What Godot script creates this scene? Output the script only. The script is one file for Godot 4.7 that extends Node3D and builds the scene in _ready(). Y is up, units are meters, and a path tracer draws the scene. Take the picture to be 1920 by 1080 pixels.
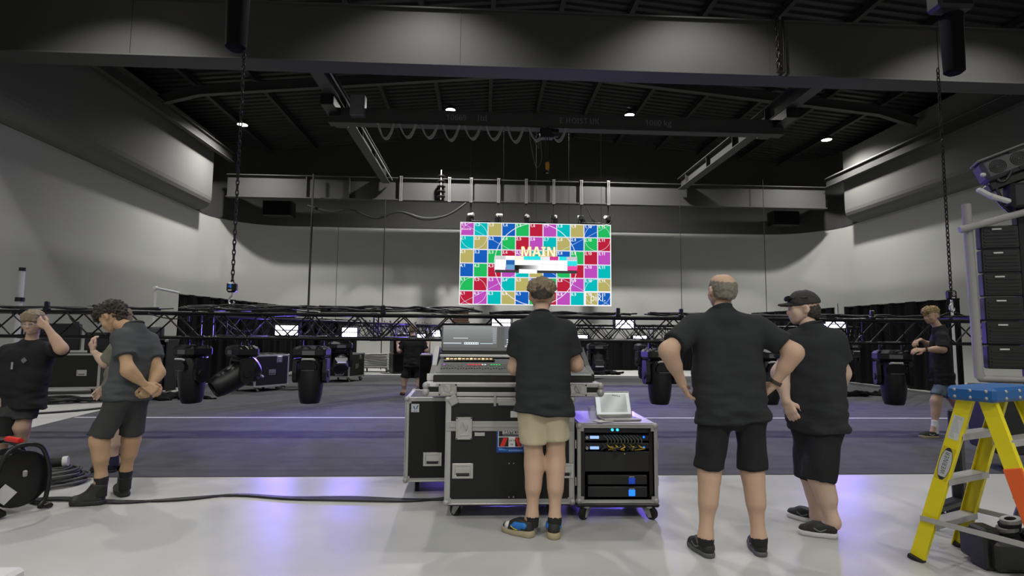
extends Node3D
# A rehearsal hall during a rig build: crew, console, trusses, moving lights, LED wall.

const EYE := Vector3(0, 1.38, 0)
const ROOM_MID := 2.2
const LAMP_SPOTS := [[-9.67, 9.73], [-1.43, 10.58], [5.94, 10.58], [14.31, 9.75]]
const NEAR_SPOTS := [[-7.75, 9.75], [-1.35, 10.4], [4.85, 10.4], [11.4, 9.9]]
const LAMP_ROWS := [-22.4, -10.2, -1.0, 5.5]
const LAMP_POWER := [70.0, 46.0, 18.0, 46.0]
const INNER_GAIN := [2.0, 1.0, 1.0, 1.2]   # the pair nearest the middle of each row
const STROBE_POWER := 5.2

var M := {}
var taken := {}

func _ready() -> void:
	camera_and_sky()
	materials()
	lamps()
	room()
	roof_steel()
	rigging()
	foreground()
	backline()
	crew()

func camera_and_sky() -> void:
	var cam := Camera3D.new()
	cam.name = "camera"
	var yaw := deg_to_rad(2.9)
	var tilt := deg_to_rad(5.0)
	var roll := 0.0083
	var fw := Vector3(sin(yaw) * cos(tilt), sin(tilt), -cos(yaw) * cos(tilt))
	var r0 := Vector3(cos(yaw), 0, sin(yaw))
	var u0 := r0.cross(fw)
	var r := r0 * cos(roll) + u0 * sin(roll)
	var u := u0 * cos(roll) - r0 * sin(roll)
	cam.transform = Transform3D(Basis(r, u, -fw), EYE)
	cam.fov = rad_to_deg(2.0 * atan(540.0 / 1060.0))
	cam.near = 0.05
	cam.far = 200.0
	cam.current = true
	add_child(cam)
	var we := WorldEnvironment.new()
	we.name = "environment"
	var e := Environment.new()
	e.background_mode = Environment.BG_COLOR
	e.background_color = Color.BLACK
	e.tonemap_mode = Environment.TONE_MAPPER_LINEAR
	e.tonemap_exposure = 1.0
	e.sdfgi_enabled = true
	e.ssao_enabled = true
	e.ssil_enabled = true
	we.environment = e
	add_child(we)

# ---------------------------------------------------------------- lamps
func lamps() -> void:
	var k := 0
	for row in LAMP_ROWS:
		for i in 4:
			var sp: Array = LAMP_SPOTS[i] if k == 0 else NEAR_SPOTS[i]
			var at := Vector3(sp[0], sp[1], row)
			var who := ["far left", "left of centre", "right of centre", "far right"]
			var t := thing("high_bay_lamp", "%s round white ceiling lamp %s" % [who[i], ["glowing between the two deep girders", "hidden above the front girder, lighting its web", "hanging above the camera", "hanging behind the camera"][k]], "lamp", at)
			var b := Mb.new()
			b.lathe([[0.02, 0.20], [0.09, 0.19], [0.11, 0.12], [0.17, 0.10], [0.21, 0.03], [0.21, 0.0], [0.195, 0.0]], 20)
			part("housing", b, M.dark_metal, t)
			b = Mb.new()
			b.lathe([[0.0, -0.012], [0.1, -0.012], [0.18, -0.006], [0.193, 0.004]], 20)
			part("lamp_lens", b, M.lamp, t)
			b = Mb.new()
			b.cyl(Vector3(0, 0.2, 0), Vector3(0, 0.4, 0), 0.008, 0.008, 6)
			part("hanging_wire", b, M.dark_metal, t)
			var l := SpotLight3D.new()
			l.name = "lamp_light"
			l.position = at + Vector3(0, -0.03, 0)
			l.rotation_degrees = Vector3(-90, 0, 0)
			l.spot_angle = [76.0, 58.0, 58.0, 72.0][k]
			l.spot_angle_attenuation = 0.9 if k == 0 else 0.55
			l.spot_range = 60.0
			l.spot_attenuation = 2.0
			l.light_color = Color(1.0, 0.99, 0.972)
			l.light_energy = LAMP_POWER[k] * (INNER_GAIN[k] if i == 1 or i == 2 else 1.0)
			l.light_size = 0.17
			l.shadow_enabled = true
			add_child(l, true)
		k += 1

# ---------------------------------------------------------------- naming
func numbered(n: String) -> String:
	var c: int = taken.get(n, 0)
	taken[n] = c + 1
	return n if c == 0 else "%s_%03d" % [n, c]

func tag(o: Node, label: String, category: String, group := "", kind := "") -> void:
	o.set_meta("label", label)
	o.set_meta("category", category)
	if group:
		o.set_meta("group", group)
	if kind:
		o.set_meta("kind", kind)

func thing(called: String, label: String, category: String, at := Vector3.ZERO, turn := 0.0, group := "") -> Node3D:
	var o := Node3D.new()
	o.name = numbered(called)
	o.position = at
	o.rotation.y = turn
	tag(o, label, category, group)
	add_child(o)
	return o

func part(called: String, b, m: Material, parent: Node, x := Transform3D()) -> MeshInstance3D:
	var o := MeshInstance3D.new()
	o.name = called
	o.mesh = b if b is Mesh else b.mesh()
	o.set_surface_override_material(0, m)
	o.transform = x
	parent.add_child(o, true)
	return o

func solo(called: String, b, m: Material, label: String, category: String, at := Vector3.ZERO, group := "", kind := "") -> MeshInstance3D:
	var o := part(numbered(called), b, m, self, Transform3D(Basis(), at))
	tag(o, label, category, group, kind)
	return o

func struct(called: String, b, m: Material, label := "", category := "", parent: Node = self) -> MeshInstance3D:
	var o := part(called, b, m, parent)
	if parent == self:
		o.set_meta("kind", "structure")
		if label:
			tag(o, label, category, "", "structure")
	return o

func copy_of(o: Node3D, at: Vector3, turn: float, label: String, group := "") -> Node3D:
	var c: Node3D = o.duplicate()
	var base := String(o.name)
	c.name = numbered(base)
	add_child(c)
	c.position = at
	c.rotation.y = turn
	c.set_meta("label", label)
	if group:
		c.set_meta("group", group)
	return c

# ---------------------------------------------------------------- materials
func mat(c: Color, rough := 0.8, metal := 0.0, spec := 0.5) -> StandardMaterial3D:
	var m := StandardMaterial3D.new()
	m.albedo_color = c
	m.roughness = rough
	m.metallic = metal
	m.metallic_specular = spec
	return m

func g(v: float) -> Color:
	return Color(v, v, v)

func noise_tex(freq: float, lo: Color, hi: Color, sd: int, size := 512, oct := 4) -> NoiseTexture2D:
	var t := NoiseTexture2D.new()
	t.width = size
	t.height = size
	t.seamless = true
	var n := FastNoiseLite.new()
	n.seed = sd
	n.frequency = freq
	n.fractal_octaves = oct
	t.noise = n
	var gr := Gradient.new()
	gr.set_color(0, lo)
	gr.set_color(1, hi)
	t.color_ramp = gr
	return t

func tri_mat(m: StandardMaterial3D, scale: float) -> StandardMaterial3D:
	m.uv1_triplanar = true
	m.uv1_world_triplanar = true
	m.uv1_scale = Vector3.ONE * scale
	return m

func glow(c: Color, energy: float) -> StandardMaterial3D:
	var m := mat(c * 0.6, 0.5)
	m.emission_enabled = true
	m.emission = c
	m.emission_energy_multiplier = energy
	return m

func materials() -> void:
	M.epoxy = mat(Color.WHITE, 0.44, 0.0, 0.42)
	M.epoxy.albedo_texture = noise_tex(0.006, Color(0.635, 0.64, 0.625), Color(0.71, 0.71, 0.70), 3)
	M.epoxy.roughness_texture = noise_tex(0.01, Color(0.8, 0.8, 0.8), Color(1, 1, 1), 4)
	tri_mat(M.epoxy, 0.25)
	M.carpet = mat(Color.WHITE, 0.85, 0.0, 0.35)
	M.carpet.albedo_texture = noise_tex(0.012, Color(0.25, 0.25, 0.26), Color(0.298, 0.298, 0.31), 5)
	tri_mat(M.carpet, 0.35)
	M.tape = mat(g(0.85), 0.6)
	M.cyc = mat(Color.WHITE, 0.9, 0.0, 0.3)
	M.cyc.albedo_texture = noise_tex(0.004, Color(0.66, 0.665, 0.65), Color(0.69, 0.69, 0.68), 6)
	tri_mat(M.cyc, 0.1)
	M.black_wall = mat(Color(0.38, 0.38, 0.37), 0.75, 0.0, 0.35)
	M.black_upper = mat(Color(0.23, 0.23, 0.225), 0.8, 0.0, 0.3)
	M.black_steel = mat(Color(0.25, 0.25, 0.245), 0.6, 0.0, 0.4)
	M.roof_deck = mat(Color(0.15, 0.15, 0.15), 0.6, 0.0, 0.4)
	M.dark_metal = mat(g(0.12), 0.45, 0.3)
	M.black_metal = mat(g(0.09), 0.35, 0.2)
	M.truss = mat(g(0.13), 0.32, 0.55)
	M.chain = mat(Color(0.22, 0.21, 0.2), 0.35, 0.8)
	M.alu = mat(Color(0.70, 0.70, 0.685), 0.42, 0.55)
	M.alu_dull = mat(Color(0.63, 0.63, 0.615), 0.55, 0.4)
	M.chrome = mat(Color(0.78, 0.78, 0.76), 0.22, 0.95)
	M.laminate = mat(Color(0.105, 0.108, 0.105), 0.5, 0.0, 0.4)
	M.laminate.heightmap_enabled = false
	M.rubber = mat(g(0.07), 0.7)
	M.plastic = mat(Color(0.095, 0.095, 0.1), 0.4)
	M.fixture = mat(Color(0.085, 0.087, 0.09), 0.42)
	M.grey_plastic = mat(Color(0.40, 0.41, 0.41), 0.5)
	M.pale_plastic = mat(Color(0.75, 0.75, 0.74), 0.45)
	M.drape = mat(Color(0.09, 0.09, 0.095), 0.95, 0.0, 0.2)
	M.cable = mat(Color(0.11, 0.11, 0.115), 0.45)
	M.cable_grey = mat(Color(0.3, 0.3, 0.3), 0.5)
	M.white_paint = mat(g(0.78), 0.5)
	M.lamp = glow(Color(1, 0.98, 0.93), 14.0)
	M.strobe = glow(Color(0.93, 0.9, 1.0), 9.0)
	M.blue_glow = glow(Color(0.12, 0.45, 1.0), 1.6)
	M.cyan_glow = glow(Color(0.2, 0.75, 1.0), 1.8)
	M.pale_glow = glow(Color(0.62, 0.76, 1.0), 1.0)
	M.skin = mat(Color(0.73, 0.61, 0.52), 0.6, 0.0, 0.35)
	M.skin_pale = mat(Color(0.77, 0.66, 0.585), 0.6, 0.0, 0.35)
	M.skin_tan = mat(Color(0.69, 0.565, 0.44), 0.6, 0.0, 0.35)
	M.black_cloth = mat(Color(0.178, 0.184, 0.19), 0.92, 0.0, 0.25)
	M.black_cloth2 = mat(Color(0.15, 0.152, 0.156), 0.92, 0.0, 0.25)
	M.grey_cloth = mat(Color(0.29, 0.302, 0.305), 0.92, 0.0, 0.25)
	M.grey_shorts = mat(Color(0.23, 0.235, 0.235), 0.92, 0.0, 0.25)
	for k in ["black_cloth", "black_cloth2", "grey_cloth", "grey_shorts"]:
		M[k].rim_enabled = true
		M[k].rim = 0.12
		M[k].rim_tint = 0.6
	M.beige = mat(Color(0.71, 0.67, 0.565), 0.9, 0.0, 0.25)
	M.khaki = mat(Color(0.45, 0.45, 0.40), 0.92, 0.0, 0.25)
	M.denim = mat(Color.WHITE, 0.9, 0.0, 0.25)
	M.denim.albedo_texture = noise_tex(0.02, Color(0.30, 0.36, 0.42), Color(0.48, 0.54, 0.58), 8, 256)
	tri_mat(M.denim, 1.2)
	M.sock_white = mat(g(0.82), 0.9)
	M.sock_black = mat(g(0.1), 0.9)
	M.yellow = mat(Color(0.86, 0.80, 0.05), 0.42, 0.0, 0.5)
	M.ladder_blue = mat(Color(0.06, 0.32, 0.56), 0.45)
	M.orange = mat(Color(0.86, 0.36, 0.12), 0.6)
	M.hair_brown = mat(Color(0.46, 0.41, 0.32), 0.75)
	M.hair_dark = mat(Color(0.20, 0.17, 0.14), 0.7)
	M.hair_grey = mat(Color(0.45, 0.43, 0.38), 0.8)
	M.hair_ash = mat(Color(0.50, 0.45, 0.36), 0.75)
	M.hair_blond = mat(Color(0.55, 0.47, 0.30), 0.7)
	M.letter = mat(g(0.42), 0.7)
	M.orange_yellow = mat(Color(0.8, 0.55, 0.12), 0.5)
	M.blue_print = glow(Color(0.15, 0.5, 0.95), 0.5)
	M.dark_grey = mat(Color(0.27, 0.275, 0.28), 0.5)
	M.pale_top = mat(Color(0.72, 0.70, 0.76), 0.35)
	M.black_glass = mat(g(0.08), 0.15)
	M.strip_glow = glow(Color(1.0, 0.85, 0.6), 0.9)
	M.led_red = glow(Color(0.9, 0.1, 0.12), 1.0)
	M.led_green = glow(Color(0.2, 0.85, 0.4), 0.8)
	M.led_violet = glow(Color(0.75, 0.35, 0.95), 0.9)
	M.led_white = glow(Color(0.9, 0.9, 0.9), 0.9)
	M.lead_yellow = mat(Color(0.75, 0.65, 0.2), 0.5)
	M.blue_deep = glow(Color(0.06, 0.22, 0.6), 0.9)
	M.red = mat(Color(0.8, 0.14, 0.1), 0.5)
	M.tube_grey = mat(Color(0.55, 0.55, 0.54), 0.5)
	M.brown = mat(Color(0.42, 0.32, 0.26), 0.7)
	M.shoe_black = mat(g(0.12), 0.7)
	M.shoe_blue = mat(Color(0.12, 0.42, 0.72), 0.6)
	M.shoe_yellow = mat(Color(0.78, 0.72, 0.12), 0.6)
	M.sole_tan = mat(Color(0.62, 0.58, 0.46), 0.7)
	M.sole_grey = mat(Color(0.32, 0.33, 0.33), 0.7)
	M.sole_black = mat(g(0.13), 0.7)
	M.boot = mat(Color(0.15, 0.15, 0.145), 0.55)
	M.sock_blue = mat(Color(0.14, 0.14, 0.26), 0.9)
	M.cap_cloth = mat(Color(0.17, 0.17, 0.165), 0.85)
	M.watch = mat(Color(0.2, 0.19, 0.14), 0.4)
	M.strut = mat(Color(0.43, 0.43, 0.42), 0.5, 0.2)
	M.eye = mat(g(0.8), 0.3)
	M.iris = mat(g(0.05), 0.2)
	M.lip = mat(Color(0.62, 0.38, 0.34), 0.6)
	M.glass_clear = mat(Color(0.9, 0.9, 0.95, 0.22), 0.1)
	M.glass_clear.transparency = BaseMaterial3D.TRANSPARENCY_ALPHA

# ---------------------------------------------------------------- mesh builder
class Mb:
	var v := PackedVector3Array()
	var n := PackedVector3Array()
	var uv := PackedVector2Array()

	func tri(a: Vector3, b: Vector3, c: Vector3, na: Vector3, nb: Vector3, nc: Vector3, ua := Vector2.ZERO, ub := Vector2.ZERO, uc := Vector2.ZERO) -> void:
		if (b - a).cross(c - a).dot(na + nb + nc) > 0.0:
			v.append(a); v.append(c); v.append(b)
			n.append(na); n.append(nc); n.append(nb)
			uv.append(ua); uv.append(uc); uv.append(ub)
		else:
			v.append(a); v.append(b); v.append(c)
			n.append(na); n.append(nb); n.append(nc)
			uv.append(ua); uv.append(ub); uv.append(uc)

	func quad(a: Vector3, b: Vector3, c: Vector3, d: Vector3, nn := Vector3.ZERO, u0 := Vector2(0, 1), u1 := Vector2(1, 1), u2 := Vector2(1, 0), u3 := Vector2(0, 0)) -> void:
		if nn == Vector3.ZERO:
			nn = (b - a).cross(c - a).normalized()
		tri(a, b, c, nn, nn, nn, u0, u1, u2)
		tri(a, c, d, nn, nn, nn, u0, u2, u3)

	func box(c: Vector3, s: Vector3, bev := 0.0, q := Basis()) -> void:
		var h := s * 0.5
		if bev <= 0.0:
			for ax in 3:
				for sg in [-1.0, 1.0]:
					var nn := Vector3.ZERO
					nn[ax] = sg
					var p := Vector3.ZERO
					p[ax] = sg * h[ax]
					var t := Vector3.ZERO
					t[(ax + 1) % 3] = h[(ax + 1) % 3]
					var w := Vector3.ZERO
					w[(ax + 2) % 3] = h[(ax + 2) % 3]
					quad(c + q * (p - t - w), c + q * (p + t - w), c + q * (p + t + w), c + q * (p - t + w), q * nn)
			return
		bev = minf(bev, minf(h.x, minf(h.y, h.z)) * 0.98)
		var i := h - Vector3.ONE * bev
		for ax in 3:
			var b1 := (ax + 1) % 3
			var b2 := (ax + 2) % 3
			for sg in [-1.0, 1.0]:
				var nn := Vector3.ZERO
				nn[ax] = sg
				var pts := []
				for k in [[-1, -1], [1, -1], [1, 1], [-1, 1]]:
					var p := Vector3.ZERO
					p[ax] = sg * h[ax]
					p[b1] = k[0] * i[b1]
					p[b2] = k[1] * i[b2]
					pts.append(c + q * p)
				quad(pts[0], pts[1], pts[2], pts[3], q * nn)
			for s1 in [-1.0, 1.0]:
				for s2 in [-1.0, 1.0]:
					var pts := []
					for k in [[0, -1], [0, 1], [1, 1], [1, -1]]:
						var p := Vector3.ZERO
						p[ax] = k[1] * i[ax]
						p[b1] = s1 * (h[b1] if k[0] == 0 else i[b1])
						p[b2] = s2 * (i[b2] if k[0] == 0 else h[b2])
						pts.append(c + q * p)
					var nn := Vector3.ZERO
					nn[b1] = s1
					nn[b2] = s2
					quad(pts[0], pts[1], pts[2], pts[3], (q * nn).normalized())
		for s0 in [-1.0, 1.0]:
			for s1 in [-1.0, 1.0]:
				for s2 in [-1.0, 1.0]:
					var sv := Vector3(s0, s1, s2)
					var nn := (q * sv).normalized()
					tri(c + q * (Vector3(h.x, i.y, i.z) * sv), c + q * (Vector3(i.x, h.y, i.z) * sv), c + q * (Vector3(i.x, i.y, h.z) * sv), nn, nn, nn)

	func frame_of(d: Vector3) -> Basis:
		var a := Vector3.UP if absf(d.y) < 0.9 else Vector3.RIGHT
		var x := a.cross(d).normalized()
		return Basis(x, d.cross(x).normalized(), d)

	func cyl(a: Vector3, b: Vector3, ra: float, rb: float, seg := 12, caps := true) -> void:
		var d := (b - a).normalized()
		var f := frame_of(d)
		var sl := (ra - rb) / maxf(a.distance_to(b), 1e-6)
		for k in seg:
			var t0 := TAU * k / seg
			var t1 := TAU * (k + 1) / seg
			var e0 := f.x * cos(t0) + f.y * sin(t0)
			var e1 := f.x * cos(t1) + f.y * sin(t1)
			var n0 := (e0 + d * sl).normalized()
			var n1 := (e1 + d * sl).normalized()
			tri(a + e0 * ra, a + e1 * ra, b + e1 * rb, n0, n1, n1)
			tri(a + e0 * ra, b + e1 * rb, b + e0 * rb, n0, n1, n0)
			if caps:
				tri(a, a + e0 * ra, a + e1 * ra, -d, -d, -d)
				tri(b, b + e0 * rb, b + e1 * rb, d, d, d)

	func tube(pts: Array, r: float, seg := 8, closed := false) -> void:
		var m := pts.size()
		var rings := []
		var f := Basis()
		for i in m:
			var p: Vector3 = pts[i]
			var nx: Vector3 = pts[(i + 1) % m] if closed or i < m - 1 else p
			var pv: Vector3 = pts[(i - 1 + m) % m] if closed or i > 0 else p
			var d := (nx - pv).normalized()
			if i == 0:
				f = frame_of(d)
			else:
				var x := (f.x - d * f.x.dot(d)).normalized()
				f = Basis(x, d.cross(x).normalized(), d)
			var ring := []
			for k in seg:
				ring.append(f.x * cos(TAU * k / seg) + f.y * sin(TAU * k / seg))
			rings.append(ring)
		for i in (m if closed else m - 1):
			var j := (i + 1) % m
			for k in seg:
				var k2 := (k + 1) % seg
				var a: Vector3 = rings[i][k]
				var b: Vector3 = rings[i][k2]
				var c: Vector3 = rings[j][k2]
				var e: Vector3 = rings[j][k]
				tri(pts[i] + a * r, pts[i] + b * r, pts[j] + c * r, a, b, c)
				tri(pts[i] + a * r, pts[j] + c * r, pts[j] + e * r, a, c, e)
		if not closed:
			for e in [[0, -1.0], [m - 1, 1.0]]:
				var q: int = e[0]
				var d: Vector3 = (pts[1] - pts[0]).normalized() * -1.0 if q == 0 else (pts[m - 1] - pts[m - 2]).normalized()
				for k in seg:
					tri(pts[q], pts[q] + rings[q][k] * r, pts[q] + rings[q][(k + 1) % seg] * r, d, d, d)

	func lathe(prof: Array, seg := 24, x := Transform3D()) -> void:   # [[radius, height], ...]
		var nr := []
		for i in prof.size() - 1:
			var e := Vector2(prof[i + 1][0] - prof[i][0], prof[i + 1][1] - prof[i][1])
			nr.append(Vector2(e.y, -e.x).normalized())
		for i in prof.size() - 1:
			var na: Vector2 = nr[i]
			var nb: Vector2 = nr[i]
			if i > 0 and nr[i - 1].dot(nr[i]) > 0.75:
				na = (nr[i - 1] + nr[i]).normalized()
			if i < nr.size() - 1 and nr[i + 1].dot(nr[i]) > 0.75:
				nb = (nr[i + 1] + nr[i]).normalized()
			for k in seg:
				var c0 := Vector2.from_angle(TAU * k / seg)
				var c1 := Vector2.from_angle(TAU * (k + 1) / seg)
				var P := func(c: Vector2, q: Array) -> Vector3: return x * Vector3(c.x * q[0], q[1], c.y * q[0])
				var N := func(c: Vector2, q: Vector2) -> Vector3: return (x.basis * Vector3(c.x * q.x, q.y, c.y * q.x)).normalized()
				var a: Vector3 = P.call(c0, prof[i])
				var b: Vector3 = P.call(c1, prof[i])
				var c: Vector3 = P.call(c1, prof[i + 1])
				var d: Vector3 = P.call(c0, prof[i + 1])
				tri(a, b, c, N.call(c0, na), N.call(c1, na), N.call(c1, nb))
				tri(a, c, d, N.call(c0, na), N.call(c1, nb), N.call(c0, nb))

	func prism(poly: PackedVector2Array, z0: float, z1: float, x := Transform3D()) -> void:   # outline in x, y pulled along z
		var m := poly.size()
		var idx := Geometry2D.triangulate_polygon(poly)
		var fz: Vector3 = (x.basis * Vector3(0, 0, 1)).normalized() * signf(z1 - z0)
		for i in range(0, idx.size(), 3):
			var a := poly[idx[i]]
			var b := poly[idx[i + 1]]
			var c := poly[idx[i + 2]]
			tri(x * Vector3(a.x, a.y, z1), x * Vector3(b.x, b.y, z1), x * Vector3(c.x, c.y, z1), fz, fz, fz)
			tri(x * Vector3(a.x, a.y, z0), x * Vector3(b.x, b.y, z0), x * Vector3(c.x, c.y, z0), -fz, -fz, -fz)
		var cw := Geometry2D.is_polygon_clockwise(poly)
		for i in m:
			var a := poly[i]
			var b := poly[(i + 1) % m]
			var e := (b - a).normalized()
			var o := Vector2(e.y, -e.x) * (-1.0 if cw else 1.0)
			quad(x * Vector3(a.x, a.y, z0), x * Vector3(b.x, b.y, z0), x * Vector3(b.x, b.y, z1), x * Vector3(a.x, a.y, z1), (x.basis * Vector3(o.x, o.y, 0)).normalized())

	func sphere(c: Vector3, r: Vector3, seg := 14, rings := 8) -> void:
		for i in rings:
			var a0 := PI * i / rings - PI / 2
			var a1 := PI * (i + 1) / rings - PI / 2
			for k in seg:
				var p := []
				for q in [[a0, k], [a0, k + 1], [a1, k + 1], [a1, k]]:
					var t: float = TAU * q[1] / seg
					p.append(Vector3(cos(q[0]) * cos(t), sin(q[0]), cos(q[0]) * sin(t)))
				tri(c + p[0] * r, c + p[1] * r, c + p[2] * r, p[0], p[1], p[2])
				tri(c + p[0] * r, c + p[2] * r, c + p[3] * r, p[0], p[2], p[3])

	func mesh() -> ArrayMesh:
		var a := []
		a.resize(Mesh.ARRAY_MAX)
		a[Mesh.ARRAY_VERTEX] = v
		a[Mesh.ARRAY_NORMAL] = n
		a[Mesh.ARRAY_TEX_UV] = uv
		var m := ArrayMesh.new()
		m.add_surface_from_arrays(Mesh.PRIMITIVE_TRIANGLES, a)
		return m

# a line of points sagging between two ends
func sag(a: Vector3, b: Vector3, drop: float, k := 10) -> Array:
	var o := []
	for i in k + 1:
		var t := float(i) / k
		o.append(a.lerp(b, t) - Vector3(0, drop * 4.0 * t * (1.0 - t), 0))
	return o

func smooth_line(pts: Array, k := 6) -> Array:
	var o := []
	for i in pts.size() - 1:
		var p0: Vector3 = pts[maxi(i - 1, 0)]
		var p1: Vector3 = pts[i]
		var p2: Vector3 = pts[i + 1]
		var p3: Vector3 = pts[mini(i + 2, pts.size() - 1)]
		for j in k:
			o.append(p1.cubic_interpolate(p2, p0, p3, float(j) / k))
	o.append(pts[-1])
	return o

# writing drawn into a picture
func write_on(im: Image, s: String, at: Vector2i, size: int, c: Color, bold := true) -> int:
	var f := SystemFont.new()
	f.font_names = PackedStringArray(["Droid Sans"])
	f.font_weight = 700 if bold else 400
	var ts := TextServerManager.get_primary_interface()
	var tl := TextLine.new()
	tl.add_string(s, f, size)
	var x := float(at.x)
	for gl in ts.shaped_text_get_glyphs(tl.get_rid()):
		var key := Vector2i(size, 0)
		ts.font_render_glyph(gl.font_rid, key, gl.index)
		var r: Rect2 = ts.font_get_glyph_uv_rect(gl.font_rid, key, gl.index)
		var k: int = ts.font_get_glyph_texture_idx(gl.font_rid, key, gl.index)
		if r.size.x > 0 and k >= 0:
			var src: Image = ts.font_get_texture_image(gl.font_rid, key, k)
			var off: Vector2 = ts.font_get_glyph_offset(gl.font_rid, key, gl.index)
			for py in int(r.size.y):
				for px in int(r.size.x):
					var al: float = src.get_pixel(int(r.position.x) + px, int(r.position.y) + py).a
					var tx := int(x + off.x) + px
					var ty := at.y + int(off.y) + py
					if al > 0.02 and tx >= 0 and ty >= 0 and tx < im.get_width() and ty < im.get_height():
						im.set_pixel(tx, ty, im.get_pixel(tx, ty).lerp(c, al))
		x += gl.advance
	return int(x)

func picture(w: int, h: int, c: Color) -> Image:
	var im := Image.create(w, h, false, Image.FORMAT_RGB8)
	im.fill(c)
	return im

func print_mat(im: Image, rough := 0.5, lit := 0.0) -> StandardMaterial3D:
	var m := mat(Color.WHITE, rough)
	var t := ImageTexture.create_from_image(im)
	if lit > 0.0:
		m.albedo_color = Color.BLACK
		m.emission_enabled = true
		m.emission = Color.WHITE
		m.emission_operator = BaseMaterial3D.EMISSION_OP_MULTIPLY
		m.emission_texture = t
		m.emission_energy_multiplier = lit
	else:
		m.albedo_texture = t
	m.texture_repeat = false
	return m

# a thin printed or lit plate: centre, half-width and half-height vectors
func plate(c: Vector3, hx: Vector3, hy: Vector3, thick := 0.002) -> Mb:
	var b := Mb.new()
	var nn := hx.cross(hy).normalized()
	var f := c + nn * thick
	b.quad(f - hx - hy, f + hx - hy, f + hx + hy, f - hx + hy, nn)
	for e in [[-hx - hy, hx - hy], [hx - hy, hx + hy], [hx + hy, -hx + hy], [-hx + hy, -hx - hy]]:
		var o: Vector3 = ((e[0] + e[1]) as Vector3).normalized()
		b.quad(c + e[0], c + e[1], f + e[1], f + e[0], o, Vector2(0.01, 0.01), Vector2(0.01, 0.01), Vector2(0.01, 0.01), Vector2(0.01, 0.01))
	return b
# ---------------------------------------------------------------- the hall
func plan(inset: float, z_near: float) -> Array:
	# the inside line of the walls, from near left round the back to near right: [x, z, inward normal]
	var out := []
	var r := 2.6
	var xl := -11.85
	var xr := 16.3
	var zb := -26.7
	out.append([Vector2(xl + inset, z_near), Vector2(1, 0)])
	for k in 9:
		var a := PI + PI / 2 * k / 8.0
		var d := Vector2(cos(a), sin(a))
		out.append([Vector2(xl + r, zb + r) + d * (r - inset), -d])
	for k in 9:
		var a := PI * 1.5 + PI / 2 * k / 8.0
		var d := Vector2(cos(a), sin(a))
		out.append([Vector2(xr - r, zb + r) + d * (r - inset), -d])
	out.append([Vector2(xr - inset, z_near), Vector2(-1, 0)])
	return out

func sweep(path: Array, prof: Array) -> Mb:   # prof: [inset, height] round a closed outline
	var b := Mb.new()
	var m := prof.size()
	var area := 0.0
	for j in m:
		var p: Array = prof[j]
		var q: Array = prof[(j + 1) % m]
		area += p[0] * q[1] - q[0] * p[1]
	var sg := 1.0 if area > 0 else -1.0
	for i in path.size() - 1:
		for j in m:
			var p: Array = prof[j]
			var q: Array = prof[(j + 1) % m]
			var e := Vector2(q[0] - p[0], q[1] - p[1])
			if e.length() < 1e-6:
				continue
			var o := Vector2(e.y, -e.x).normalized() * sg
			var A := func(k: int, w: Array) -> Vector3:
				var c: Vector2 = path[k][0] + path[k][1] * w[0]
				return Vector3(c.x, w[1], c.y)
			var N := func(k: int) -> Vector3:
				return Vector3(path[k][1].x * o.x, o.y, path[k][1].y * o.x)
			var a: Vector3 = A.call(i, p)
			var c: Vector3 = A.call(i + 1, p)
			var d: Vector3 = A.call(i + 1, q)
			var f: Vector3 = A.call(i, q)
			b.tri(a, c, d, N.call(i), N.call(i + 1), N.call(i + 1))
			b.tri(a, d, f, N.call(i), N.call(i + 1), N.call(i))
	for k in [0, path.size() - 1]:
		var poly := PackedVector2Array()
		for w in prof:
			poly.append(Vector2(w[0], w[1]))
		var ids := Geometry2D.triangulate_polygon(poly)
		var t: Vector2 = (path[1][0] - path[0][0]).normalized() * -1.0 if k == 0 else (path[k][0] - path[k - 1][0]).normalized()
		var nn := Vector3(t.x, 0, t.y)
		for i in range(0, ids.size(), 3):
			var c := []
			for q in 3:
				var w := poly[ids[i + q]]
				var p: Vector2 = path[k][0] + path[k][1] * w.x
				c.append(Vector3(p.x, w.y, p.y))
			b.tri(c[0], c[1], c[2], nn, nn, nn)
	return b

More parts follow.
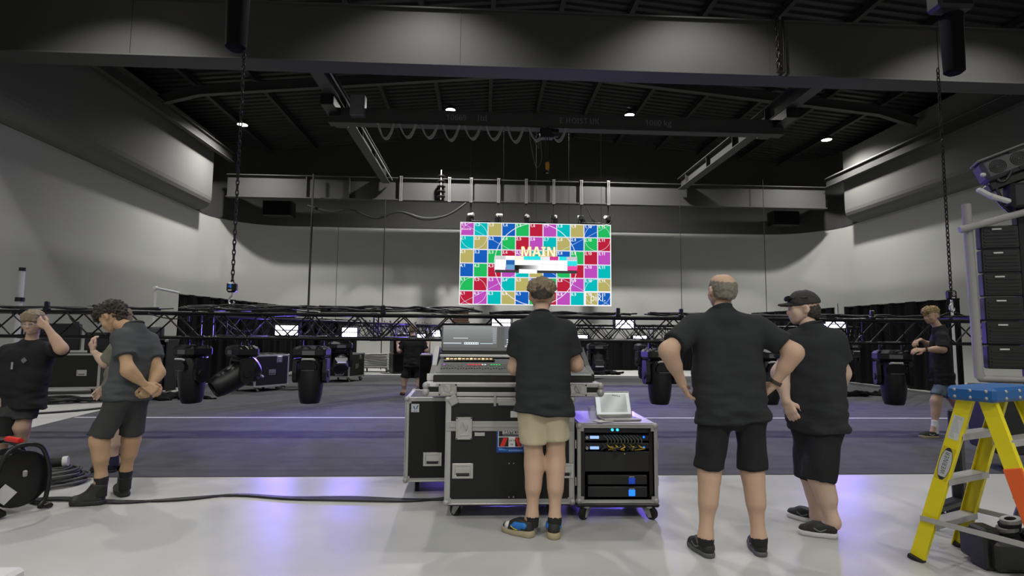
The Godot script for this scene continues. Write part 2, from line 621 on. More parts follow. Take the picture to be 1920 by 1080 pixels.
func room() -> void:
	var zn := 9.0
	var b := Mb.new()
	b.box(Vector3(ROOM_MID, -0.15, -9), Vector3(31, 0.3, 38))
	struct("floor", b, M.epoxy, "shiny pale grey epoxy floor of the hall", "floor")
	# the dark dance floor, laid in long strips
	var cp := thing("carpet", "dark grey matt stage covering laid over the middle of the pale floor", "carpet", Vector3(0, 0, 0))
	var edges := [-5.79, -7.55, -9.3, -11.1, -12.9, -14.7, -16.5, -18.7, -20.9]
	for i in edges.size() - 1:
		b = Mb.new()
		var z0: float = edges[i] - 0.002
		var z1: float = edges[i + 1] + 0.002
		var xl0 := -6.45 + (z0 + 7.8) * 0.15
		var xl1 := -6.45 + (z1 + 7.8) * 0.15
		if i == 0:
			b.box(Vector3(1.8, 0.003, (z0 + z1) / 2), Vector3(20.4, 0.006, z0 - z1))
		else:
			var xr := 12.0
			b.prism(PackedVector2Array([Vector2(xl0, -z0), Vector2(xr, -z0), Vector2(xr, -z1), Vector2(xl1, -z1)]), 0.0, 0.006, Transform3D(Basis(Vector3.RIGHT, Vector3(0, 0, -1), Vector3.UP), Vector3.ZERO))
		part("strip", b, M.carpet, cp)
	b = Mb.new()
	b.box(Vector3(2.6, 0.008, -9.83), Vector3(18.6, 0.004, 0.055))
	solo("floor_tape", b, M.tape, "long straight white tape line across the dark stage covering", "tape")
	b = Mb.new()
	b.box(Vector3(1.2, 0.008, -20.8), Vector3(17.0, 0.004, 0.09))
	solo("floor_tape", b, M.tape, "white tape line along the far edge of the stage covering", "tape")
	var path := plan(0.0, zn)
	var thick := -0.35
	var lower := [[0.0, 0.0], [0.0, 6.55], [thick, 6.55], [thick, 0.0]]
	var upper := [[0.03, 6.5], [0.03, 11.9], [thick, 11.9], [thick, 6.5]]
	var left := path.slice(0, 6)
	var back := path.slice(5, 15)
	var right := path.slice(14)
	struct("wall_left", sweep(left, lower), M.cyc, "smooth pale grey wall on the left below the black band", "wall")
	struct("wall_back", sweep(back, lower), M.cyc, "smooth pale grey rear wall behind the video screen", "wall")
	struct("wall_right", sweep(right, lower), M.cyc, "smooth pale grey wall on the right below the black band", "wall")
	struct("wall_left_upper", sweep(left, upper), M.black_upper, "black painted upper left wall", "wall")
	struct("wall_back_upper", sweep(back, upper), M.black_upper, "black painted upper rear wall above the grey", "wall")
	struct("wall_right_upper", sweep(right, upper), M.black_upper, "black painted upper right wall", "wall")
	b = Mb.new()
	b.box(Vector3(ROOM_MID, 5.8, zn + 0.2), Vector3(31, 11.7, 0.4))
	struct("wall_front", b, M.cyc, "wall behind the camera", "wall")
	# black side fascias that stand out over the grey walls, with a rounded lower lip
	var lip := []
	for k in 7:
		var a := PI / 2 * k / 6.0
		lip.append([FASCIA - 0.45 + 0.45 * cos(a), 7.0 - 0.5 * sin(a)])
	var prof := [[0.03, 9.6], [FASCIA, 9.6]] + lip + [[0.03, 6.5]]
	var pl := plan(0.0, zn)
	struct("trim_1", sweep([pl[0], [Vector2(pl[0][0].x, -23.4), pl[0][1]]], prof), M.black_wall, "black overhanging fascia with rounded lip along the left wall", "fascia")
	var pr: Array = pl[-1]
	struct("trim_2", sweep([[Vector2(pr[0].x, -23.4), pr[1]], pr], prof), M.black_wall, "black overhanging fascia with rounded lip along the right wall", "fascia")
	# pitched metal roof: ribbed decks in bays between the purlins
	var ce := thing("ceiling", "black ribbed metal roof deck pitched to a central ridge", "ceiling")
	ce.set_meta("kind", "structure")
	for side in [-1.0, 1.0]:
		for bay in 7:
			var x0: float = 2.02 * bay
			var x1: float = 2.02 * (bay + 1)
			var y0 := 11.25 - x0 * 0.095
			var y1 := 11.25 - x1 * 0.095
			b = Mb.new()
			var z := -26.9
			var up := Vector3(side * 0.1, 1, 0).normalized()
			while z < 9.2:
				for s in [[0.0, 0.0, 0.13, 0.0], [0.13, 0.0, 0.16, 0.06], [0.16, 0.06, 0.29, 0.06], [0.29, 0.06, 0.32, 0.0]]:
					var za: float = z + s[0]
					var zb: float = z + s[2]
					var nn := Vector3(0, -(s[2] - s[0]), s[3] - s[1]).normalized()
					b.quad(Vector3(ROOM_MID + side * x0, y0 + s[1], za), Vector3(ROOM_MID + side * x1, y1 + s[1], za), Vector3(ROOM_MID + side * x1, y1 + s[3], zb), Vector3(ROOM_MID + side * x0, y0 + s[3], zb), nn)
				z += 0.32
			b.quad(Vector3(ROOM_MID + side * x0, y0 + 0.2, -27), Vector3(ROOM_MID + side * x1, y1 + 0.2, -27), Vector3(ROOM_MID + side * x1, y1 + 0.2, 9.4), Vector3(ROOM_MID + side * x0, y0 + 0.2, 9.4), up)
			part("deck_panel", b, M.roof_deck, ce)

const FASCIA := 0.66

func ibeam(b: Mb, a: Vector3, c: Vector3, h: float, w: float, tf := 0.03, tw := 0.02) -> void:
	# an I section from a to c, both at the middle of its height
	var d := c - a
	var l := d.length()
	var z := d / l
	var x := Vector3.UP.cross(z).normalized()
	var q := Basis(x, z.cross(x), z)
	var mid := (a + c) / 2
	b.box(mid + q.y * (h - tf) / 2, Vector3(w, tf, l), 0.0, q)
	b.box(mid - q.y * (h - tf) / 2, Vector3(w, tf, l), 0.0, q)
	b.box(mid, Vector3(tw, h - 2 * tf, l), 0.0, q)

func roof_steel() -> void:
	var b: Mb
	# the deep plate girder close by, across the hall
	var fg := thing("front_girder", "deep black plate girder crossing the whole hall overhead in front", "girder", Vector3(ROOM_MID, 7.43, -12.5))
	b = Mb.new()
	b.box(Vector3(0, 0.02, 0), Vector3(28.0, 0.04, 0.58), 0.004)
	part("bottom_flange", b, M.black_steel, fg)
	b = Mb.new()
	b.box(Vector3(0, 1.34, 0), Vector3(28.0, 0.04, 0.58), 0.004)
	part("top_flange", b, M.black_steel, fg)
	b = Mb.new()
	b.box(Vector3(0, 0.68, 0.2), Vector3(28.0, 1.28, 0.03))
	part("web", b, M.black_steel, fg)
	for x in [-10.0, -2.8, 4.35, 8.45]:
		b = Mb.new()
		b.box(Vector3(x, 0.68, 0.222), Vector3(0.02, 1.28, 0.02))
		part("stiffener", b, M.black_steel, fg)
	# the girder at the far end with its stiffeners and end brackets
	var bg := thing("rear_girder", "black plate girder with upright stiffeners along the far end above the screen", "girder", Vector3(ROOM_MID, 7.3, -24.55))
	b = Mb.new()
	b.box(Vector3(0, 0.02, 0), Vector3(26.6, 0.04, 0.3), 0.004)
	part("bottom_flange", b, M.black_steel, bg)
	b = Mb.new()
	b.box(Vector3(0, 0.985, 0), Vector3(26.6, 0.04, 0.3), 0.004)
	part("top_flange", b, M.black_steel, bg)
	b = Mb.new()
	b.box(Vector3(0, 0.5, 0), Vector3(26.6, 0.95, 0.03))
	part("web", b, M.black_steel, bg)
	for x in [-7.72, -5.88]:
		b = Mb.new()
		b.box(Vector3(x - ROOM_MID, 0.5, 0.075), Vector3(0.05, 0.92, 0.12), 0.004)
		part("stiffener", b, M.black_steel, bg)
	# bright unistrut uprights clamped across the rear girder, hoists hung from them
	for x in [-3.64, -1.54, -0.59, 0.61, 1.83, 3.05, 4.28, 5.49]:
		b = Mb.new()
		for s in [-1.0, 1.0]:
			b.box(Vector3(x - ROOM_MID + s * 0.035, 0.5, 0.18), Vector3(0.04, 1.1, 0.04), 0.004)
		b.box(Vector3(x - ROOM_MID, 1.03, 0.18), Vector3(0.14, 0.05, 0.05))
		b.box(Vector3(x - ROOM_MID, -0.02, 0.18), Vector3(0.14, 0.05, 0.05))
		part("channel", b, M.strut, bg)
	for x in [-0.59, 0.61, 1.83, 3.05, 4.28, 5.49]:
		var h := thing("chain_hoist", "small black chain hoist with pale end cap, %s, under the rear girder" % {-0.59: "leftmost of the row", 0.61: "second from the left", 1.83: "third from the left", 3.05: "fourth from the left", 4.28: "fifth from the left", 5.49: "rightmost of the row"}[x], "hoist", Vector3(x, 6.38, -24.5), x * 0.7, "hoists above the screen")
		b = Mb.new()
		b.box(Vector3(0, 0.55, 0), Vector3(0.05, 0.7, 0.05), 0.01)
		b.box(Vector3(0, 0.3, 0), Vector3(0.2, 0.22, 0.2), 0.04)
		part("hanger", b, M.dark_metal, h)
		b = Mb.new()
		b.cyl(Vector3(-0.1, 0.33, 0.05), Vector3(0.16, 0.35, 0.05), 0.08, 0.08, 14)
		part("motor_cap", b, M.pale_plastic, h)
		b = Mb.new()
		b.cyl(Vector3(-0.08, -0.22, 0.05), Vector3(-0.08, 0.24, 0.05), 0.13, 0.1, 12)
		part("chain_bag", b, M.drape, h)
		b = Mb.new()
		b.cyl(Vector3(0.12, -0.42, 0), Vector3(0.12, 0.2, 0), 0.02, 0.02, 6)
		b.cyl(Vector3(0.12, -0.5, 0), Vector3(0.12, -0.4, 0), 0.045, 0.045, 8)
		part("hook_chain", b, M.chain, h)
	# runway beams along the side walls
	for s in [[-10.85, "left", 8.97], [15.43, "right", 8.42]]:
		var rb := thing("runway_beam", "black steel rail beam running along the %s wall under the roof" % s[1], "beam", Vector3(s[0], s[2], -18.5))
		b = Mb.new()
		ibeam(b, Vector3(0, 0, -5.8), Vector3(0, 0, 5.6), 0.4, 0.2)
		part("beam", b, M.black_steel, rb)
		b = Mb.new()
		b.box(Vector3(0, 0.225, -0.1), Vector3(0.08, 0.05, 11.4))
		part("rail", b, M.alu_dull, rb)
	# two runway beams that carry the crane
	for s in [[-4.28, "left"], [8.75, "right"]]:
		var rb := thing("crane_runway", "%s crane runway beam hung between the two girders" % s[1], "beam", Vector3(s[0], 8.25, -18.8))
		b = Mb.new()
		ibeam(b, Vector3(0, 0, -5.5), Vector3(0, 0, 6.0), 0.5, 0.34, 0.03)
		part("beam", b, M.black_steel, rb)
		for z in [-4.6, -2.3, 0.0, 2.3, 4.6]:
			b = Mb.new()
			b.box(Vector3(0, 0.0, z), Vector3(0.3, 0.44, 0.02))
			part("stiffener", b, M.black_steel, rb)
		b = Mb.new()
		b.tube([Vector3(0.26, -0.1, -5.5), Vector3(0.26, -0.1, 6)], 0.025, 8)
		part("power_rail", b, M.alu_dull, rb)
	# rafters with haunches
	for z in [-19.0, -8.2, 0.5]:
		var rf := thing("rafter", "black roof rafter with bent haunches, %s" % {-19.0: "between the two girders", -8.2: "in front of the near girder", 0.5: "above the camera"}[z], "rafter", Vector3(ROOM_MID, 0, z))
		b = Mb.new()
		var pts := [Vector3(-13.3, 9.2, 0), Vector3(-11.9, 9.6, 0), Vector3(-10.2, 9.77, 0), Vector3(0, 10.72, 0), Vector3(10.2, 9.77, 0), Vector3(11.9, 9.6, 0), Vector3(13.3, 9.2, 0)]
		for i in pts.size() - 1:
			ibeam(b, pts[i], pts[i + 1], 0.32, 0.2)
		part("beam", b, M.black_steel, rf)
	# purlins under the deck
	for k in 13:
		var x := ROOM_MID + 2.02 * (k - 6)
		var pu := thing("purlin", "black roof purlin running lengthwise, %s" % ["outermost on the left", "second from the left wall", "third from the left wall", "fourth from the left wall", "fifth from the left wall", "sixth from the left wall, beside the ridge", "at the roof ridge", "beside the ridge on its right", "fifth from the right wall", "fourth from the right wall", "third from the right wall", "second from the right wall", "outermost on the right"][k], "purlin", Vector3(x, 11.1 - absf(x - ROOM_MID) * 0.095, -9))
		b = Mb.new()
		ibeam(b, Vector3(0, 0, -17.3), Vector3(0, 0, 17.5), 0.2, 0.14)
		part("beam", b, M.roof_deck, pu)
	# travelling crane
	var cr := thing("crane_bridge", "black travelling crane bridge with faded lettering spanning between the runways", "crane", Vector3(ROOM_MID, 7.52, -16.1))
	b = Mb.new()
	b.box(Vector3(0, 0.2, 0), Vector3(13.4, 0.42, 0.24), 0.01)
	part("bridge_girder", b, M.black_steel, cr)
	b = Mb.new()
	b.box(Vector3(0, -0.03, 0), Vector3(13.4, 0.04, 0.34), 0.004)
	part("bottom_flange", b, M.black_steel, cr)
	for s in [-1.0, 1.0]:
		b = Mb.new()
		b.box(Vector3(s * 6.55, 0.32, 0), Vector3(0.36, 0.3, 1.8), 0.02)
		part("end_carriage", b, M.dark_metal, cr)
	b = Mb.new()
	b.box(Vector3(-5.85, 0.42, 0.2), Vector3(0.42, 0.62, 0.3), 0.02)
	part("control_box", b, M.grey_plastic, cr)
	for w in [[-2.75, "10669     ltd"], [0.55, "E HOIST UK"], [2.9, "1000 kg"]]:
		var tm := TextMesh.new()
		tm.text = w[1]
		tm.font_size = 26
		tm.pixel_size = 0.0085
		tm.depth = 0.004
		var f := SystemFont.new()
		f.font_names = PackedStringArray(["Droid Sans"])
		f.font_weight = 700
		tm.font = f
		part("lettering", tm, M.letter, cr, Transform3D(Basis(), Vector3(w[0], 0.2, 0.125)))
	for k in 9:
		b = Mb.new()
		var x := -5.3 + 0.62 * k
		for j in 3:
			b.tube(sag(Vector3(x + 0.02 * j, -0.06, 0.2), Vector3(x + 0.46 + 0.02 * j, -0.06, 0.2), 0.36 + 0.03 * j + (0.06 if k % 3 == 0 else 0.0), 12), 0.017, 6)
		part("festoon_cable", b, M.alu_dull, cr)
	var ho := thing("crane_hoist", "crane hoist trolley under the bridge with hanging chain and yellow hook block", "hoist", Vector3(1.78, 7.45, -15.95))
	b = Mb.new()
	b.box(Vector3(0, -0.16, 0), Vector3(0.4, 0.28, 0.3), 0.03)
	b.cyl(Vector3(0.14, -0.14, 0.05), Vector3(0.34, -0.14, 0.05), 0.12, 0.12, 14)
	part("trolley", b, M.dark_metal, ho)
	b = Mb.new()
	b.tube([Vector3(0.05, -0.3, 0.06), Vector3(0.05, -1.0, 0.06)], 0.014, 6)
	b.tube([Vector3(-0.02, -0.3, 0.06), Vector3(-0.02, -0.9, 0.06)], 0.012, 6)
	part("chain", b, M.chain, ho)
	b = Mb.new()
	b.box(Vector3(0.02, -1.12, 0.06), Vector3(0.11, 0.22, 0.07), 0.02)
	part("hook_block", b, M.orange_yellow, ho)
	b = Mb.new()
	b.tube([Vector3(0.02, -1.22, 0.06), Vector3(0.06, -1.28, 0.06), Vector3(0.04, -1.34, 0.06), Vector3(-0.02, -1.33, 0.06)], 0.014, 6)
	part("hook", b, M.chrome, ho)
	b = Mb.new()
	b.tube(smooth_line([Vector3(-0.5, -0.05, 0), Vector3(-0.44, -0.6, 0.02), Vector3(-0.3, -1.15, 0.03), Vector3(-0.14, -0.9, 0.02), Vector3(-0.2, -0.2, 0)], 5), 0.014, 6)
	b.tube(smooth_line([Vector3(-0.6, -0.02, 0), Vector3(-0.3, -0.3, 0.02), Vector3(-0.22, -0.6, 0.03), Vector3(-0.36, -0.3, 0.02), Vector3(-0.1, -0.05, 0)], 5), 0.014, 6)
	part("supply_cable", b, M.cable_grey, ho)
	# black disc line-array fitting in front of the rear girder
	var sp := thing("cable_spool_column", "upright column of five black discs in front of the rear girder, left of the screen", "hardware", Vector3(-1.88, 7.3, -24.1))
	b = Mb.new()
	b.cyl(Vector3(0, -0.05, 0.12), Vector3(0, 1.25, 0.12), 0.028, 0.028, 8)
	part("post", b, M.alu_dull, sp)
	for k in 5:
		b = Mb.new()
		b.lathe([[0.02, 0.11], [0.08, 0.1], [0.19, 0.015], [0.19, 0.0], [0.08, -0.06], [0.02, -0.07]], 18, Transform3D(Basis(), Vector3(0, 0.1 + 0.22 * k, 0)))
		part("disc", b, M.black_metal, sp)
	# thick cable looms slung under the rear girder
	b = Mb.new()
	for j in 3:
		b.tube(smooth_line([Vector3(-7.6, 6.95, -24.3), Vector3(-6.6, 6.72 - 0.03 * j, -24.3), Vector3(-5.75, 6.8, -24.3), Vector3(-4.7, 6.45, -24.3), Vector3(-3.7, 6.75, -24.3), Vector3(-2.6, 6.5 - 0.03 * j, -24.3), Vector3(-1.6, 6.65, -24.3), Vector3(-0.8, 7.2, -24.3)], 6), 0.05, 6)
	solo("cable_loom", b, M.cable, "thick black cable loom slung along beneath the left half of the rear girder", "cable")
	b = Mb.new()
	b.tube(smooth_line([Vector3(4.5, 7.1, -24.3), Vector3(4.75, 6.6, -24.3), Vector3(5.05, 6.42, -24.3), Vector3(5.5, 6.4, -24.3), Vector3(5.75, 6.9, -24.3)], 6), 0.025, 6)
	b.box(Vector3(4.85, 6.52, -24.3), Vector3(0.3, 0.12, 0.1), 0.03, Basis(Vector3.BACK, -0.7))
	solo("cable_loom", b, M.cable, "short looped black cable with inline connector between two hoists at right", "cable")
	# loudspeakers tucked under the rear corners
	for s in [[-9.35, "left"], [14.25, "right"]]:
		var ls := thing("wall_speaker", "black loudspeaker box under the %s end of the rear girder" % s[1], "speaker", Vector3(s[0], 6.75, -25.9))
		b = Mb.new()
		b.box(Vector3(0, 0.35, 0), Vector3(1.3, 0.7, 0.6), 0.03)
		part("cabinet", b, M.plastic, ls)
		b = Mb.new()
		b.box(Vector3(0, 0.35, 0.31), Vector3(1.2, 0.6, 0.02), 0.01)
		part("grille", b, M.drape, ls)
# ---------------------------------------------------------------- trusses, chains, lights in the rig
func truss(label: String, a: Vector3, c: Vector3, h: float, w: float, bay: float, group := "") -> Node3D:
	# a box truss from a to c (centre of the bottom face); chords and braces are parts
	var d := c - a
	var l := d.length()
	var ang := atan2(-d.z, d.x)
	var t := thing("truss", label, "truss", a, ang, group)
	var cr := 0.026
	for y in [0.0, h]:
		for z in [-w / 2, w / 2]:
			var b := Mb.new()
			b.cyl(Vector3(0, y, z), Vector3(l, y, z), cr, cr, 10)
			part("chord", b, M.truss, t)
	var n := int(round(l / bay))
	var step := l / n
	var up := Mb.new()
	up.cyl(Vector3(0, 0.01, 0), Vector3(step / 2, h - 0.01, 0), 0.0115, 0.0115, 6, false)
	var dn := Mb.new()
	dn.cyl(Vector3(0, h - 0.01, 0), Vector3(step / 2, 0.01, 0), 0.0115, 0.0115, 6, false)
	var um := up.mesh()
	var dm := dn.mesh()
	for i in n:
		for z in [-w / 2, w / 2]:
			part("brace", um, M.truss, t, Transform3D(Basis(), Vector3(i * step, 0, z)))
			part("brace", dm, M.truss, t, Transform3D(Basis(), Vector3((i + 0.5) * step, 0, z)))
	var flat := Mb.new()
	for i in n:
		for y in [0.0, h]:
			flat.cyl(Vector3(i * step, y, -w / 2), Vector3((i + 0.5) * step, y, w / 2), 0.01, 0.01, 5, false)
			flat.cyl(Vector3((i + 0.5) * step, y, w / 2), Vector3((i + 1) * step, y, -w / 2), 0.01, 0.01, 5, false)
	part("lacing", flat, M.truss, t).set_meta("kind", "stuff")
	var x := 0.0
	while x < l + 0.1:   # end frames of each section, with spigots
		var b := Mb.new()
		for z in [-w / 2, w / 2]:
			b.cyl(Vector3(x, 0, z), Vector3(x, h, z), 0.012, 0.012, 6)
			for y in [0.0, h]:
				b.cyl(Vector3(x - 0.05, y, z), Vector3(x + 0.05, y, z), 0.032, 0.032, 10)
		for y in [0.0, h]:
			b.cyl(Vector3(x, y, -w / 2), Vector3(x, y, w / 2), 0.011, 0.011, 6)
		part("joint_frame", b, M.truss, t)
		x += 2.44
	return t

func chain_mesh(len: float, step := 0.075, r := 0.034) -> Mb:
	# welded links, every other one turned
	var b := Mb.new()
	var y := 0.0
	var k := 0
	while y > -len:
		var pts := []
		for i in 8:
			var t := TAU * i / 8
			var p := Vector3(cos(t) * r * 0.62, sin(t) * step * 0.72, 0)
			if k % 2:
				p = Vector3(0, p.y, p.x)
			pts.append(p + Vector3(0, y, 0))
		b.tube(pts, r * 0.26, 5, true)
		y -= step
		k += 1
	return b

func moving_head(called: String, label: String, at: Vector3, turn: float, tilt: float, group := "") -> Node3D:
	# hangs by its base from y = 0; the head points down at tilt 0
	var t := thing(called, label, "stage light", at, turn, group)
	var b := Mb.new()
	b.box(Vector3(0, -0.125, 0), Vector3(0.48, 0.15, 0.34), 0.035)
	b.box(Vector3(0, -0.06, 0), Vector3(0.38, 0.05, 0.26), 0.02)
	part("base", b, M.fixture, t)
	b = Mb.new()
	b.quad(Vector3(-0.09, -0.165, 0.173), Vector3(0.09, -0.165, 0.173), Vector3(0.09, -0.105, 0.173), Vector3(-0.09, -0.105, 0.173), Vector3(0, 0, 1))
	part("control_panel", b, M.grey_plastic, t)
	for s in [-1.0, 1.0]:
		b = Mb.new()
		b.box(Vector3(s * 0.15, -0.0, 0), Vector3(0.05, 0.1, 0.07), 0.012)
		b.tube([Vector3(s * 0.15, 0.0, 0.05), Vector3(s * 0.15, 0.055, 0.045), Vector3(s * 0.15, 0.07, 0.0), Vector3(s * 0.15, 0.055, -0.045), Vector3(s * 0.15, 0.0, -0.05)], 0.014, 6)
		b.cyl(Vector3(s * 0.15, 0.03, 0.06), Vector3(s * 0.15, 0.03, 0.12), 0.01, 0.014, 6)
		part("clamp", b, M.dark_metal, t)
	b = Mb.new()
	b.cyl(Vector3(0, -0.2, 0), Vector3(0, -0.23, 0), 0.13, 0.13, 18)
	b.box(Vector3(0, -0.25, 0), Vector3(0.47, 0.07, 0.17), 0.025)
	part("yoke", b, M.fixture, t)
	for s in [-1.0, 1.0]:
		b = Mb.new()
		b.prism(PackedVector2Array([Vector2(-0.08, -0.22), Vector2(0.08, -0.22), Vector2(0.1, -0.42), Vector2(0.085, -0.53), Vector2(0.04, -0.57), Vector2(-0.04, -0.57), Vector2(-0.085, -0.53), Vector2(-0.1, -0.42)]), s * 0.185, s * 0.245, Transform3D(Basis(Vector3(0, 0, 1), Vector3(0, 1, 0), Vector3(1, 0, 0)), Vector3.ZERO))
		part("yoke_arm", b, M.fixture, t)
		b = Mb.new()
		b.cyl(Vector3(s * 0.24, -0.44, 0), Vector3(s * 0.262, -0.44, 0), 0.06, 0.05, 14)
		part("pivot_cap", b, M.dark_metal, t)
	var hd := Transform3D(Basis(Vector3.RIGHT, tilt), Vector3(0, -0.44, 0))
	b = Mb.new()
	b.lathe([[0.0, 0.265], [0.1, 0.26], [0.155, 0.225], [0.176, 0.14], [0.18, -0.08], [0.175, -0.18], [0.158, -0.33], [0.135, -0.415], [0.126, -0.425], [0.115, -0.40]], 20)
	part("head", b, M.fixture, t, hd)
	var h: Node3D = t.get_child(t.get_child_count() - 1)
	b = Mb.new()
	b.lathe([[0.0, -0.385], [0.06, -0.392], [0.112, -0.40]], 20)
	part("lens", b, M.lens, h)
	for s in [-1.0, 1.0]:
		b = Mb.new()
		b.tube([Vector3(-0.085, 0.2, s * 0.155), Vector3(-0.075, 0.215, s * 0.19), Vector3(0.075, 0.215, s * 0.19), Vector3(0.085, 0.2, s * 0.155)], 0.016, 8)
		part("handle", b, M.pale_plastic, h)
		b = Mb.new()
		b.prism(PackedVector2Array([Vector2(-0.085, 0.19), Vector2(0.085, 0.19), Vector2(0.125, 0.12), Vector2(0.125, 0.07), Vector2(-0.125, 0.07), Vector2(-0.125, 0.12)]), s * 0.13, s * 0.184)
		part("service_cover", b, M.black_metal, h)
		b = Mb.new()
		b.box(Vector3(0, 0.055, s * 0.18), Vector3(0.18, 0.008, 0.01))
		part("trim_line", b, M.grey_plastic, h)
	return t

func strobe(label: String, at: Vector3, rows: int, w: float, turn := 0.0, power := 1.0) -> void:
	# a bar of bright white cells in a black yoke, facing the camera side at turn 0
	var t := thing("strobe_light", label, "strobe light", at, turn)
	var hh := 0.1 * rows
	var b := Mb.new()
	b.box(Vector3(0, 0, -0.06), Vector3(w + 0.05, hh + 0.05, 0.1), 0.012)
	part("housing", b, M.black_metal, t)
	b = Mb.new()
	for s in [-1.0, 1.0]:
		b.box(Vector3(s * (w / 2 + 0.045), 0.03, -0.06), Vector3(0.015, hh * 0.5 + 0.14, 0.05))
	b.box(Vector3(0, hh * 0.25 + 0.1, -0.06), Vector3(w + 0.1, 0.015, 0.05))
	part("yoke", b, M.dark_metal, t)
	for r in rows:
		var y := (r - (rows - 1) / 2.0) * 0.1
		var p := Node3D.new()
		b = Mb.new()
		for i in 6:
			b.box(Vector3((i - 2.5) * w / 6, y, -0.004), Vector3(w / 6 - 0.006, 0.078, 0.012), 0.003)
		part("lamp_row", b, M.strobe, t)
		p.free()
	var l := AreaLight3D.new()
	l.name = "strobe_beam"
	l.area_size = Vector2(w, hh)
	l.area_normalize_energy = true
	l.light_energy = STROBE_POWER * power
	l.light_color = Color(0.49, 0.38, 1.0)
	l.area_range = 40.0
	l.shadow_enabled = true
	l.transform = Transform3D(Basis(Vector3.UP, PI + turn), at + Basis(Vector3.UP, turn) * Vector3(0, 0, 0.02))
	add_child(l, true)

func hoist_chain(label: String, x: float, z: float, num: String, c: Material, bottom: float) -> void:
	var ch := solo("hoist_chain", chain_mesh(5.75 - bottom), M.chain, "%s long steel chain hanging from the roof" % label, "chain", Vector3(x, 5.75, z))
	ch.name = ch.name
	var mo := thing("hoist_motor", "%s black cylindrical chain motor bag up at the roof" % label, "hoist", Vector3(x + (-0.13 if x < 0 else 0.28), 5.75, z))
	var b := Mb.new()
	b.cyl(Vector3(0, 0, 0), Vector3(0, 0.95, 0), 0.15, 0.17, 18)
	b.cyl(Vector3(0, -0.04, 0), Vector3(0, 0, 0), 0.1, 0.15, 18)
	part("chain_bag", b, M.drape, mo)
	b = Mb.new()
	b.box(Vector3(0, 1.2, 0), Vector3(0.62, 0.36, 0.32), 0.05)
	part("motor_body", b, M.dark_metal, mo)
	b = Mb.new()
	b.tube([Vector3(0, 1.35, 0), Vector3(0, 3.4 if x < 0 else 3.1, 0)], 0.02, 6)
	part("sling", b, M.drape, mo)
	var hk := thing("hoist_hook", "%s black hook block marked with the number %s above the truss" % [label, num], "hook", Vector3(x, bottom, z))
	b = Mb.new()
	b.box(Vector3(0, 0, 0), Vector3(0.14, 0.15, 0.1), 0.025)
	part("block", b, M.black_metal, hk)
	var tm := TextMesh.new()
	tm.text = num
	tm.font_size = 20
	tm.pixel_size = 0.0045
	tm.depth = 0.002
	part("number", tm, c, hk, Transform3D(Basis(), Vector3(0 if num == "8" else -0.01, 0.022, 0.052)))
	b = Mb.new()
	b.box(Vector3(-0.01, -0.045, 0.051), Vector3(0.05, 0.02, 0.002))
	part("load_label", b, M.white_paint, hk)
	b = Mb.new()
	b.tube(smooth_line([Vector3(0, -0.07, 0), Vector3(0, -0.12, 0), Vector3(-0.035, -0.17, 0), Vector3(-0.03, -0.23, 0), Vector3(0.005, -0.26, 0), Vector3(0.035, -0.23, 0), Vector3(0.03, -0.2, 0)], 4), 0.014, 8)
	part("hook", b, M.chrome, hk)

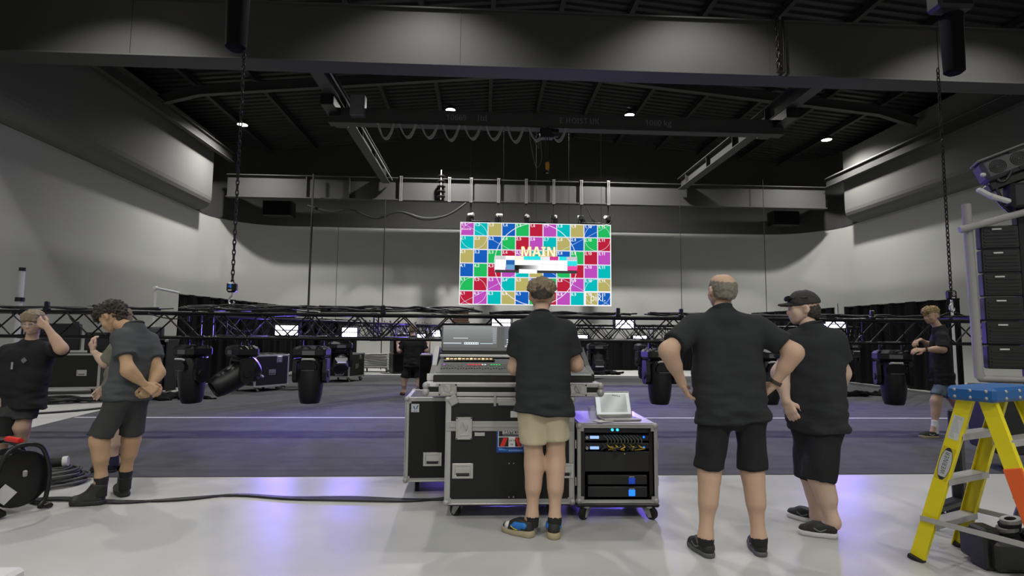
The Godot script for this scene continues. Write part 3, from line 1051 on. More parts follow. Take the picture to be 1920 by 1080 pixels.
func rigging() -> void:
	M.lens = mat(Color(0.12, 0.12, 0.14), 0.08, 0.2)
	var b: Mb
	truss("long black box truss hung low across the whole hall in the foreground", Vector3(-8.9, 1.34, -8.48), Vector3(8.54, 1.34, -8.48), 0.35, 0.35, 0.66)
	truss("dark box truss running back diagonally behind the long front truss at left", Vector3(-4.6, 1.36, -10.2), Vector3(-0.7, 1.36, -16.6), 0.33, 0.33, 0.5)
	truss("far box truss parallel to the front one, carrying the white strobes", Vector3(-0.9, 1.34, -13.25), Vector3(8.9, 1.34, -13.25), 0.34, 0.34, 0.5)
	truss("farthest low box truss near the rear black drapes", Vector3(-4.2, 1.34, -17.2), Vector3(7.5, 1.34, -17.2), 0.34, 0.34, 0.6)
	truss("far box truss set at an angle near the right-hand drapes", Vector3(7.2, 1.4, -12.3), Vector3(10.6, 1.4, -15.6), 0.33, 0.33, 0.55)
	hoist_chain("left", -3.69, -8.48, "4", M.blue_print, 2.08)
	hoist_chain("right", 7.33, -8.48, "8", M.white_paint, 2.1)
	for s in [[-3.69, "under the left hook"], [7.33, "under the right hook"]]:
		b = Mb.new()
		b.box(Vector3(0, 0, 0), Vector3(0.5, 0.03, 0.1), 0.006)
		for k in [-1.0, 1.0]:
			b.box(Vector3(k * 0.19, -0.03, 0), Vector3(0.05, 0.05, 0.4), 0.006)
			b.tube([Vector3(k * 0.05, 0.06, 0), Vector3(k * 0.19, 0.01, 0)], 0.012, 6)
		solo("lifting_bracket", b, M.dark_metal, "black lifting bracket across the top of the front truss %s" % s[1], "bracket", Vector3(s[0], 1.765, -8.48))
	# cables heaped along the top of the front truss
	var rng := RandomNumberGenerator.new()
	rng.seed = 11
	for s in [[-8.8, -7.2, "at the far left end", 3], [-6.9, -4.5, "between the grey-shirted man and left hook", 4], [-4.4, -2.2, "around the left hook", 8], [-2.4, 0.0, "above the front-facing stage light", 10], [0.1, 2.4, "behind the console operator", 5], [2.5, 5.8, "behind the two men on the right", 5], [4.9, 7.2, "by the blond man", 5]]:
		b = Mb.new()
		for j in s[3]:
			var pts := []
			var x: float = s[0]
			while x < s[1]:
				pts.append(Vector3(x, 1.735 + rng.randf() * (0.09 if s[3] > 6 else 0.035), -8.48 + rng.randf_range(-0.19, 0.19)))
				x += rng.randf_range(0.22, 0.5)
			if pts.size() > 2:
				b.tube(smooth_line(pts, 4), rng.randf_range(0.009, 0.017), 5)
		solo("truss_cable", b, M.cable, "black cables heaped along the front truss top %s" % s[2], "cables")
	for s in [[Vector3(-5.85, 1.68, -8.28), Vector3(-5.7, 1.52, -8.28), "short black cable tail with plug hanging inside the front truss at left"], [Vector3(-6.62, 1.68, -8.28), Vector3(-6.3, 1.45, -8.3), "thin black cable hanging in the front truss behind the woman"], [Vector3(-4.75, 1.68, -8.28), Vector3(-4.2, 1.62, -8.3), "slack black cable loop in the front truss beside the grey-shirted man"]]:
		b = Mb.new()
		b.tube(sag(s[0], s[1], 0.04, 8), 0.009, 6)
		b.cyl(s[1] + Vector3(0, 0.03, 0), s[1] - Vector3(0.0, 0.05, 0), 0.018, 0.02, 8)
		solo("cable_tail", b, M.cable, s[2], "cable")
	# cables draped all through the diagonal truss
	b = Mb.new()
	for j in 46:
		var u := rng.randf()
		var p := Vector3(-4.5, 1.72, -10.35).lerp(Vector3(-0.8, 1.72, -16.4), u)
		var q := Vector3(-4.5, 1.72, -10.35).lerp(Vector3(-0.8, 1.72, -16.4), clampf(u + rng.randf_range(-0.12, 0.12), 0, 1))
		p += Vector3(rng.randf_range(-0.15, 0.15), rng.randf_range(-0.02, 0.06), rng.randf_range(-0.15, 0.15))
		q += Vector3(rng.randf_range(-0.15, 0.15), rng.randf_range(-0.3, 0.02), rng.randf_range(-0.15, 0.15))
		b.tube(sag(p, q, rng.randf_range(0.12, 0.34), 8), rng.randf_range(0.008, 0.014), 5)
	solo("truss_cable", b, M.cable, "tangle of black cables draped all through the diagonal left truss", "cables", Vector3.ZERO, "", "stuff")
	# moving lights under the front truss
	var gr := "moving lights under the front truss"
	var y := 1.27
	moving_head("moving_light", "black moving-head light hanging beside the grey-shirted man's back, barrel down", Vector3(-4.2, y, -8.48), -0.55, 0.06, gr)
	moving_head("moving_light", "black moving-head light with its barrel tipped down to the left", Vector3(-3.5, y, -8.48), -0.85, -1.05, gr)
	moving_head("moving_light", "black moving-head light facing straight on, handle bar across its chest", Vector3(-2.5, y, -8.48), 0.0, 0.0, gr)
	moving_head("moving_light", "black moving-head light half hidden by the bald man's left elbow", Vector3(2.67, y, -8.48), 0.1, 0.03, gr)
	moving_head("moving_light", "black moving-head light seen between the bald man and the capped man", Vector3(4.34, y, -8.48), 0.15, 0.0, gr)
	moving_head("moving_light", "black moving-head light that the blond man is working on", Vector3(6.32, y, -8.48), -0.35, 0.03, gr)
	# smaller ones on the far trusses
	var gf := "moving lights on the far trusses"
	moving_head("far_moving_light", "far dark moving light standing out against the white floor, above the small road case", Vector3(-3.0, 1.3, -12.15), 0.4, 2.4, gf)
	moving_head("far_moving_light", "far dark moving light behind the operator's right elbow, head raised", Vector3(2.7, 1.3, -13.25), 0.0, PI - 0.35, gf)
	moving_head("far_moving_light", "far dark moving light between the operator and the bald man", Vector3(3.85, 1.3, -13.25), 0.2, 0.2, gf)
	moving_head("far_moving_light", "far dark moving light beyond the blond man's shoulder", Vector3(10.0, 1.35, -15.0), 0.2, 0.2, gf)
	# strobes: the bright white blocks
	strobe("bright two-row white strobe just left of the operator's shoulder", Vector3(0.42, 1.71, -13.02), 2, 0.42, 0.0, 1.3)
	strobe("bright two-row white strobe between the operator and the bald man", Vector3(3.29, 1.71, -13.02), 2, 0.42, 0.0, 1.3)
	strobe("bright two-row white strobe right of the capped man", Vector3(8.34, 1.76, -13.0), 2, 0.42, -0.25, 1.3)
	strobe("small bright strobe low beside the operator's right sleeve", Vector3(2.95, 1.42, -16.95), 1, 0.4, 0.0, 0.7)
	strobe("small bright strobe low to the left of the bald man", Vector3(4.75, 1.42, -16.95), 1, 0.4, 0.0, 0.7)
	strobe("bright cluster strobe at the left above the front-facing stage light", Vector3(-3.7, 1.48, -10.9), 2, 0.4, 0.2, 1.0)
	strobe("bright strobe above the small road case on castors", Vector3(-2.78, 1.46, -12.0), 2, 0.3, 0.3, 0.8)
	strobe("small bright strobe beside the far black-clad man's arm", Vector3(-1.55, 1.4, -14.4), 1, 0.2, 0.1, 0.6)
	strobe("small bright strobe at the left edge of the console screens", Vector3(-1.4, 1.48, -17.0), 2, 0.26, 0.0, 0.6)
	# drop lines to the far trusses
	for s in [[-7.34, 0.045, "thick black cable dropping from the rear girder behind the left hook", 8.3], [-6.21, 0.01, "thin wire hanging from the rear girder, left of the screen", 7.3], [-4.26, 0.022, "thin dark chain hanging just left of the screen", 7.3], [8.62, 0.014, "thin dark line hanging right of the screen", 7.3], [12.4, 0.014, "thin dark line hanging down past the rear girder above the capped man", 8.5]]:
		b = Mb.new()
		b.tube([Vector3(0, 0, 0), Vector3(0, s[3] * 0.5, 0), Vector3(0, s[3], 0)], s[1], 6)
		solo("drop_line", b, M.cable, s[2], "line", Vector3(s[0], 0.0, -24.15))
	# chain with a bracket hanging on the near girder
	b = chain_mesh(1.25, 0.13, 0.06)
	b.box(Vector3(0.14, -0.6, 0), Vector3(0.035, 1.35, 0.05), 0.006)
	b.tube([Vector3(0.12, -1.25, 0), Vector3(-0.2, -1.42, 0.3)], 0.02, 6)
	solo("girder_chain", b, M.chain, "short chain and steel strut hanging on the near girder's face at right", "chain", Vector3(6.66, 8.72, -12.1))
	# pipe-and-drape: long black curtains on stands
	for s in [["black curtain on a pipe frame along the left side", Vector3(-7.95, 2.45, -15.2), Vector3(-7.3, 2.5, -22.5), 4], ["black curtain on a pipe frame at the right behind the blond man", Vector3(12.4, 2.5, -14.1), Vector3(12.15, 2.5, -18.4), 3], ["second black curtain at the right, beyond the gap with the white post", Vector3(12.1, 2.5, -18.9), Vector3(11.4, 2.5, -23.5), 3]]:
		curtain(s[0], s[1], s[2], s[3])
	curtain("low black masking curtain in front of the rear wall, right of centre", Vector3(1.6, 1.38, -24.2), Vector3(10.6, 1.38, -24.6), 5)
	curtain("dark curtain hanging behind the front-facing stage light", Vector3(-6.4, 2.0, -19.6), Vector3(-4.8, 2.0, -22.0), 2)
	for s in [[Vector3(-7.92, 0, -14.05), 2.5, "slim white upright post holding the left curtain pipe"], [Vector3(12.05, 0, -18.65), 2.62, "slim white post in the gap between the two right curtains"], [Vector3(12.1, 0, -14.0), 2.52, "slim white post beside the blond man's head"]]:
		var po := thing("drape_post", s[2], "post", s[0])
		b = Mb.new()
		b.cyl(Vector3(0, 0.02, 0), Vector3(0, s[1], 0), 0.035, 0.03, 10)
		part("pole", b, M.white_paint, po)
		b = Mb.new()
		b.box(Vector3(0, 0.012, 0), Vector3(0.5, 0.024, 0.5), 0.006)
		part("base_plate", b, M.dark_metal, po)
	b = Mb.new()
	b.cyl(Vector3(-7.92, 2.5, -14.05), Vector3(-7.95, 2.47, -15.15), 0.03, 0.03, 10)
	b.cyl(Vector3(-7.92, 2.5, -14.1), Vector3(-7.92, 2.5, -14.0), 0.045, 0.045, 10)
	solo("drape_pipe", b, M.white_paint, "white horizontal pipe from the post to the left black curtain", "pipe")
	# upright white tube light at far left
	var tl := thing("tube_light", "tall white tube light on end behind the woman, black collar halfway", "tube light", Vector3(-8.02, 0, -10.2))
	b = Mb.new()
	b.cyl(Vector3(0, 0.03, 0), Vector3(0, 2.48, 0), 0.045, 0.045, 12)
	part("tube", b, M.white_paint, tl)
	b = Mb.new()
	b.cyl(Vector3(0, 2.46, 0), Vector3(0, 2.52, 0), 0.05, 0.05, 12)
	part("end_cap", b, M.black_metal, tl)
	b = Mb.new()
	b.cyl(Vector3(0, 1.93, 0), Vector3(0, 2.0, 0), 0.07, 0.07, 12)
	part("collar", b, M.black_metal, tl)
	b = Mb.new()
	b.cyl(Vector3(0, 0, 0), Vector3(0, 0.04, 0), 0.2, 0.18, 16)
	part("base", b, M.black_metal, tl)
	screen()

func curtain(label: String, a: Vector3, c: Vector3, panels: int) -> void:
	# heavy black cloth in soft folds, panel by panel, from its pipe to the floor
	var t := thing("drape", label, "curtain", Vector3(a.x, 0, a.z))
	var d := Vector3(c.x - a.x, 0, c.z - a.z)
	var along := d.normalized()
	var out := Vector3(along.z, 0, -along.x)
	for p in panels:
		var b := Mb.new()
		var n := 26
		for i in n:
			var q := []
			for k in [0, 1]:
				var u: float = (p + (i + k) / float(n)) / panels
				u = clampf(u, 0.0, 1.0)
				var w := sin(u * d.length() * 9.0) * 0.05 + sin(u * d.length() * 23.0) * 0.02
				q.append(d * u + out * w)
			var h0 := lerpf(a.y, c.y, (p + i / float(n)) / panels)
			var h1 := lerpf(a.y, c.y, (p + (i + 1) / float(n)) / panels)
			var nn: Vector3 = ((q[1] - q[0]) as Vector3).cross(Vector3.UP).normalized()
			var th := nn * 0.012
			b.quad(q[0] + th + Vector3.UP * 0.01, q[1] + th + Vector3.UP * 0.01, q[1] + th + Vector3.UP * h1, q[0] + th + Vector3.UP * h0, nn)
			b.quad(q[0] - th + Vector3.UP * 0.01, q[1] - th + Vector3.UP * 0.01, q[1] - th + Vector3.UP * h1, q[0] - th + Vector3.UP * h0, -nn)
			b.quad(q[0] - th + Vector3.UP * h0, q[1] - th + Vector3.UP * h1, q[1] + th + Vector3.UP * h1, q[0] + th + Vector3.UP * h0, Vector3.UP)
		part("cloth_panel", b, M.drape, t)
	var b2 := Mb.new()
	b2.cyl(Vector3(0, a.y - 0.02, 0), d + Vector3(0, c.y - 0.02, 0), 0.022, 0.022, 8)
	part("pipe", b2, M.dark_metal, t)

func screen_picture() -> Image:
	var cell := 96
	var im := picture(11 * cell, 6 * cell, Color.BLACK)
	var cols := [Color8(188, 76, 186), Color8(0, 186, 186), Color8(184, 174, 102), Color8(18, 92, 186), Color8(32, 186, 92), Color8(186, 30, 58)]
	var white := Color(0.93, 0.92, 0.97)
	for r in 6:
		for c in 11:
			im.fill_rect(Rect2i(c * cell, r * cell, cell, cell), white)
			im.fill_rect(Rect2i(c * cell + 4, r * cell + 3, cell - 7, cell - 7), cols[(r + c) % 6])
	var dot := func(p: Vector2, rad: int, col: Color) -> void:
		im.fill_rect(Rect2i(int(p.x) - rad, int(p.y) - rad, rad * 2, rad * 2), col)
	var ring := func(c: Vector2, rad: float, wd: int) -> void:
		for k in int(rad * 7):
			dot.call(c + Vector2.from_angle(TAU * k / int(rad * 7)) * rad, wd, white)
	ring.call(Vector2(528, 288), 288.0, 2)
	for c in [Vector2(96, 96), Vector2(960, 96), Vector2(96, 480), Vector2(960, 480)]:
		ring.call(c, 92.0, 1)
	for k in 1400:
		var u := k / 1400.0
		dot.call(Vector2(u * 1056, u * 576), 1, Color(0.8, 0.9, 1.0))
		dot.call(Vector2(u * 1056, 576 - u * 576), 1, Color(0.8, 0.9, 1.0))
	for r in 6:
		for c in 11:
			write_on(im, "%d,%d" % [r + 1, c + 1], Vector2i(c * cell + 5, r * cell + 26), 26, Color.WHITE)
	write_on(im, "71.0.4:10", Vector2i(5, 56), 17, Color.WHITE)
	# the grey-scale card across the middle
	im.fill_rect(Rect2i(244, 232, 570, 30), Color.WHITE)
	var top := [[244, 316, Color8(214, 212, 214)], [380, 444, Color8(250, 246, 224)], [444, 560, Color8(46, 228, 232)], [560, 624, Color8(240, 240, 248)], [624, 684, Color8(216, 62, 150)], [690, 742, Color8(46, 228, 232)], [742, 816, Color8(204, 202, 208)]]
	for q in top:
		im.fill_rect(Rect2i(q[0], 232, q[1] - q[0], 27), q[2])
	im.fill_rect(Rect2i(244, 259, 504, 38), Color.WHITE)
	im.fill_rect(Rect2i(244, 259, 72, 72), Color.WHITE)
	im.fill_rect(Rect2i(320, 262, 60, 32), Color8(40, 102, 178))
	im.fill_rect(Rect2i(320, 294, 60, 34), Color8(104, 164, 206))
	for x in range(380, 748):
		var v := clampf((x - 380) / 170.0, 0.12, 1.0)
		im.fill_rect(Rect2i(x, 296, 1, 36), Color(v, v, v))
	im.fill_rect(Rect2i(748, 262, 68, 34), Color8(46, 228, 232))
	im.fill_rect(Rect2i(748, 298, 68, 30), Color8(240, 80, 170))
	im.fill_rect(Rect2i(748, 328, 68, 6), Color8(160, 30, 30))
	im.fill_rect(Rect2i(244, 332, 572, 18), Color8(62, 64, 64))
	im.fill_rect(Rect2i(410, 324, 126, 30), Color.WHITE)
	for off in [Vector2i(-3, 0), Vector2i(3, 0), Vector2i(0, 3), Vector2i(0, -3)]:
		write_on(im, "MAIN", Vector2i(418, 232) + off, 92, Color8(226, 170, 20))
	write_on(im, "MAIN", Vector2i(418, 232), 92, Color8(255, 252, 226))
	# framed lower right corner
	for k in 8:
		for e in [Rect2i(868 + k, 476, 1, 100), Rect2i(1047 + k, 476, 1, 100), Rect2i(868, 472 + k, 188, 1), Rect2i(868, 567 + k, 188, 1)]:
			im.fill_rect(e, Color.WHITE)
	write_on(im, "pixl.", Vector2i(905, 540), 60, Color.WHITE, false)
	im.fill_rect(Rect2i(0, 0, 1056, 5), Color.WHITE)
	im.fill_rect(Rect2i(0, 570, 1056, 6), Color.WHITE)
	im.fill_rect(Rect2i(0, 0, 5, 576), Color.WHITE)
	im.fill_rect(Rect2i(1050, 0, 6, 576), Color.WHITE)
	return im

func screen() -> void:
	var im := screen_picture()
	var pm := print_mat(im, 0.6, 1.0)
	var t := thing("led_screen", "large lit video screen of square tiles showing a bright coloured test grid", "screen", Vector3(1.88, 2.53, -20.2), 0.006)
	for r in 6:
		for c in 11:
			var b := Mb.new()
			var x := (c - 5.5) * 0.499
			var y := (5 - r) * 0.497
			b.quad(Vector3(x, y, 0.04), Vector3(x + 0.4975, y, 0.04), Vector3(x + 0.4975, y + 0.4955, 0.04), Vector3(x, y + 0.4955, 0.04), Vector3(0, 0, 1), Vector2(c / 11.0, (r + 1) / 6.0), Vector2((c + 1) / 11.0, (r + 1) / 6.0), Vector2((c + 1) / 11.0, r / 6.0), Vector2(c / 11.0, r / 6.0))
			part("display_tile", b, pm, t)
	var b := Mb.new()
	for r in 6:
		for c in 11:
			b.box(Vector3((c - 5) * 0.499, (5 - r) * 0.497 + 0.248, -0.02), Vector3(0.496, 0.494, 0.1), 0.006)
	part("cabinet_backs", b, M.black_metal, t).set_meta("kind", "stuff")
	for x in [-2.0, 0.0, 2.0]:
		b = Mb.new()
		b.box(Vector3(x, 3.02, -0.02), Vector3(0.7, 0.05, 0.1), 0.01)
		part("fly_bar", b, M.dark_metal, t)
	for x in [-2.4, -1.2, 0.0, 1.2, 2.4]:
		var w := Mb.new()
		w.cyl(Vector3(0, 0, 0), Vector3(0, 5.0, 0), 0.006, 0.006, 5)
		solo("screen_wire", w, M.cable, "thin steel wire holding up the video screen, %s" % {-2.4: "leftmost", -1.2: "second from left", 0.0: "middle one", 1.2: "second from right", 2.4: "rightmost"}[x], "wire", Vector3(1.88 + x, 5.55, -20.22), "screen wires")
	var l := AreaLight3D.new()
	l.name = "screen_light"
	l.area_size = Vector2(5.4, 2.9)
	l.area_normalize_energy = true
	l.light_energy = 0.8
	l.light_color = Color(0.75, 0.8, 0.95)
	l.area_range = 30.0
	l.shadow_enabled = true
	l.transform = Transform3D(Basis(Vector3.UP, PI), Vector3(1.88, 4.0, -20.1))
	add_child(l, true)
# ---------------------------------------------------------------- flight cases, console, rack, ladder, cable reel
func castor(parent: Node, at: Vector3, turn: float, r := 0.05, fork: Material = null) -> void:
	var h := at.y
	var q := Basis(Vector3.UP, turn)
	var b := Mb.new()
	b.box(at + Vector3(0, -0.006, 0), Vector3(0.11, 0.012, 0.1), 0.003, q)
	for s in [-1.0, 1.0]:
		b.prism(PackedVector2Array([Vector2(-0.045, 0), Vector2(0.03, 0), Vector2(0.055, -(h - r) - 0.012), Vector2(0.025, -(h - r) - 0.02)]), s * 0.022, s * 0.026, Transform3D(q, at + Vector3(0, -0.012, 0)))
	part("castor_fork", b, fork if fork else M.alu_dull, parent)
	b = Mb.new()
	var c := at + q * Vector3(0.038, 0, 0)
	c.y = r
	b.cyl(c - q.z * 0.018, c + q.z * 0.018, r, r, 18)
	part("castor_wheel", b, M.rubber, parent)

func recessed_handle(parent: Node, x: Transform3D, w := 0.17, h := 0.12) -> void:
	# a dished steel plate with a sprung bar, facing local +z
	var b := Mb.new()
	for s in [-1.0, 1.0]:
		b.box(x * Vector3(s * (w / 2 - 0.012), 0, 0.002), Vector3(0.024, h, 0.008), 0.003, x.basis)
		b.box(x * Vector3(0, s * (h / 2 - 0.012), 0.002), Vector3(w - 0.04, 0.024, 0.008), 0.003, x.basis)
	b.box(x * Vector3(0, 0, -0.001), Vector3(w - 0.04, h - 0.04, 0.004), 0.0, x.basis)
	part("handle_dish", b, M.chrome, parent)
	b = Mb.new()
	b.tube([x * Vector3(-w * 0.27, -h * 0.2, 0.004), x * Vector3(-w * 0.27, -h * 0.24, 0.016), x * Vector3(w * 0.27, -h * 0.24, 0.016), x * Vector3(w * 0.27, -h * 0.2, 0.004)], 0.0085, 8)
	part("handle_grip", b, M.rubber, parent)

func butterfly(parent: Node, x: Transform3D, w := 0.12, h := 0.17) -> void:
	# a recessed twist latch, facing local +z
	var b := Mb.new()
	b.box(x * Vector3(0, 0, 0.002), Vector3(w, h, 0.008), 0.004, x.basis)
	for s in [-1.0, 1.0]:
		b.box(x * Vector3(s * (w / 2 - 0.008), 0, 0.007), Vector3(0.014, h, 0.006), 0.002, x.basis)
		b.box(x * Vector3(0, s * (h / 2 - 0.008), 0.007), Vector3(w, 0.014, 0.006), 0.002, x.basis)
	part("latch_dish", b, M.chrome, parent)
	b = Mb.new()
	b.cyl(x * Vector3(0, 0.01, 0.005), x * Vector3(0, 0.01, 0.014), 0.03, 0.026, 16)
	b.box(x * Vector3(0, 0.01, 0.016), Vector3(0.012, 0.07, 0.01), 0.003, x.basis * Basis(Vector3.BACK, 0.5))
	b.box(x * Vector3(0, -h * 0.3, 0.008), Vector3(w * 0.55, 0.016, 0.008), 0.003, x.basis)
	part("latch_twist", b, M.alu, parent)

func case_shell(t: Node3D, s: Vector3, y0: float, edge := 0.03, edge_mat: Material = null, skip_front := false) -> void:
	# black laminate panels in aluminium angle with ball corners; base centre at the thing's origin
	var em: Material = edge_mat if edge_mat else M.alu
	var c := Vector3(0, y0 + s.y / 2, 0)
	var names := ["side_panel", "side_panel", "bottom_panel", "top_panel", "back_panel", "front_panel"]
	var k := 0
	for ax in 3:
		for sg in [-1.0, 1.0]:
			if not (skip_front and k == 5):
				var o := Vector3.ZERO
				o[ax] = sg * (s[ax] / 2 - 0.008)
				var d := s - Vector3.ONE * 0.02
				d[ax] = 0.012
				var b := Mb.new()
				b.box(c + o, d)
				part(names[k], b, M.laminate, t)
			k += 1
	for ax in 3:
		var a1 := (ax + 1) % 3
		var a2 := (ax + 2) % 3
		for s1 in [-1.0, 1.0]:
			for s2 in [-1.0, 1.0]:
				var b := Mb.new()
				for leg in 2:
					var o := Vector3.ZERO
					o[a1] = s1 * (s[a1] / 2 - (0.0015 if leg == 0 else edge / 2))
					o[a2] = s2 * (s[a2] / 2 - (edge / 2 if leg == 0 else 0.0015))
					var d := Vector3.ONE
					d[ax] = s[ax] - 0.02
					d[a1] = 0.003 if leg == 0 else edge
					d[a2] = edge if leg == 0 else 0.003
					b.box(c + o, d)
				var e := Vector3.ZERO
				e[a1] = s1 * (s[a1] / 2 - 0.004)
				e[a2] = s2 * (s[a2] / 2 - 0.004)
				var f := e
				e[ax] = -s[ax] / 2 + 0.02
				f[ax] = s[ax] / 2 - 0.02
				b.cyl(c + e, c + f, 0.007, 0.007, 8)
				part("edge_angle", b, em, t)
	for sx in [-1.0, 1.0]:
		for sy in [-1.0, 1.0]:
			for sz in [-1.0, 1.0]:
				var p := c + Vector3(sx, sy, sz) * (s / 2)
				var b := Mb.new()
				b.sphere(p - Vector3(sx, sy, sz) * 0.014, Vector3.ONE * 0.027, 12, 8)
				for ax in 3:
					var d := Vector3.ONE * 0.05
					d[ax] = 0.004
					var sg := Vector3(sx, sy, sz)
					var o := p - sg * 0.025
					o[ax] = p[ax]
					b.box(o, d)
				part("ball_corner", b, M.alu_dull, t)

func flat_turn(at: Vector3, face := 0) -> Transform3D:
	# a frame whose +z points out of the front (0), left (1), right (2), top (3)
	match face:
		1: return Transform3D(Basis(Vector3.UP, -PI / 2), at)
		2: return Transform3D(Basis(Vector3.UP, PI / 2), at)
		3: return Transform3D(Basis(Vector3.RIGHT, -PI / 2), at)
	return Transform3D(Basis(), at)

func foreground() -> void:
	var b: Mb
	# ---- the big case that carries the console
	var c := thing("flight_case", "large black flight case on castors under the lighting console, tour sticker on its front", "flight case", Vector3(0.22, 0, -4.85))
	var s := Vector3(0.99, 0.80, 0.86)
	case_shell(c, s, 0.115, 0.04)
	var fz := s.z / 2
	b = Mb.new()
	b.box(Vector3(0, 0.70, fz), Vector3(0.99, 0.075, 0.012), 0.003)
	b.box(Vector3(0, 0.70, fz + 0.007), Vector3(0.93, 0.02, 0.006), 0.002)
	part("lid_band", b, M.alu_dull, c)
	butterfly(c, flat_turn(Vector3(-0.355, 0.685, fz + 0.008)), 0.125, 0.17)
	butterfly(c, flat_turn(Vector3(0.36, 0.685, fz + 0.008)), 0.125, 0.17)
	recessed_handle(c, flat_turn(Vector3(-0.36, 0.365, fz)), 0.16, 0.115)
	recessed_handle(c, flat_turn(Vector3(0.41, 0.365, fz)), 0.16, 0.115)
	b = Mb.new()
	b.box(Vector3(0.075, 0.875, fz + 0.004), Vector3(0.34, 0.035, 0.008), 0.002)
	part("label_rail", b, M.alu_dull, c)
	b = Mb.new()
	b.box(Vector3(-0.12, 0.895, fz - 0.0), Vector3(0.02, 0.09, 0.012), 0.003)
	part("rail_post", b, M.alu_dull, c)
	b = Mb.new()
	b.box(Vector3(-0.44, 0.895, fz + 0.006), Vector3(0.07, 0.07, 0.012), 0.01, Basis(Vector3.BACK, 0.5))
	part("corner_brace", b, M.alu_dull, c)
	b = Mb.new()
	b.box(Vector3(-0.235, 0.64, fz + 0.006), Vector3(0.08, 0.028, 0.006), 0.002)
	part("label_clip", b, M.chrome, c)
	b = Mb.new()
	b.box(Vector3(0.05, 0.79, fz + 0.006), Vector3(0.1, 0.05, 0.006), 0.003)
	part("label_holder", b, M.pale_plastic, c)
	for y in [0.42, 0.17]:
		b = Mb.new()
		for x in [-0.006, 0.028]:
			b.sphere(Vector3(x, y, fz), Vector3(0.006, 0.008, 0.004), 8, 5)
		part("rivet", b, M.chrome, c)
	var im := picture(256, 256, Color8(24, 72, 150))
	im.fill_rect(Rect2i(14, 14, 228, 186), Color8(225, 226, 232))
	im.fill_rect(Rect2i(20, 20, 216, 70), Color8(22, 24, 28))
	write_on(im, "BASTILLE", Vector2i(52, 62), 40, Color8(226, 226, 226))
	im.fill_rect(Rect2i(58, 72, 150, 4), Color8(200, 200, 200))
	im.fill_rect(Rect2i(20, 98, 216, 98), Color8(20, 20, 22))
	for i in 90:
		im.fill_rect(Rect2i(62 - i / 3, 104 + i, 42, 1), Color8(212, 46, 38))
		im.fill_rect(Rect2i(172 + i / 3, 104 + i, 30, 1), Color8(212, 46, 38))
	im.fill_rect(Rect2i(112, 98, 62, 98), Color8(214, 214, 214))
	write_on(im, "LA 15", Vector2i(116, 140), 24, Color8(30, 30, 30))
	write_on(im, "SN", Vector2i(128, 180), 22, Color8(60, 60, 60))
	im.fill_rect(Rect2i(60, 206, 190, 8), Color8(20, 30, 60))
	for i in 40:
		im.fill_rect(Rect2i(20 + i * 2, 210 + i / 2, 4, 24 - i / 2), Color8(80, 150, 214))
	write_on(im, "WOODSHED", Vector2i(110, 244), 24, Color8(140, 190, 235))
	part("sticker", plate(Vector3(0.0, 0.595, fz + 0.001), Vector3(0.105, 0, 0), Vector3(0, 0.092, 0)), print_mat(im), c)
	for x in [-0.39, 0.37]:
		for z in [-0.33, 0.33]:
			castor(c, Vector3(x, 0.115, z), 2.4 + x + z, 0.045)
	b = Mb.new()
	b.box(Vector3(0, 0.108, 0), Vector3(0.94, 0.016, 0.82), 0.003)
	part("castor_board", b, M.black_metal, c)
	# ---- the tray: the console's own case base
	c = thing("console_tray", "shallow aluminium-edged flight case tray holding the lighting console", "flight case", Vector3(0.245, 0.925, -4.93))
	s = Vector3(1.38, 0.1, 1.0)
	b = Mb.new()
	b.box(Vector3(0, 0.05, 0), Vector3(s.x - 0.02, 0.08, s.z - 0.02), 0.004)
	part("tray_body", b, M.laminate, c)
	for y in [0.014, 0.086]:
		b = Mb.new()
		b.box(Vector3(0, y, 0), Vector3(s.x, 0.034, s.z), 0.006)
		part("edge_band", b, M.alu, c)
	for x in [-0.68, 0.68]:
		for z in [-0.49, 0.49]:
			b = Mb.new()
			b.sphere(Vector3(x, 0.03, z), Vector3(0.03, 0.034, 0.03), 12, 8)
			b.sphere(Vector3(x, 0.078, z), Vector3(0.026, 0.03, 0.026), 12, 8)
			part("ball_corner", b, M.alu_dull, c)
	for x in [-0.51, 0.5]:
		butterfly(c, flat_turn(Vector3(x, 0.05, s.z / 2 + 0.002)), 0.14, 0.09)
	b = Mb.new()
	b.box(Vector3(0.36, 0.045, s.z / 2 + 0.001), Vector3(0.12, 0.03, 0.003))
	part("label_holder", b, M.black_metal, c)
	b = Mb.new()
	b.box(Vector3(-0.625, 0.085, s.z / 2 + 0.001), Vector3(0.045, 0.022, 0.006), 0.002)
	part("white_tag", b, M.white_paint, c)
	console()
	rack()
	# ---- the case standing behind on the left
	c = thing("flight_case", "narrower black flight case on castors standing just left of the console case", "flight case", Vector3(-0.33, 0, -5.5), 0.04)
	s = Vector3(0.72, 0.73, 0.74)
	case_shell(c, s, 0.112, 0.032)
	recessed_handle(c, flat_turn(Vector3(-0.115, 0.305, s.z / 2)), 0.165, 0.12)
	im = picture(64, 64, Color8(196, 200, 204))
	for i in 30:
		im.fill_rect(Rect2i(14 + i / 2, 18 + i, maxi(2, 12 - i / 3), 1), Color8(20, 90, 160))
		im.fill_rect(Rect2i(50 - i / 2, 10 + i, 8, 1), Color8(10, 60, 120))
	im.fill_rect(Rect2i(14, 54, 36, 4), Color8(110, 120, 130))
	part("sticker", plate(Vector3(-0.275, 0.75, s.z / 2 + 0.001), Vector3(0.035, 0, 0), Vector3(0, 0.036, 0)), print_mat(im), c)
	for x in [-0.25, 0.25]:
		for z in [-0.27, 0.27]:
			castor(c, Vector3(x, 0.112, z), 1.9 + x, 0.045)
	ladder()
	reel()
	floor_cables()
	led_cart()
	dolly_box()

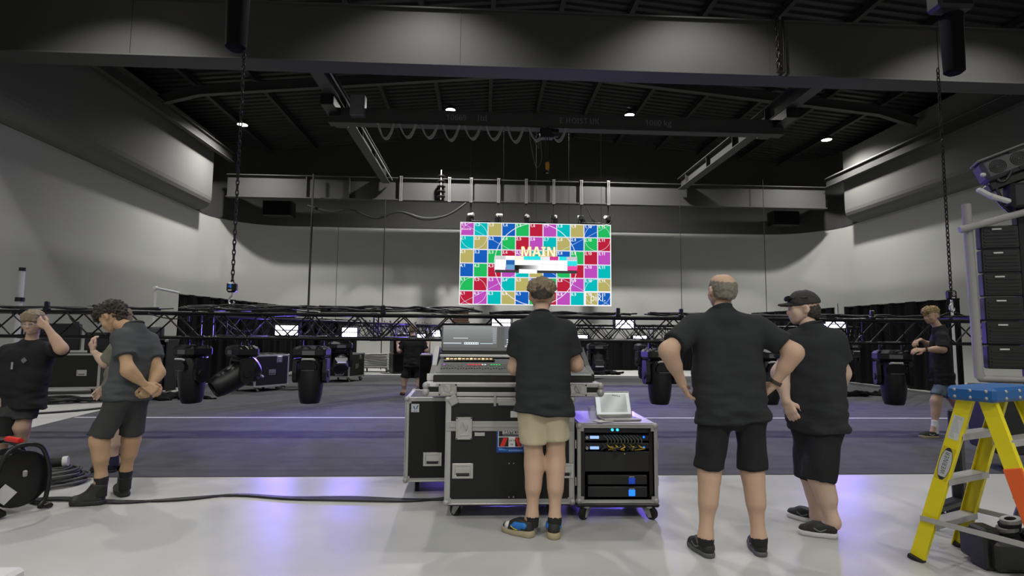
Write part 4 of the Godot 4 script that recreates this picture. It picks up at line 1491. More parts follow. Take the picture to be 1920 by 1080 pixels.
func console() -> void:
	var t := thing("lighting_console", "grey lighting console with two tilted screens, fader rows and lit keys", "console", Vector3(0.245, 1.026, -4.93))
	var b := Mb.new()   # wedge body
	var side := Basis(Vector3(0, 0, -1), Vector3(0, 1, 0), Vector3(1, 0, 0))
	b.prism(PackedVector2Array([Vector2(-0.42, 0.0), Vector2(0.42, 0.0), Vector2(0.42, 0.17), Vector2(0.12, 0.16), Vector2(-0.36, 0.062), Vector2(-0.43, 0.05)]), -0.63, 0.63, Transform3D(side, Vector3.ZERO))
	part("body", b, M.plastic, t)
	b = Mb.new()
	b.prism(PackedVector2Array([Vector2(-0.425, 0.052), Vector2(-0.36, 0.0655), Vector2(-0.36, 0.07), Vector2(-0.43, 0.057)]), -0.625, 0.625, Transform3D(side, Vector3.ZERO))
	part("palm_rest", b, M.grey_plastic, t)
	var deck := func(x: float, u: float, h := 0.0) -> Vector3:   # a point on the sloping deck, u = 0 front .. 1 back
		return Vector3(x, lerpf(0.064, 0.16, u) + h, lerpf(0.36, -0.12, u))
	var dq := Basis(Vector3.RIGHT, atan2(0.096, 0.48))
	b = Mb.new()
	b.box(deck.call(0.0, 0.5, 0.003), Vector3(1.24, 0.008, 0.47), 0.002, dq)
	part("deck_plate", b, M.dark_grey, t)
	# fader caps, keys, encoders: too many and too small to name one by one
	b = Mb.new()
	for i in 52:
		var x := -0.58 + i * 0.0225
		if absf(x - 0.02) < 0.05:
			continue
		b.box(deck.call(x, 0.24 + 0.02 * ((i * 7) % 3), 0.014), Vector3(0.012, 0.012, 0.022), 0.003, dq)
		b.box(deck.call(x, 0.40, 0.01), Vector3(0.014, 0.008, 0.014), 0.002, dq)
		b.box(deck.call(x, 0.47, 0.01), Vector3(0.014, 0.008, 0.014), 0.002, dq)
		b.box(deck.call(x, 0.54, 0.01), Vector3(0.014, 0.008, 0.014), 0.002, dq)
	part("keys", b, M.grey_plastic, t).set_meta("kind", "stuff")
	for q in [[-0.565, M.led_violet, 1], [-0.365, M.led_red, 6], [-0.245, M.led_white, 2], [-0.17, M.led_green, 4], [0.14, M.led_white, 1], [0.24, M.led_green, 2], [0.45, M.led_green, 3]]:
		b = Mb.new()
		for i in q[2]:
			b.box(deck.call(q[0] + i * 0.0225, 0.47, 0.016), Vector3(0.015, 0.006, 0.015), 0.002, dq)
		part("lit_key_light", b, q[1], t)
	for x in [-0.36, 0.16, 0.46]:
		b = Mb.new()
		b.box(deck.call(x, 0.78, 0.018), Vector3(0.44 if x < 0 else 0.24, 0.012, 0.06), 0.003, dq)
		part("scribble_strip", b, M.black_glass, t)
		b = Mb.new()
		for i in 12:
			b.box(deck.call(x + (i - 5.5) * (0.034 if x < 0 else 0.019), 0.80, 0.026), Vector3(0.024 if x < 0 else 0.013, 0.004, 0.02 if i % 3 else 0.042), 0.0, dq)
		part("strip_display_light", b, M.strip_glow, t)
	for x in [-0.02, 0.03]:
		b = Mb.new()
		b.cyl(deck.call(x, 0.5, 0.0), deck.call(x, 0.5, 0.03), 0.016, 0.014, 14)
		part("encoder_knob", b, M.chrome, t)
	b = Mb.new()
	b.box(Vector3(0, 0.187, -0.15), Vector3(1.25, 0.026, 0.06), 0.006)
	part("lamp_bar", b, M.pale_plastic, t)
	# tilted screen housing
	var tq := Basis(Vector3.RIGHT, -0.22)
	var sc := Vector3(0.0, 0.335, -0.28)
	b = Mb.new()
	b.box(sc, Vector3(1.24, 0.25, 0.06), 0.014, tq)
	b.box(sc + Vector3(0, -0.13, -0.03), Vector3(1.2, 0.09, 0.06), 0.01)
	part("screen_housing", b, M.grey_plastic, t)
	b = Mb.new()
	b.box(sc + tq * Vector3(0, -0.137, 0.01), Vector3(1.25, 0.03, 0.07), 0.008, tq)
	part("screen_hinge", b, M.black_metal, t)
	var a := picture(512, 256, Color8(92, 95, 96))
	for y in 256:
		var v := 0.44 - 0.16 * (y / 256.0)
		a.fill_rect(Rect2i(0, y, 512, 1), Color(v, v * 1.02, v * 1.02))
	a.fill_rect(Rect2i(4, 195, 170, 14), Color8(150, 160, 162))
	a.fill_rect(Rect2i(200, 190, 136, 26), Color8(196, 202, 204))
	for i in 6:
		a.fill_rect(Rect2i(206 + i * 22, 196, 14, 14), Color8(100, 120, 124))
	a.fill_rect(Rect2i(352, 200, 120, 8), Color8(150, 176, 178))
	a.fill_rect(Rect2i(96, 136, 140, 10), Color8(156, 160, 160))
	for i in 8:
		a.fill_rect(Rect2i(470, 20 + i * 24, 34, 14), Color8(118, 122, 128))
	part("display", plate(sc + tq * Vector3(-0.36, 0.012, 0.031), tq * Vector3(0.245, 0, 0), tq * Vector3(0, 0.098, 0)), print_mat(a, 0.25, 1.7), t)
	a = picture(512, 256, Color8(78, 81, 83))
	for i in 5:
		a.fill_rect(Rect2i(20, 16 + i * 26, 480, 2), Color8(120, 124, 126))
		a.fill_rect(Rect2i(60, 22 + i * 26, 110, 12), Color8(168, 172, 196))
	for r in 3:
		for k in 7:
			a.fill_rect(Rect2i(30 + k * 66, 150 + r * 28, 40, 14), Color8(186, 188, 190))
	a.fill_rect(Rect2i(8, 226, 70, 20), Color8(160, 162, 160))
	part("display", plate(sc + tq * Vector3(0.14, 0.012, 0.031), tq * Vector3(0.19, 0, 0), tq * Vector3(0, 0.098, 0)), print_mat(a, 0.25, 1.5), t)
	part("display", plate(sc + tq * Vector3(0.5, 0.012, 0.031), tq * Vector3(0.1, 0, 0), tq * Vector3(0, 0.098, 0)), print_mat(a, 0.25, 0.6), t)
	for x in [-0.66, 0.66]:
		b = Mb.new()
		b.prism(PackedVector2Array([Vector2(-0.3, -0.0), Vector2(0.4, -0.0), Vector2(0.4, 0.24), Vector2(0.2, 0.27), Vector2(-0.1, 0.12), Vector2(-0.3, 0.06)]), -0.02, 0.02, Transform3D(side, Vector3(x * 0.985, 0, 0)))
		part("end_cheek", b, M.plastic, t)
	# small white bag-like lamp heads beside the console
	var p := solo("paper_label", (func():
		var q := Mb.new()
		q.box(Vector3(0, 0.03, 0), Vector3(0.07, 0.055, 0.006), 0.002)
		return q).call(), M.white_paint, "small folded white label standing at the left end of the console tray", "label", Vector3(-0.41, 1.028, -4.62))
	p.rotation.y = 0.1

func rack() -> void:
	var w := 0.62
	var h := 0.59
	var d := 0.74
	var c := thing("rack_case", "open-fronted black equipment rack on castors with a laptop on top", "equipment rack", Vector3(1.055, 0, -4.77), -0.02)
	var fz := d / 2
	case_shell(c, Vector3(w, h, d), 0.125, 0.026, M.alu_dull, true)
	var b := Mb.new()
	b.box(Vector3(0, 0.722, 0), Vector3(w - 0.03, 0.01, d - 0.03), 0.002)
	part("lid_top", b, M.pale_top, c)
	b = Mb.new()
	b.box(Vector3(0, 0.108, 0), Vector3(w + 0.02, 0.03, d + 0.02), 0.01)
	part("castor_board", b, M.black_metal, c)
	for x in [-0.24, 0.24]:
		for z in [-0.3, 0.32]:
			castor(c, Vector3(x, 0.1, z), -2.2 if x < 0 else -0.9, 0.045)
	for s in [-1.0, 1.0]:
		for y in [0.28, 0.56]:
			b = Mb.new()
			b.box(Vector3(s * (w / 2 + 0.008), y, fz - 0.05), Vector3(0.016, 0.07, 0.05), 0.004)
			part("side_latch", b, M.chrome, c)
		b = Mb.new()
		b.box(Vector3(s * (w / 2 - 0.045), 0.42, fz - 0.03), Vector3(0.03, h - 0.05, 0.02), 0.002)
		part("rack_rail", b, M.black_metal, c)
	var units := [[0.666, 0.044, "power_panel"], [0.61, 0.05, "network_switch"], [0.548, 0.05, "network_switch"], [0.43, 0.16, "blank_panel"], [0.295, 0.075, "drive_unit"], [0.205, 0.085, "drive_unit"]]
	for u in units:
		b = Mb.new()
		b.box(Vector3(0.0, u[0], fz - 0.06), Vector3(w - 0.1 if u[2] != "drive_unit" else w - 0.16, u[1] - 0.006, 0.07 if u[2] != "drive_unit" else 0.1), 0.004)
		part(u[2], b, M.plastic, c)
	for x in [-0.035, 0.005]:
		b = Mb.new()
		b.cyl(Vector3(x, 0.672, fz - 0.024), Vector3(x, 0.672, fz - 0.012), 0.011, 0.009, 10)
		part("indicator_light", b, M.cyan_glow, c)
	for y in [0.615, 0.535]:
		b = Mb.new()
		b.box(Vector3(-0.175, y, fz - 0.02), Vector3(0.07, 0.022, 0.006), 0.002)
		part("status_display", b, M.pale_glow, c)
		b = Mb.new()
		b.sphere(Vector3(0.21, y + 0.003, fz - 0.02), Vector3(0.009, 0.009, 0.006), 8, 5)
		part("indicator_light", b, M.blue_glow, c)
		b = Mb.new()
		b.cyl(Vector3(-0.235, y, fz - 0.022), Vector3(-0.235, y, fz + 0.0), 0.012, 0.012, 8)
		part("plug", b, M.alu_dull, c)
	var rng := RandomNumberGenerator.new()
	rng.seed = 5
	for i in 11:
		var x := -0.085 + i * 0.026
		b = Mb.new()
		b.tube(smooth_line([Vector3(x - 0.02, 0.63, fz - 0.02), Vector3(x, 0.61, fz + 0.03), Vector3(x + 0.004, 0.585, fz + 0.03), Vector3(x - 0.012, 0.565, fz - 0.01)], 4), 0.0055, 6)
		part("patch_lead", b, M.cable_grey, c)
	for i in 10:
		var x := -0.11 + i * 0.03
		b = Mb.new()
		b.tube(smooth_line([Vector3(x, 0.565, fz - 0.02), Vector3(x + 0.012, 0.55, fz + 0.02), Vector3(x + rng.randf_range(-0.04, 0.05), 0.53 + rng.randf_range(-0.01, 0.02), fz + 0.015), Vector3(x + rng.randf_range(-0.03, 0.03), 0.52, fz - 0.015)], 4), 0.0048, 6)
		part("patch_lead", b, M.lead_yellow if i % 2 else M.cable_grey, c)
	b = Mb.new()
	b.box(Vector3(-0.01, 0.475, fz - 0.024), Vector3(0.035, 0.03, 0.004))
	part("socket", b, M.rubber, c)
	b = Mb.new()
	b.sphere(Vector3(0.06, 0.49, fz - 0.022), Vector3(0.009, 0.009, 0.006), 8, 5)
	part("knob", b, M.chrome, c)
	for y in [0.29, 0.2]:
		b = Mb.new()
		b.box(Vector3(0.11, y, fz - 0.006), Vector3(0.05, 0.048, 0.006), 0.003)
		part("button_light", b, M.blue_deep if y > 0.25 else M.blue_glow, c)
		b = Mb.new()
		b.box(Vector3(0.11, y + 0.03, fz - 0.006), Vector3(0.04, 0.006, 0.006))
		part("trim_bar", b, M.alu_dull, c)
	# laptop
	var l := thing("laptop", "open silver laptop with a pale screen on top of the rack", "laptop", Vector3(1.1, 0.728, -4.6), 0.1)
	b = Mb.new()
	b.box(Vector3(0, 0.009, 0.02), Vector3(0.31, 0.016, 0.21), 0.005)
	part("base", b, M.alu_dull, l)
	b = Mb.new()
	b.box(Vector3(0, 0.018, 0.0), Vector3(0.27, 0.003, 0.1), 0.001)
	part("keyboard", b, M.plastic, l)
	var q := Basis(Vector3.RIGHT, -0.35)
	b = Mb.new()
	b.box(Vector3(0, 0.018, -0.085) + q * Vector3(0, 0.1, -0.004), Vector3(0.31, 0.205, 0.007), 0.004, q)
	part("lid", b, M.alu_dull, l)
	var im := picture(320, 220, Color8(222, 226, 226))
	for y in range(20, 200):
		for x in range(40, 290):
			var v := 0.74 + 0.06 * sin(x * 0.03 + y * 0.02)
			im.set_pixel(x, y, Color(v * 0.98, v, v * 0.98))
	for k in 5:
		im.fill_rect(Rect2i(160 + k * 16, 26 + k * 3, 12, 8), Color8(70, 74, 76))
	im.fill_rect(Rect2i(0, 0, 320, 5), Color8(40, 40, 44))
	part("display", plate(Vector3(0, 0.018, -0.085) + q * Vector3(0, 0.103, 0.0), q * Vector3(0.146, 0, 0), q * Vector3(0, 0.092, 0), 0.001), print_mat(im, 0.3, 0.8), l)
	b = Mb.new()
	b.lathe([[0.0, 0.002], [0.026, 0.0], [0.027, 0.004], [0.036, 0.098], [0.038, 0.1], [0.036, 0.101], [0.034, 0.098], [0.025, 0.006], [0.0, 0.005]], 20)
	solo("plastic_cup", b, M.glass_clear, "clear plastic cup standing on the rack left of the laptop", "cup", Vector3(0.89, 0.729, -4.6))
	b = Mb.new()
	b.box(Vector3(0, 0.004, 0), Vector3(0.14, 0.003, 0.1), 0.0, Basis(Vector3.UP, 0.4))
	solo("paper_slip", b, M.white_paint, "slip of white paper under the laptop's left edge on the rack", "paper", Vector3(0.95, 0.729, -4.47))

func ladder() -> void:
	var r1 := Vector3(2.75, 0.0, -3.57)
	var d1 := Vector3(0.29, 0, 0.65)       # near-side foot to the other foot of that side
	var d2 := Vector3(0.475, 0, -0.212)     # across the steps
	var top := r1 + d1 * 0.5 + Vector3(0, 1.05, 0)
	var t := thing("step_ladder", "yellow fibreglass double step ladder with blue top cap and orange wrap", "ladder", r1)
	var e1 := d1.normalized()
	var e2 := d2.normalized()
	var taper := 0.84
	for side in 2:          # the two climbing faces
		for k in 2:         # the two rails of each
			var foot := (d1 if side else Vector3.ZERO) + d2 * float(k)
			var head := (top - r1) + e1 * (0.05 if side else -0.05) + d2 * (0.5 + (k - 0.5) * taper)
			var up := (head - foot).normalized()
			var x := e2
			var z := x.cross(up).normalized()
			var q := Basis(x, up, z)
			var l := foot.distance_to(head)
			var b := Mb.new()
			var c := (foot + head) / 2
			b.box(c, Vector3(0.006, l, 0.082), 0.002, q)
			for f in [-1.0, 1.0]:
				b.box(c + q * Vector3(0.016 * (1.0 if k == 0 else -1.0), 0, f * 0.038), Vector3(0.032, l, 0.006), 0.002, q)
			part("rail", b, M.yellow, t)
			b = Mb.new()
			b.box(foot + up * 0.01, Vector3(0.045, 0.03, 0.092), 0.006, q)
			part("rubber_foot", b, M.rubber, t)
			if side == 1 and k == 0:
				b = Mb.new()
				b.box(foot + up * (l * 0.5), Vector3(0.014, 0.3, 0.092), 0.004, q)
				part("orange_wrap", b, M.orange, t)
			if side == 0 and k == 0:
				var im := picture(128, 384, Color8(168, 170, 168))
				for y in 384:
					for xx in 128:
						var u := Vector2((xx - 64) / 62.0, (y - 192) / 190.0).length()
						im.set_pixel(xx, y, Color8(190, 170, 20) if u > 1.0 else (Color8(30, 34, 44) if u > 0.93 or absf(y - 192.0) > 150 else Color8(176, 178, 180)))
				var word := picture(300, 80, Color8(176, 178, 180))
				write_on(word, "WERNER", Vector2i(18, 62), 64, Color8(96, 98, 102))
				for wx in 280:
					for wy in 80:
						im.set_pixel(24 + wy, 332 - wx, word.get_pixel(wx, wy))
				var nn := -x
				part("maker_label", plate(foot + up * (l * 0.62) + nn * 0.004, -z * -0.034, up * 0.1, 0.001) if false else plate(foot + up * (l * 0.6) + nn * 0.004, z * 0.034, up * 0.105, 0.001), print_mat(im), t)
				im = picture(64, 160, Color8(188, 190, 188))
				for y in range(8, 150, 9):
					im.fill_rect(Rect2i(8, y, 20 + (y * 7) % 30, 4), Color8(150, 152, 152))
				part("rating_label", plate(foot + up * (l * 0.815) + nn * 0.004, z * 0.028, up * 0.075, 0.001), print_mat(im), t)
		for n in 3:
			var u := [0.24, 0.51, 0.78][n] as float
			var base := (d1 if side else Vector3.ZERO)
			var head := (top - r1) + e1 * (0.05 if side else -0.05)
			var a := base.lerp(head + d2 * (0.5 - 0.5 * taper), u)
			var c := (base + d2).lerp(head + d2 * (0.5 + 0.5 * taper), u)
			var q := Basis(e2, Vector3.UP, e2.cross(Vector3.UP))
			var b := Mb.new()
			b.box((a + c) / 2, Vector3(a.distance_to(c), 0.006, 0.09), 0.002, q)
			for f in [-1.0, 1.0]:
				b.box((a + c) / 2 + q * Vector3(0, -0.018, f * 0.043), Vector3(a.distance_to(c), 0.036, 0.005), 0.002, q)
			part("step", b, M.alu, t)
	for k in 2:
		var b := Mb.new()
		var a := Vector3.ZERO.lerp(top - r1, 0.26) + d2 * (float(k) * 0.97)
		var c := d1.lerp(top - r1, 0.26) + d2 * (float(k) * 0.97)
		var out := -e2 * (0.012 if k == 0 else -0.012)
		b.box((a + c) / 2 + out, Vector3(0.006, 0.032, a.distance_to(c) + 0.1), 0.002, Basis(e2, Vector3.UP, e2.cross(Vector3.UP)))
		part("spreader", b, M.alu, t)
	var q := Basis(e2, Vector3.UP, e2.cross(Vector3.UP))
	var b := Mb.new()
	b.box((top - r1) + d2 * 0.5 + Vector3(0, 0.02, 0), Vector3(0.56, 0.085, 0.25), 0.018, q)
	part("top_cap", b, M.ladder_blue, t)
	b = Mb.new()
	for i in 6:
		b.sphere((top - r1) + d2 * 0.5 + q * Vector3(-0.28, 0.0 + 0.04 * (i / 3), (i % 3 - 1) * 0.08), Vector3(0.006, 0.01, 0.01), 8, 5)
		b.sphere((top - r1) + d2 * 0.5 + q * Vector3((i % 3 - 1) * 0.16, 0.0 + 0.04 * (i / 3), 0.126), Vector3(0.01, 0.01, 0.006), 8, 5)
	part("rivets", b, M.alu_dull, t)

func reel() -> void:
	# drum of cable in a black tube frame
	var t := thing("cable_reel", "black cable drum in a tube frame with a red grip, bottom left", "cable reel", Vector3(-3.66, 0, -4.72), -0.5)
	var ax := 0.34
	var b: Mb
	for s in [-1.0, 1.0]:
		b = Mb.new()
		var x := Transform3D(Basis(Vector3(0, 1, 0), Vector3(s, 0, 0), Vector3(0, 0, 1)), Vector3(s * ax * 0.36, 0.26, 0))
		b.lathe([[0.0, -0.006], [0.205, -0.006], [0.212, 0.0], [0.205, 0.006], [0.19, 0.008], [0.05, 0.02], [0.0, 0.022]], 28, x)
		part("flange", b, M.black_metal, t)
	b = Mb.new()
	b.cyl(Vector3(-ax * 0.36, 0.26, 0), Vector3(ax * 0.36, 0.26, 0), 0.1, 0.1, 20)
	part("hub", b, M.black_metal, t)
	b = Mb.new()
	for k in 3:
		for i in 9:
			var r := 0.115 + 0.018 * k
			var pts := []
			for j in 20:
				pts.append(Vector3(-ax * 0.32 + i * 0.027, 0.26 + sin(TAU * j / 20) * (r + 0.004 * ((i * 5 + k) % 3)), cos(TAU * j / 20) * r))
			b.tube(pts, 0.011, 6, true)
	part("wound_cable", b, M.cable, t).set_meta("kind", "stuff")
	for s in [-1.0, 1.0]:
		b = Mb.new()
		var x: float = s * ax * 0.5
		b.tube(smooth_line([Vector3(x, 0.03, 0.2), Vector3(x, 0.03, 0.1), Vector3(x, 0.1, 0.16), Vector3(x, 0.3, 0.17), Vector3(x, 0.47, 0.12), Vector3(x, 0.52, 0.05), Vector3(x, 0.52, -0.05), Vector3(x, 0.47, -0.12), Vector3(x, 0.3, -0.17), Vector3(x, 0.1, -0.16), Vector3(x, 0.03, -0.12), Vector3(x, 0.03, -0.2)], 4), 0.017, 8)
		part("frame_tube", b, M.black_metal, t)
	for p in [Vector3(0, 0.02, 0.2), Vector3(0, 0.02, -0.2), Vector3(0, 0.52, 0.0)]:
		b = Mb.new()
		b.cyl(p - Vector3(ax * 0.5, 0, 0), p + Vector3(ax * 0.5, 0, 0), 0.017, 0.017, 8)
		part("cross_tube", b, M.black_metal, t)
	b = Mb.new()
	b.cyl(Vector3(-0.11, 0.545, 0), Vector3(0.09, 0.545, 0), 0.022, 0.022, 10)
	part("grip", b, M.red, t)
	b = Mb.new()
	b.box(Vector3(ax * 0.36 + 0.026, 0.17, 0.1), Vector3(0.004, 0.11, 0.11), 0.0, Basis(Vector3.RIGHT, PI / 4))
	part("label", b, M.white_paint, t)
	b = Mb.new()
	b.box(Vector3(ax * 0.36 + 0.02, 0.3, -0.02), Vector3(0.03, 0.05, 0.03), 0.008)
	part("brake_knob", b, M.alu_dull, t)

func floor_cables() -> void:
	var b := Mb.new()
	for j in 4:
		var o := 0.016 * j
		b.tube(smooth_line([Vector3(-3.9, 0.012, -4.92 - o), Vector3(-3.5, 0.012, -4.99 - o * 1.5), Vector3(-2.95, 0.012, -4.9 - o), Vector3(-2.5, 0.012, -5.02 + o), Vector3(-2.1, 0.012, -5.1 - o * 0.5), Vector3(-1.6, 0.012, -4.98 - o), Vector3(-1.1, 0.012, -4.93 - o * 2.0), Vector3(-0.6, 0.012, -4.9 - o), Vector3(-0.2, 0.012, -5.0 + o), Vector3(0.3, 0.012, -5.05)], 5), 0.0095, 6)
	solo("floor_cable", b, M.cable, "bundle of thin black cables running along the pale floor to the console case", "cable")
	var rng := RandomNumberGenerator.new()
	rng.seed = 21
	for s in [[Vector3(-4.15, 0, -5.55), 0.38, 16, "big heap of coiled black cable on the floor behind the reel", M.cable_grey], [Vector3(-8.55, 0, -11.9), 0.42, 12, "coil of black cable on the pale floor by the left road case", M.cable], [Vector3(-7.95, 0, -12.1), 0.3, 9, "smaller coil of black cable beside the larger one at left", M.cable], [Vector3(-4.85, 0, -14.9), 0.35, 6, "loop of pale cable on the stage covering beside the ridged road case", M.cable_grey]]:
		b = Mb.new()
		for j in s[2]:
			var pts := []
			var r: float = s[1] * rng.randf_range(0.62, 1.08)
			var c := Vector3(rng.randf_range(-0.07, 0.07), 0.012 + j * 0.008, rng.randf_range(-0.05, 0.05))
			for k in 22:
				pts.append(c + Vector3(cos(TAU * k / 22) * r * 1.15, absf(sin(TAU * k / 11 + j)) * 0.012, sin(TAU * k / 22) * r * 0.75))
			b.tube(pts, 0.0115, 6, true)
		solo("cable_coil", b, s[4], s[3], "cable", s[0])
	b = Mb.new()
	b.cyl(Vector3(-0.1, 0.0, 0), Vector3(0.06, 0.01, 0.02), 0.042, 0.042, 14)
	var pl := thing("power_connector", "fat black cable connector with a white collar on the coiled cables", "connector", Vector3(-3.93, 0.19, -5.55), 0.5)
	part("body", b, M.rubber, pl)
	b = Mb.new()
	b.cyl(Vector3(0.06, 0.01, 0.02), Vector3(0.1, 0.013, 0.025), 0.047, 0.047, 14)
	part("collar", b, M.white_paint, pl)
	b = Mb.new()
	b.tube(smooth_line([Vector3(-8.8, 0.02, -9.9), Vector3(-8.0, 0.02, -10.0), Vector3(-7.2, 0.02, -10.6), Vector3(-6.9, 0.02, -11.4)], 6), 0.02, 6)
	solo("floor_cable", b, M.cable, "single black cable snaking over the pale floor behind the woman", "cable")
	b = Mb.new()
	b.box(Vector3(0, 0.045, 0), Vector3(0.16, 0.09, 0.16), 0.02)
	solo("white_box", b, M.white_paint, "corner of a small white box at the bottom left of the picture", "box", Vector3(-2.6, 0, -3.33))

func led_cart() -> void:
	# a wheeled frame that carries stacked LED panels seen from behind
	var t := thing("panel_cart", "tall wheeled frame of black video panels at the right edge, pale tube uprights", "equipment cart", Vector3(5.45, 0, -6.0), -0.35)
	var b := Mb.new()
	b.cyl(Vector3(0, 0.98, 0), Vector3(-0.02, 2.92, 0), 0.045, 0.045, 12)
	part("upright", b, M.tube_grey, t)
	b = Mb.new()
	b.cyl(Vector3(-0.12, 2.62, 0.06), Vector3(0.75, 2.86, 0.06), 0.038, 0.038, 12)
	part("top_bar", b, M.tube_grey, t)
	b = Mb.new()
	b.tube(smooth_line([Vector3(0.0, 1.1, 0.0), Vector3(0.02, 1.0, 0.0), Vector3(0.1, 0.97, 0), Vector3(1.2, 0.97, 0)], 4), 0.04, 10)
	part("bottom_bar", b, M.tube_grey, t)
	for x in [0.52, 1.15]:
		b = Mb.new()
		b.box(Vector3(x, 1.7, -0.1), Vector3(0.12, 2.6, 0.12), 0.01)
		part("post", b, M.black_metal, t)
	for k in 6:
		for col in 2:
			var y := 1.08 + 0.265 * k
			b = Mb.new()
			b.box(Vector3(0.27 + col * 0.6, y + 0.13, -0.05), Vector3(0.36, 0.255, 0.12), 0.012)
			for i in 5:
				b.box(Vector3(0.27 + col * 0.6, y + 0.04 + i * 0.038, 0.014), Vector3(0.3, 0.014, 0.012))
			part("video_panel", b, M.fixture, t)
			b = Mb.new()
			b.box(Vector3(0.24 + col * 0.6, y + 0.215, 0.02), Vector3(0.09, 0.018, 0.01), 0.003)
			part("panel_label", b, M.pale_plastic, t)
	for s in [[Vector3(0.95, 1.3, 0.1), Vector3(1.3, 1.75, 0.1)], [Vector3(0.85, 2.1, 0.1), Vector3(1.2, 2.55, 0.1)]]:
		b = Mb.new()
		b.cyl(s[0], s[1], 0.025, 0.025, 8)
		part("diagonal_strut", b, M.tube_grey, t)
	b = Mb.new()
	b.box(Vector3(0.6, 0.55, -0.1), Vector3(1.15, 0.7, 0.6), 0.02)
	part("base_box", b, M.laminate, t)
	for x in [0.15, 1.05]:
		castor(t, Vector3(x, 0.2, 0.1), 0.6, 0.08, M.dark_metal)
	# the twin-fan fixture lying on top
	var f := thing("twin_fan_unit", "grey tilted box with two round fan grilles on top of the panel cart", "equipment", Vector3(5.72, 3.3, -6.1), -0.5)
	var q := Basis(Vector3.BACK, 0.34)
	b = Mb.new()
	b.box(q * Vector3(0.31, 0.0, 0), Vector3(0.66, 0.25, 0.3), 0.04, q)
	part("body", b, M.dark_grey, f)
	b = Mb.new()
	b.box(q * Vector3(0.31, 0.13, 0.01), Vector3(0.68, 0.022, 0.31), 0.01, q)
	part("top_edge", b, M.grey_plastic, f)
	for x in [0.12, 0.32, 0.52]:
		b = Mb.new()
		for k in 5:
			var r := 0.015 + 0.015 * k
			var pts := []
			for j in 24:
				pts.append(q * Vector3(x + cos(TAU * j / 24) * r, 0.0 + sin(TAU * j / 24) * r, 0.152))
			b.tube(pts, 0.004, 5, true)
		part("fan_grille", b, M.black_metal, f)
	for p in [[Vector3(0.36, 0.1, 0.148), 0.2], [Vector3(0.4, -0.1, 0.148), 0.24]]:
		b = Mb.new()
		b.box(q * p[0], Vector3(p[1], 0.03, 0.012), 0.005, q)
		part("slot", b, M.rubber, f)
	b = Mb.new()
	b.sphere(q * Vector3(-0.025, -0.03, 0.12), Vector3(0.03, 0.025, 0.025), 10, 6)
	part("corner_knob", b, M.pale_plastic, f)
	b = Mb.new()
	b.box(q * Vector3(0.31, -0.19, 0), Vector3(0.68, 0.11, 0.26), 0.02, q)
	part("cradle", b, M.black_metal, f)
	var h := thing("clamp_bundle", "tangle of pale-ended clamps and black cable under the twin-fan box", "hardware", Vector3(5.6, 2.9, -5.9), -0.3)
	for q2 in [[Vector3(-0.02, 0.12, 0), -0.6], [Vector3(0.1, 0.05, 0.02), -0.4], [Vector3(0.6, 0.12, 0.05), 0.2]]:
		b = Mb.new()
		b.box(q2[0], Vector3(0.2, 0.05, 0.06), 0.015, Basis(Vector3.BACK, q2[1]))
		part("clamp_jaw", b, M.pale_plastic, h)
	b = Mb.new()
	var rng := RandomNumberGenerator.new()
	rng.seed = 8
	for i in 9:
		var a := Vector3(rng.randf_range(0.05, 0.6), rng.randf_range(0.05, 0.3), rng.randf_range(-0.1, 0.1))
		b.tube(sag(a, a + Vector3(rng.randf_range(0.1, 0.4), rng.randf_range(-0.05, 0.1), 0.02), rng.randf_range(0.05, 0.25), 8), 0.018, 6)
	b.box(Vector3(0.45, 0.08, -0.05), Vector3(0.5, 0.28, 0.2), 0.03)
	part("cables", b, M.cable, h)

func dolly_box() -> void:
	var t := thing("equipment_dolly", "low black box with cable rings, under the ladder at the bottom right", "equipment box", Vector3(3.56, 0, -3.44), -0.1)
	var b := Mb.new()
	b.box(Vector3(0, 0.1, 0), Vector3(0.96, 0.17, 0.32), 0.02)
	part("body", b, M.fixture, t)
	b = Mb.new()
	b.box(Vector3(-0.46, 0.125, 0.04), Vector3(0.1, 0.25, 0.14), 0.015)
	part("corner_post", b, M.fixture, t)
	for k in 4:
		b = Mb.new()
		b.lathe([[0.03, 0.0], [0.055, 0.0], [0.055, 0.022], [0.03, 0.022]], 16, Transform3D(Basis(Vector3.BACK, 0.25), Vector3(-0.3 + 0.012 * k, 0.19 + 0.024 * k, 0.0)))
		part("connector_ring", b, M.alu_dull if k % 2 else M.rubber, t)
	b = Mb.new()
	b.tube(smooth_line([Vector3(-0.2, 0.2, -0.05), Vector3(-0.12, 0.34, -0.08), Vector3(0.05, 0.37, -0.06), Vector3(0.2, 0.32, 0.0), Vector3(0.3, 0.2, 0.05)], 5), 0.026, 8)
	b.tube(smooth_line([Vector3(-0.26, 0.2, 0.08), Vector3(-0.05, 0.29, 0.06), Vector3(0.15, 0.27, 0.05), Vector3(0.35, 0.2, 0.02)], 5), 0.026, 8)
	part("cable_hose", b, M.cable, t)
	b = Mb.new()
	b.cyl(Vector3(-0.2, 0.205, 0.12), Vector3(-0.12, 0.205, 0.13), 0.028, 0.028, 14)
	part("blue_connector", b, M.ladder_blue, t)
	b = Mb.new()
	b.cyl(Vector3(-0.12, 0.205, 0.13), Vector3(0.02, 0.2, 0.14), 0.024, 0.02, 12)
	part("grey_connector", b, M.cable_grey, t)
	t = thing("wheeled_stand", "black castor foot of a stand behind the ladder's lowest step", "stand", Vector3(3.42, 0, -4.15), 0.5)
	b = Mb.new()
	b.box(Vector3(0.1, 0.16, 0), Vector3(0.5, 0.05, 0.09), 0.012)
	b.box(Vector3(0.3, 0.5, 0), Vector3(0.08, 0.7, 0.08), 0.012)
	part("leg", b, M.fixture, t)
	for x in [-0.1, 0.28]:
		castor(t, Vector3(x, 0.136, 0), 1.0 + x, 0.055, M.dark_metal)
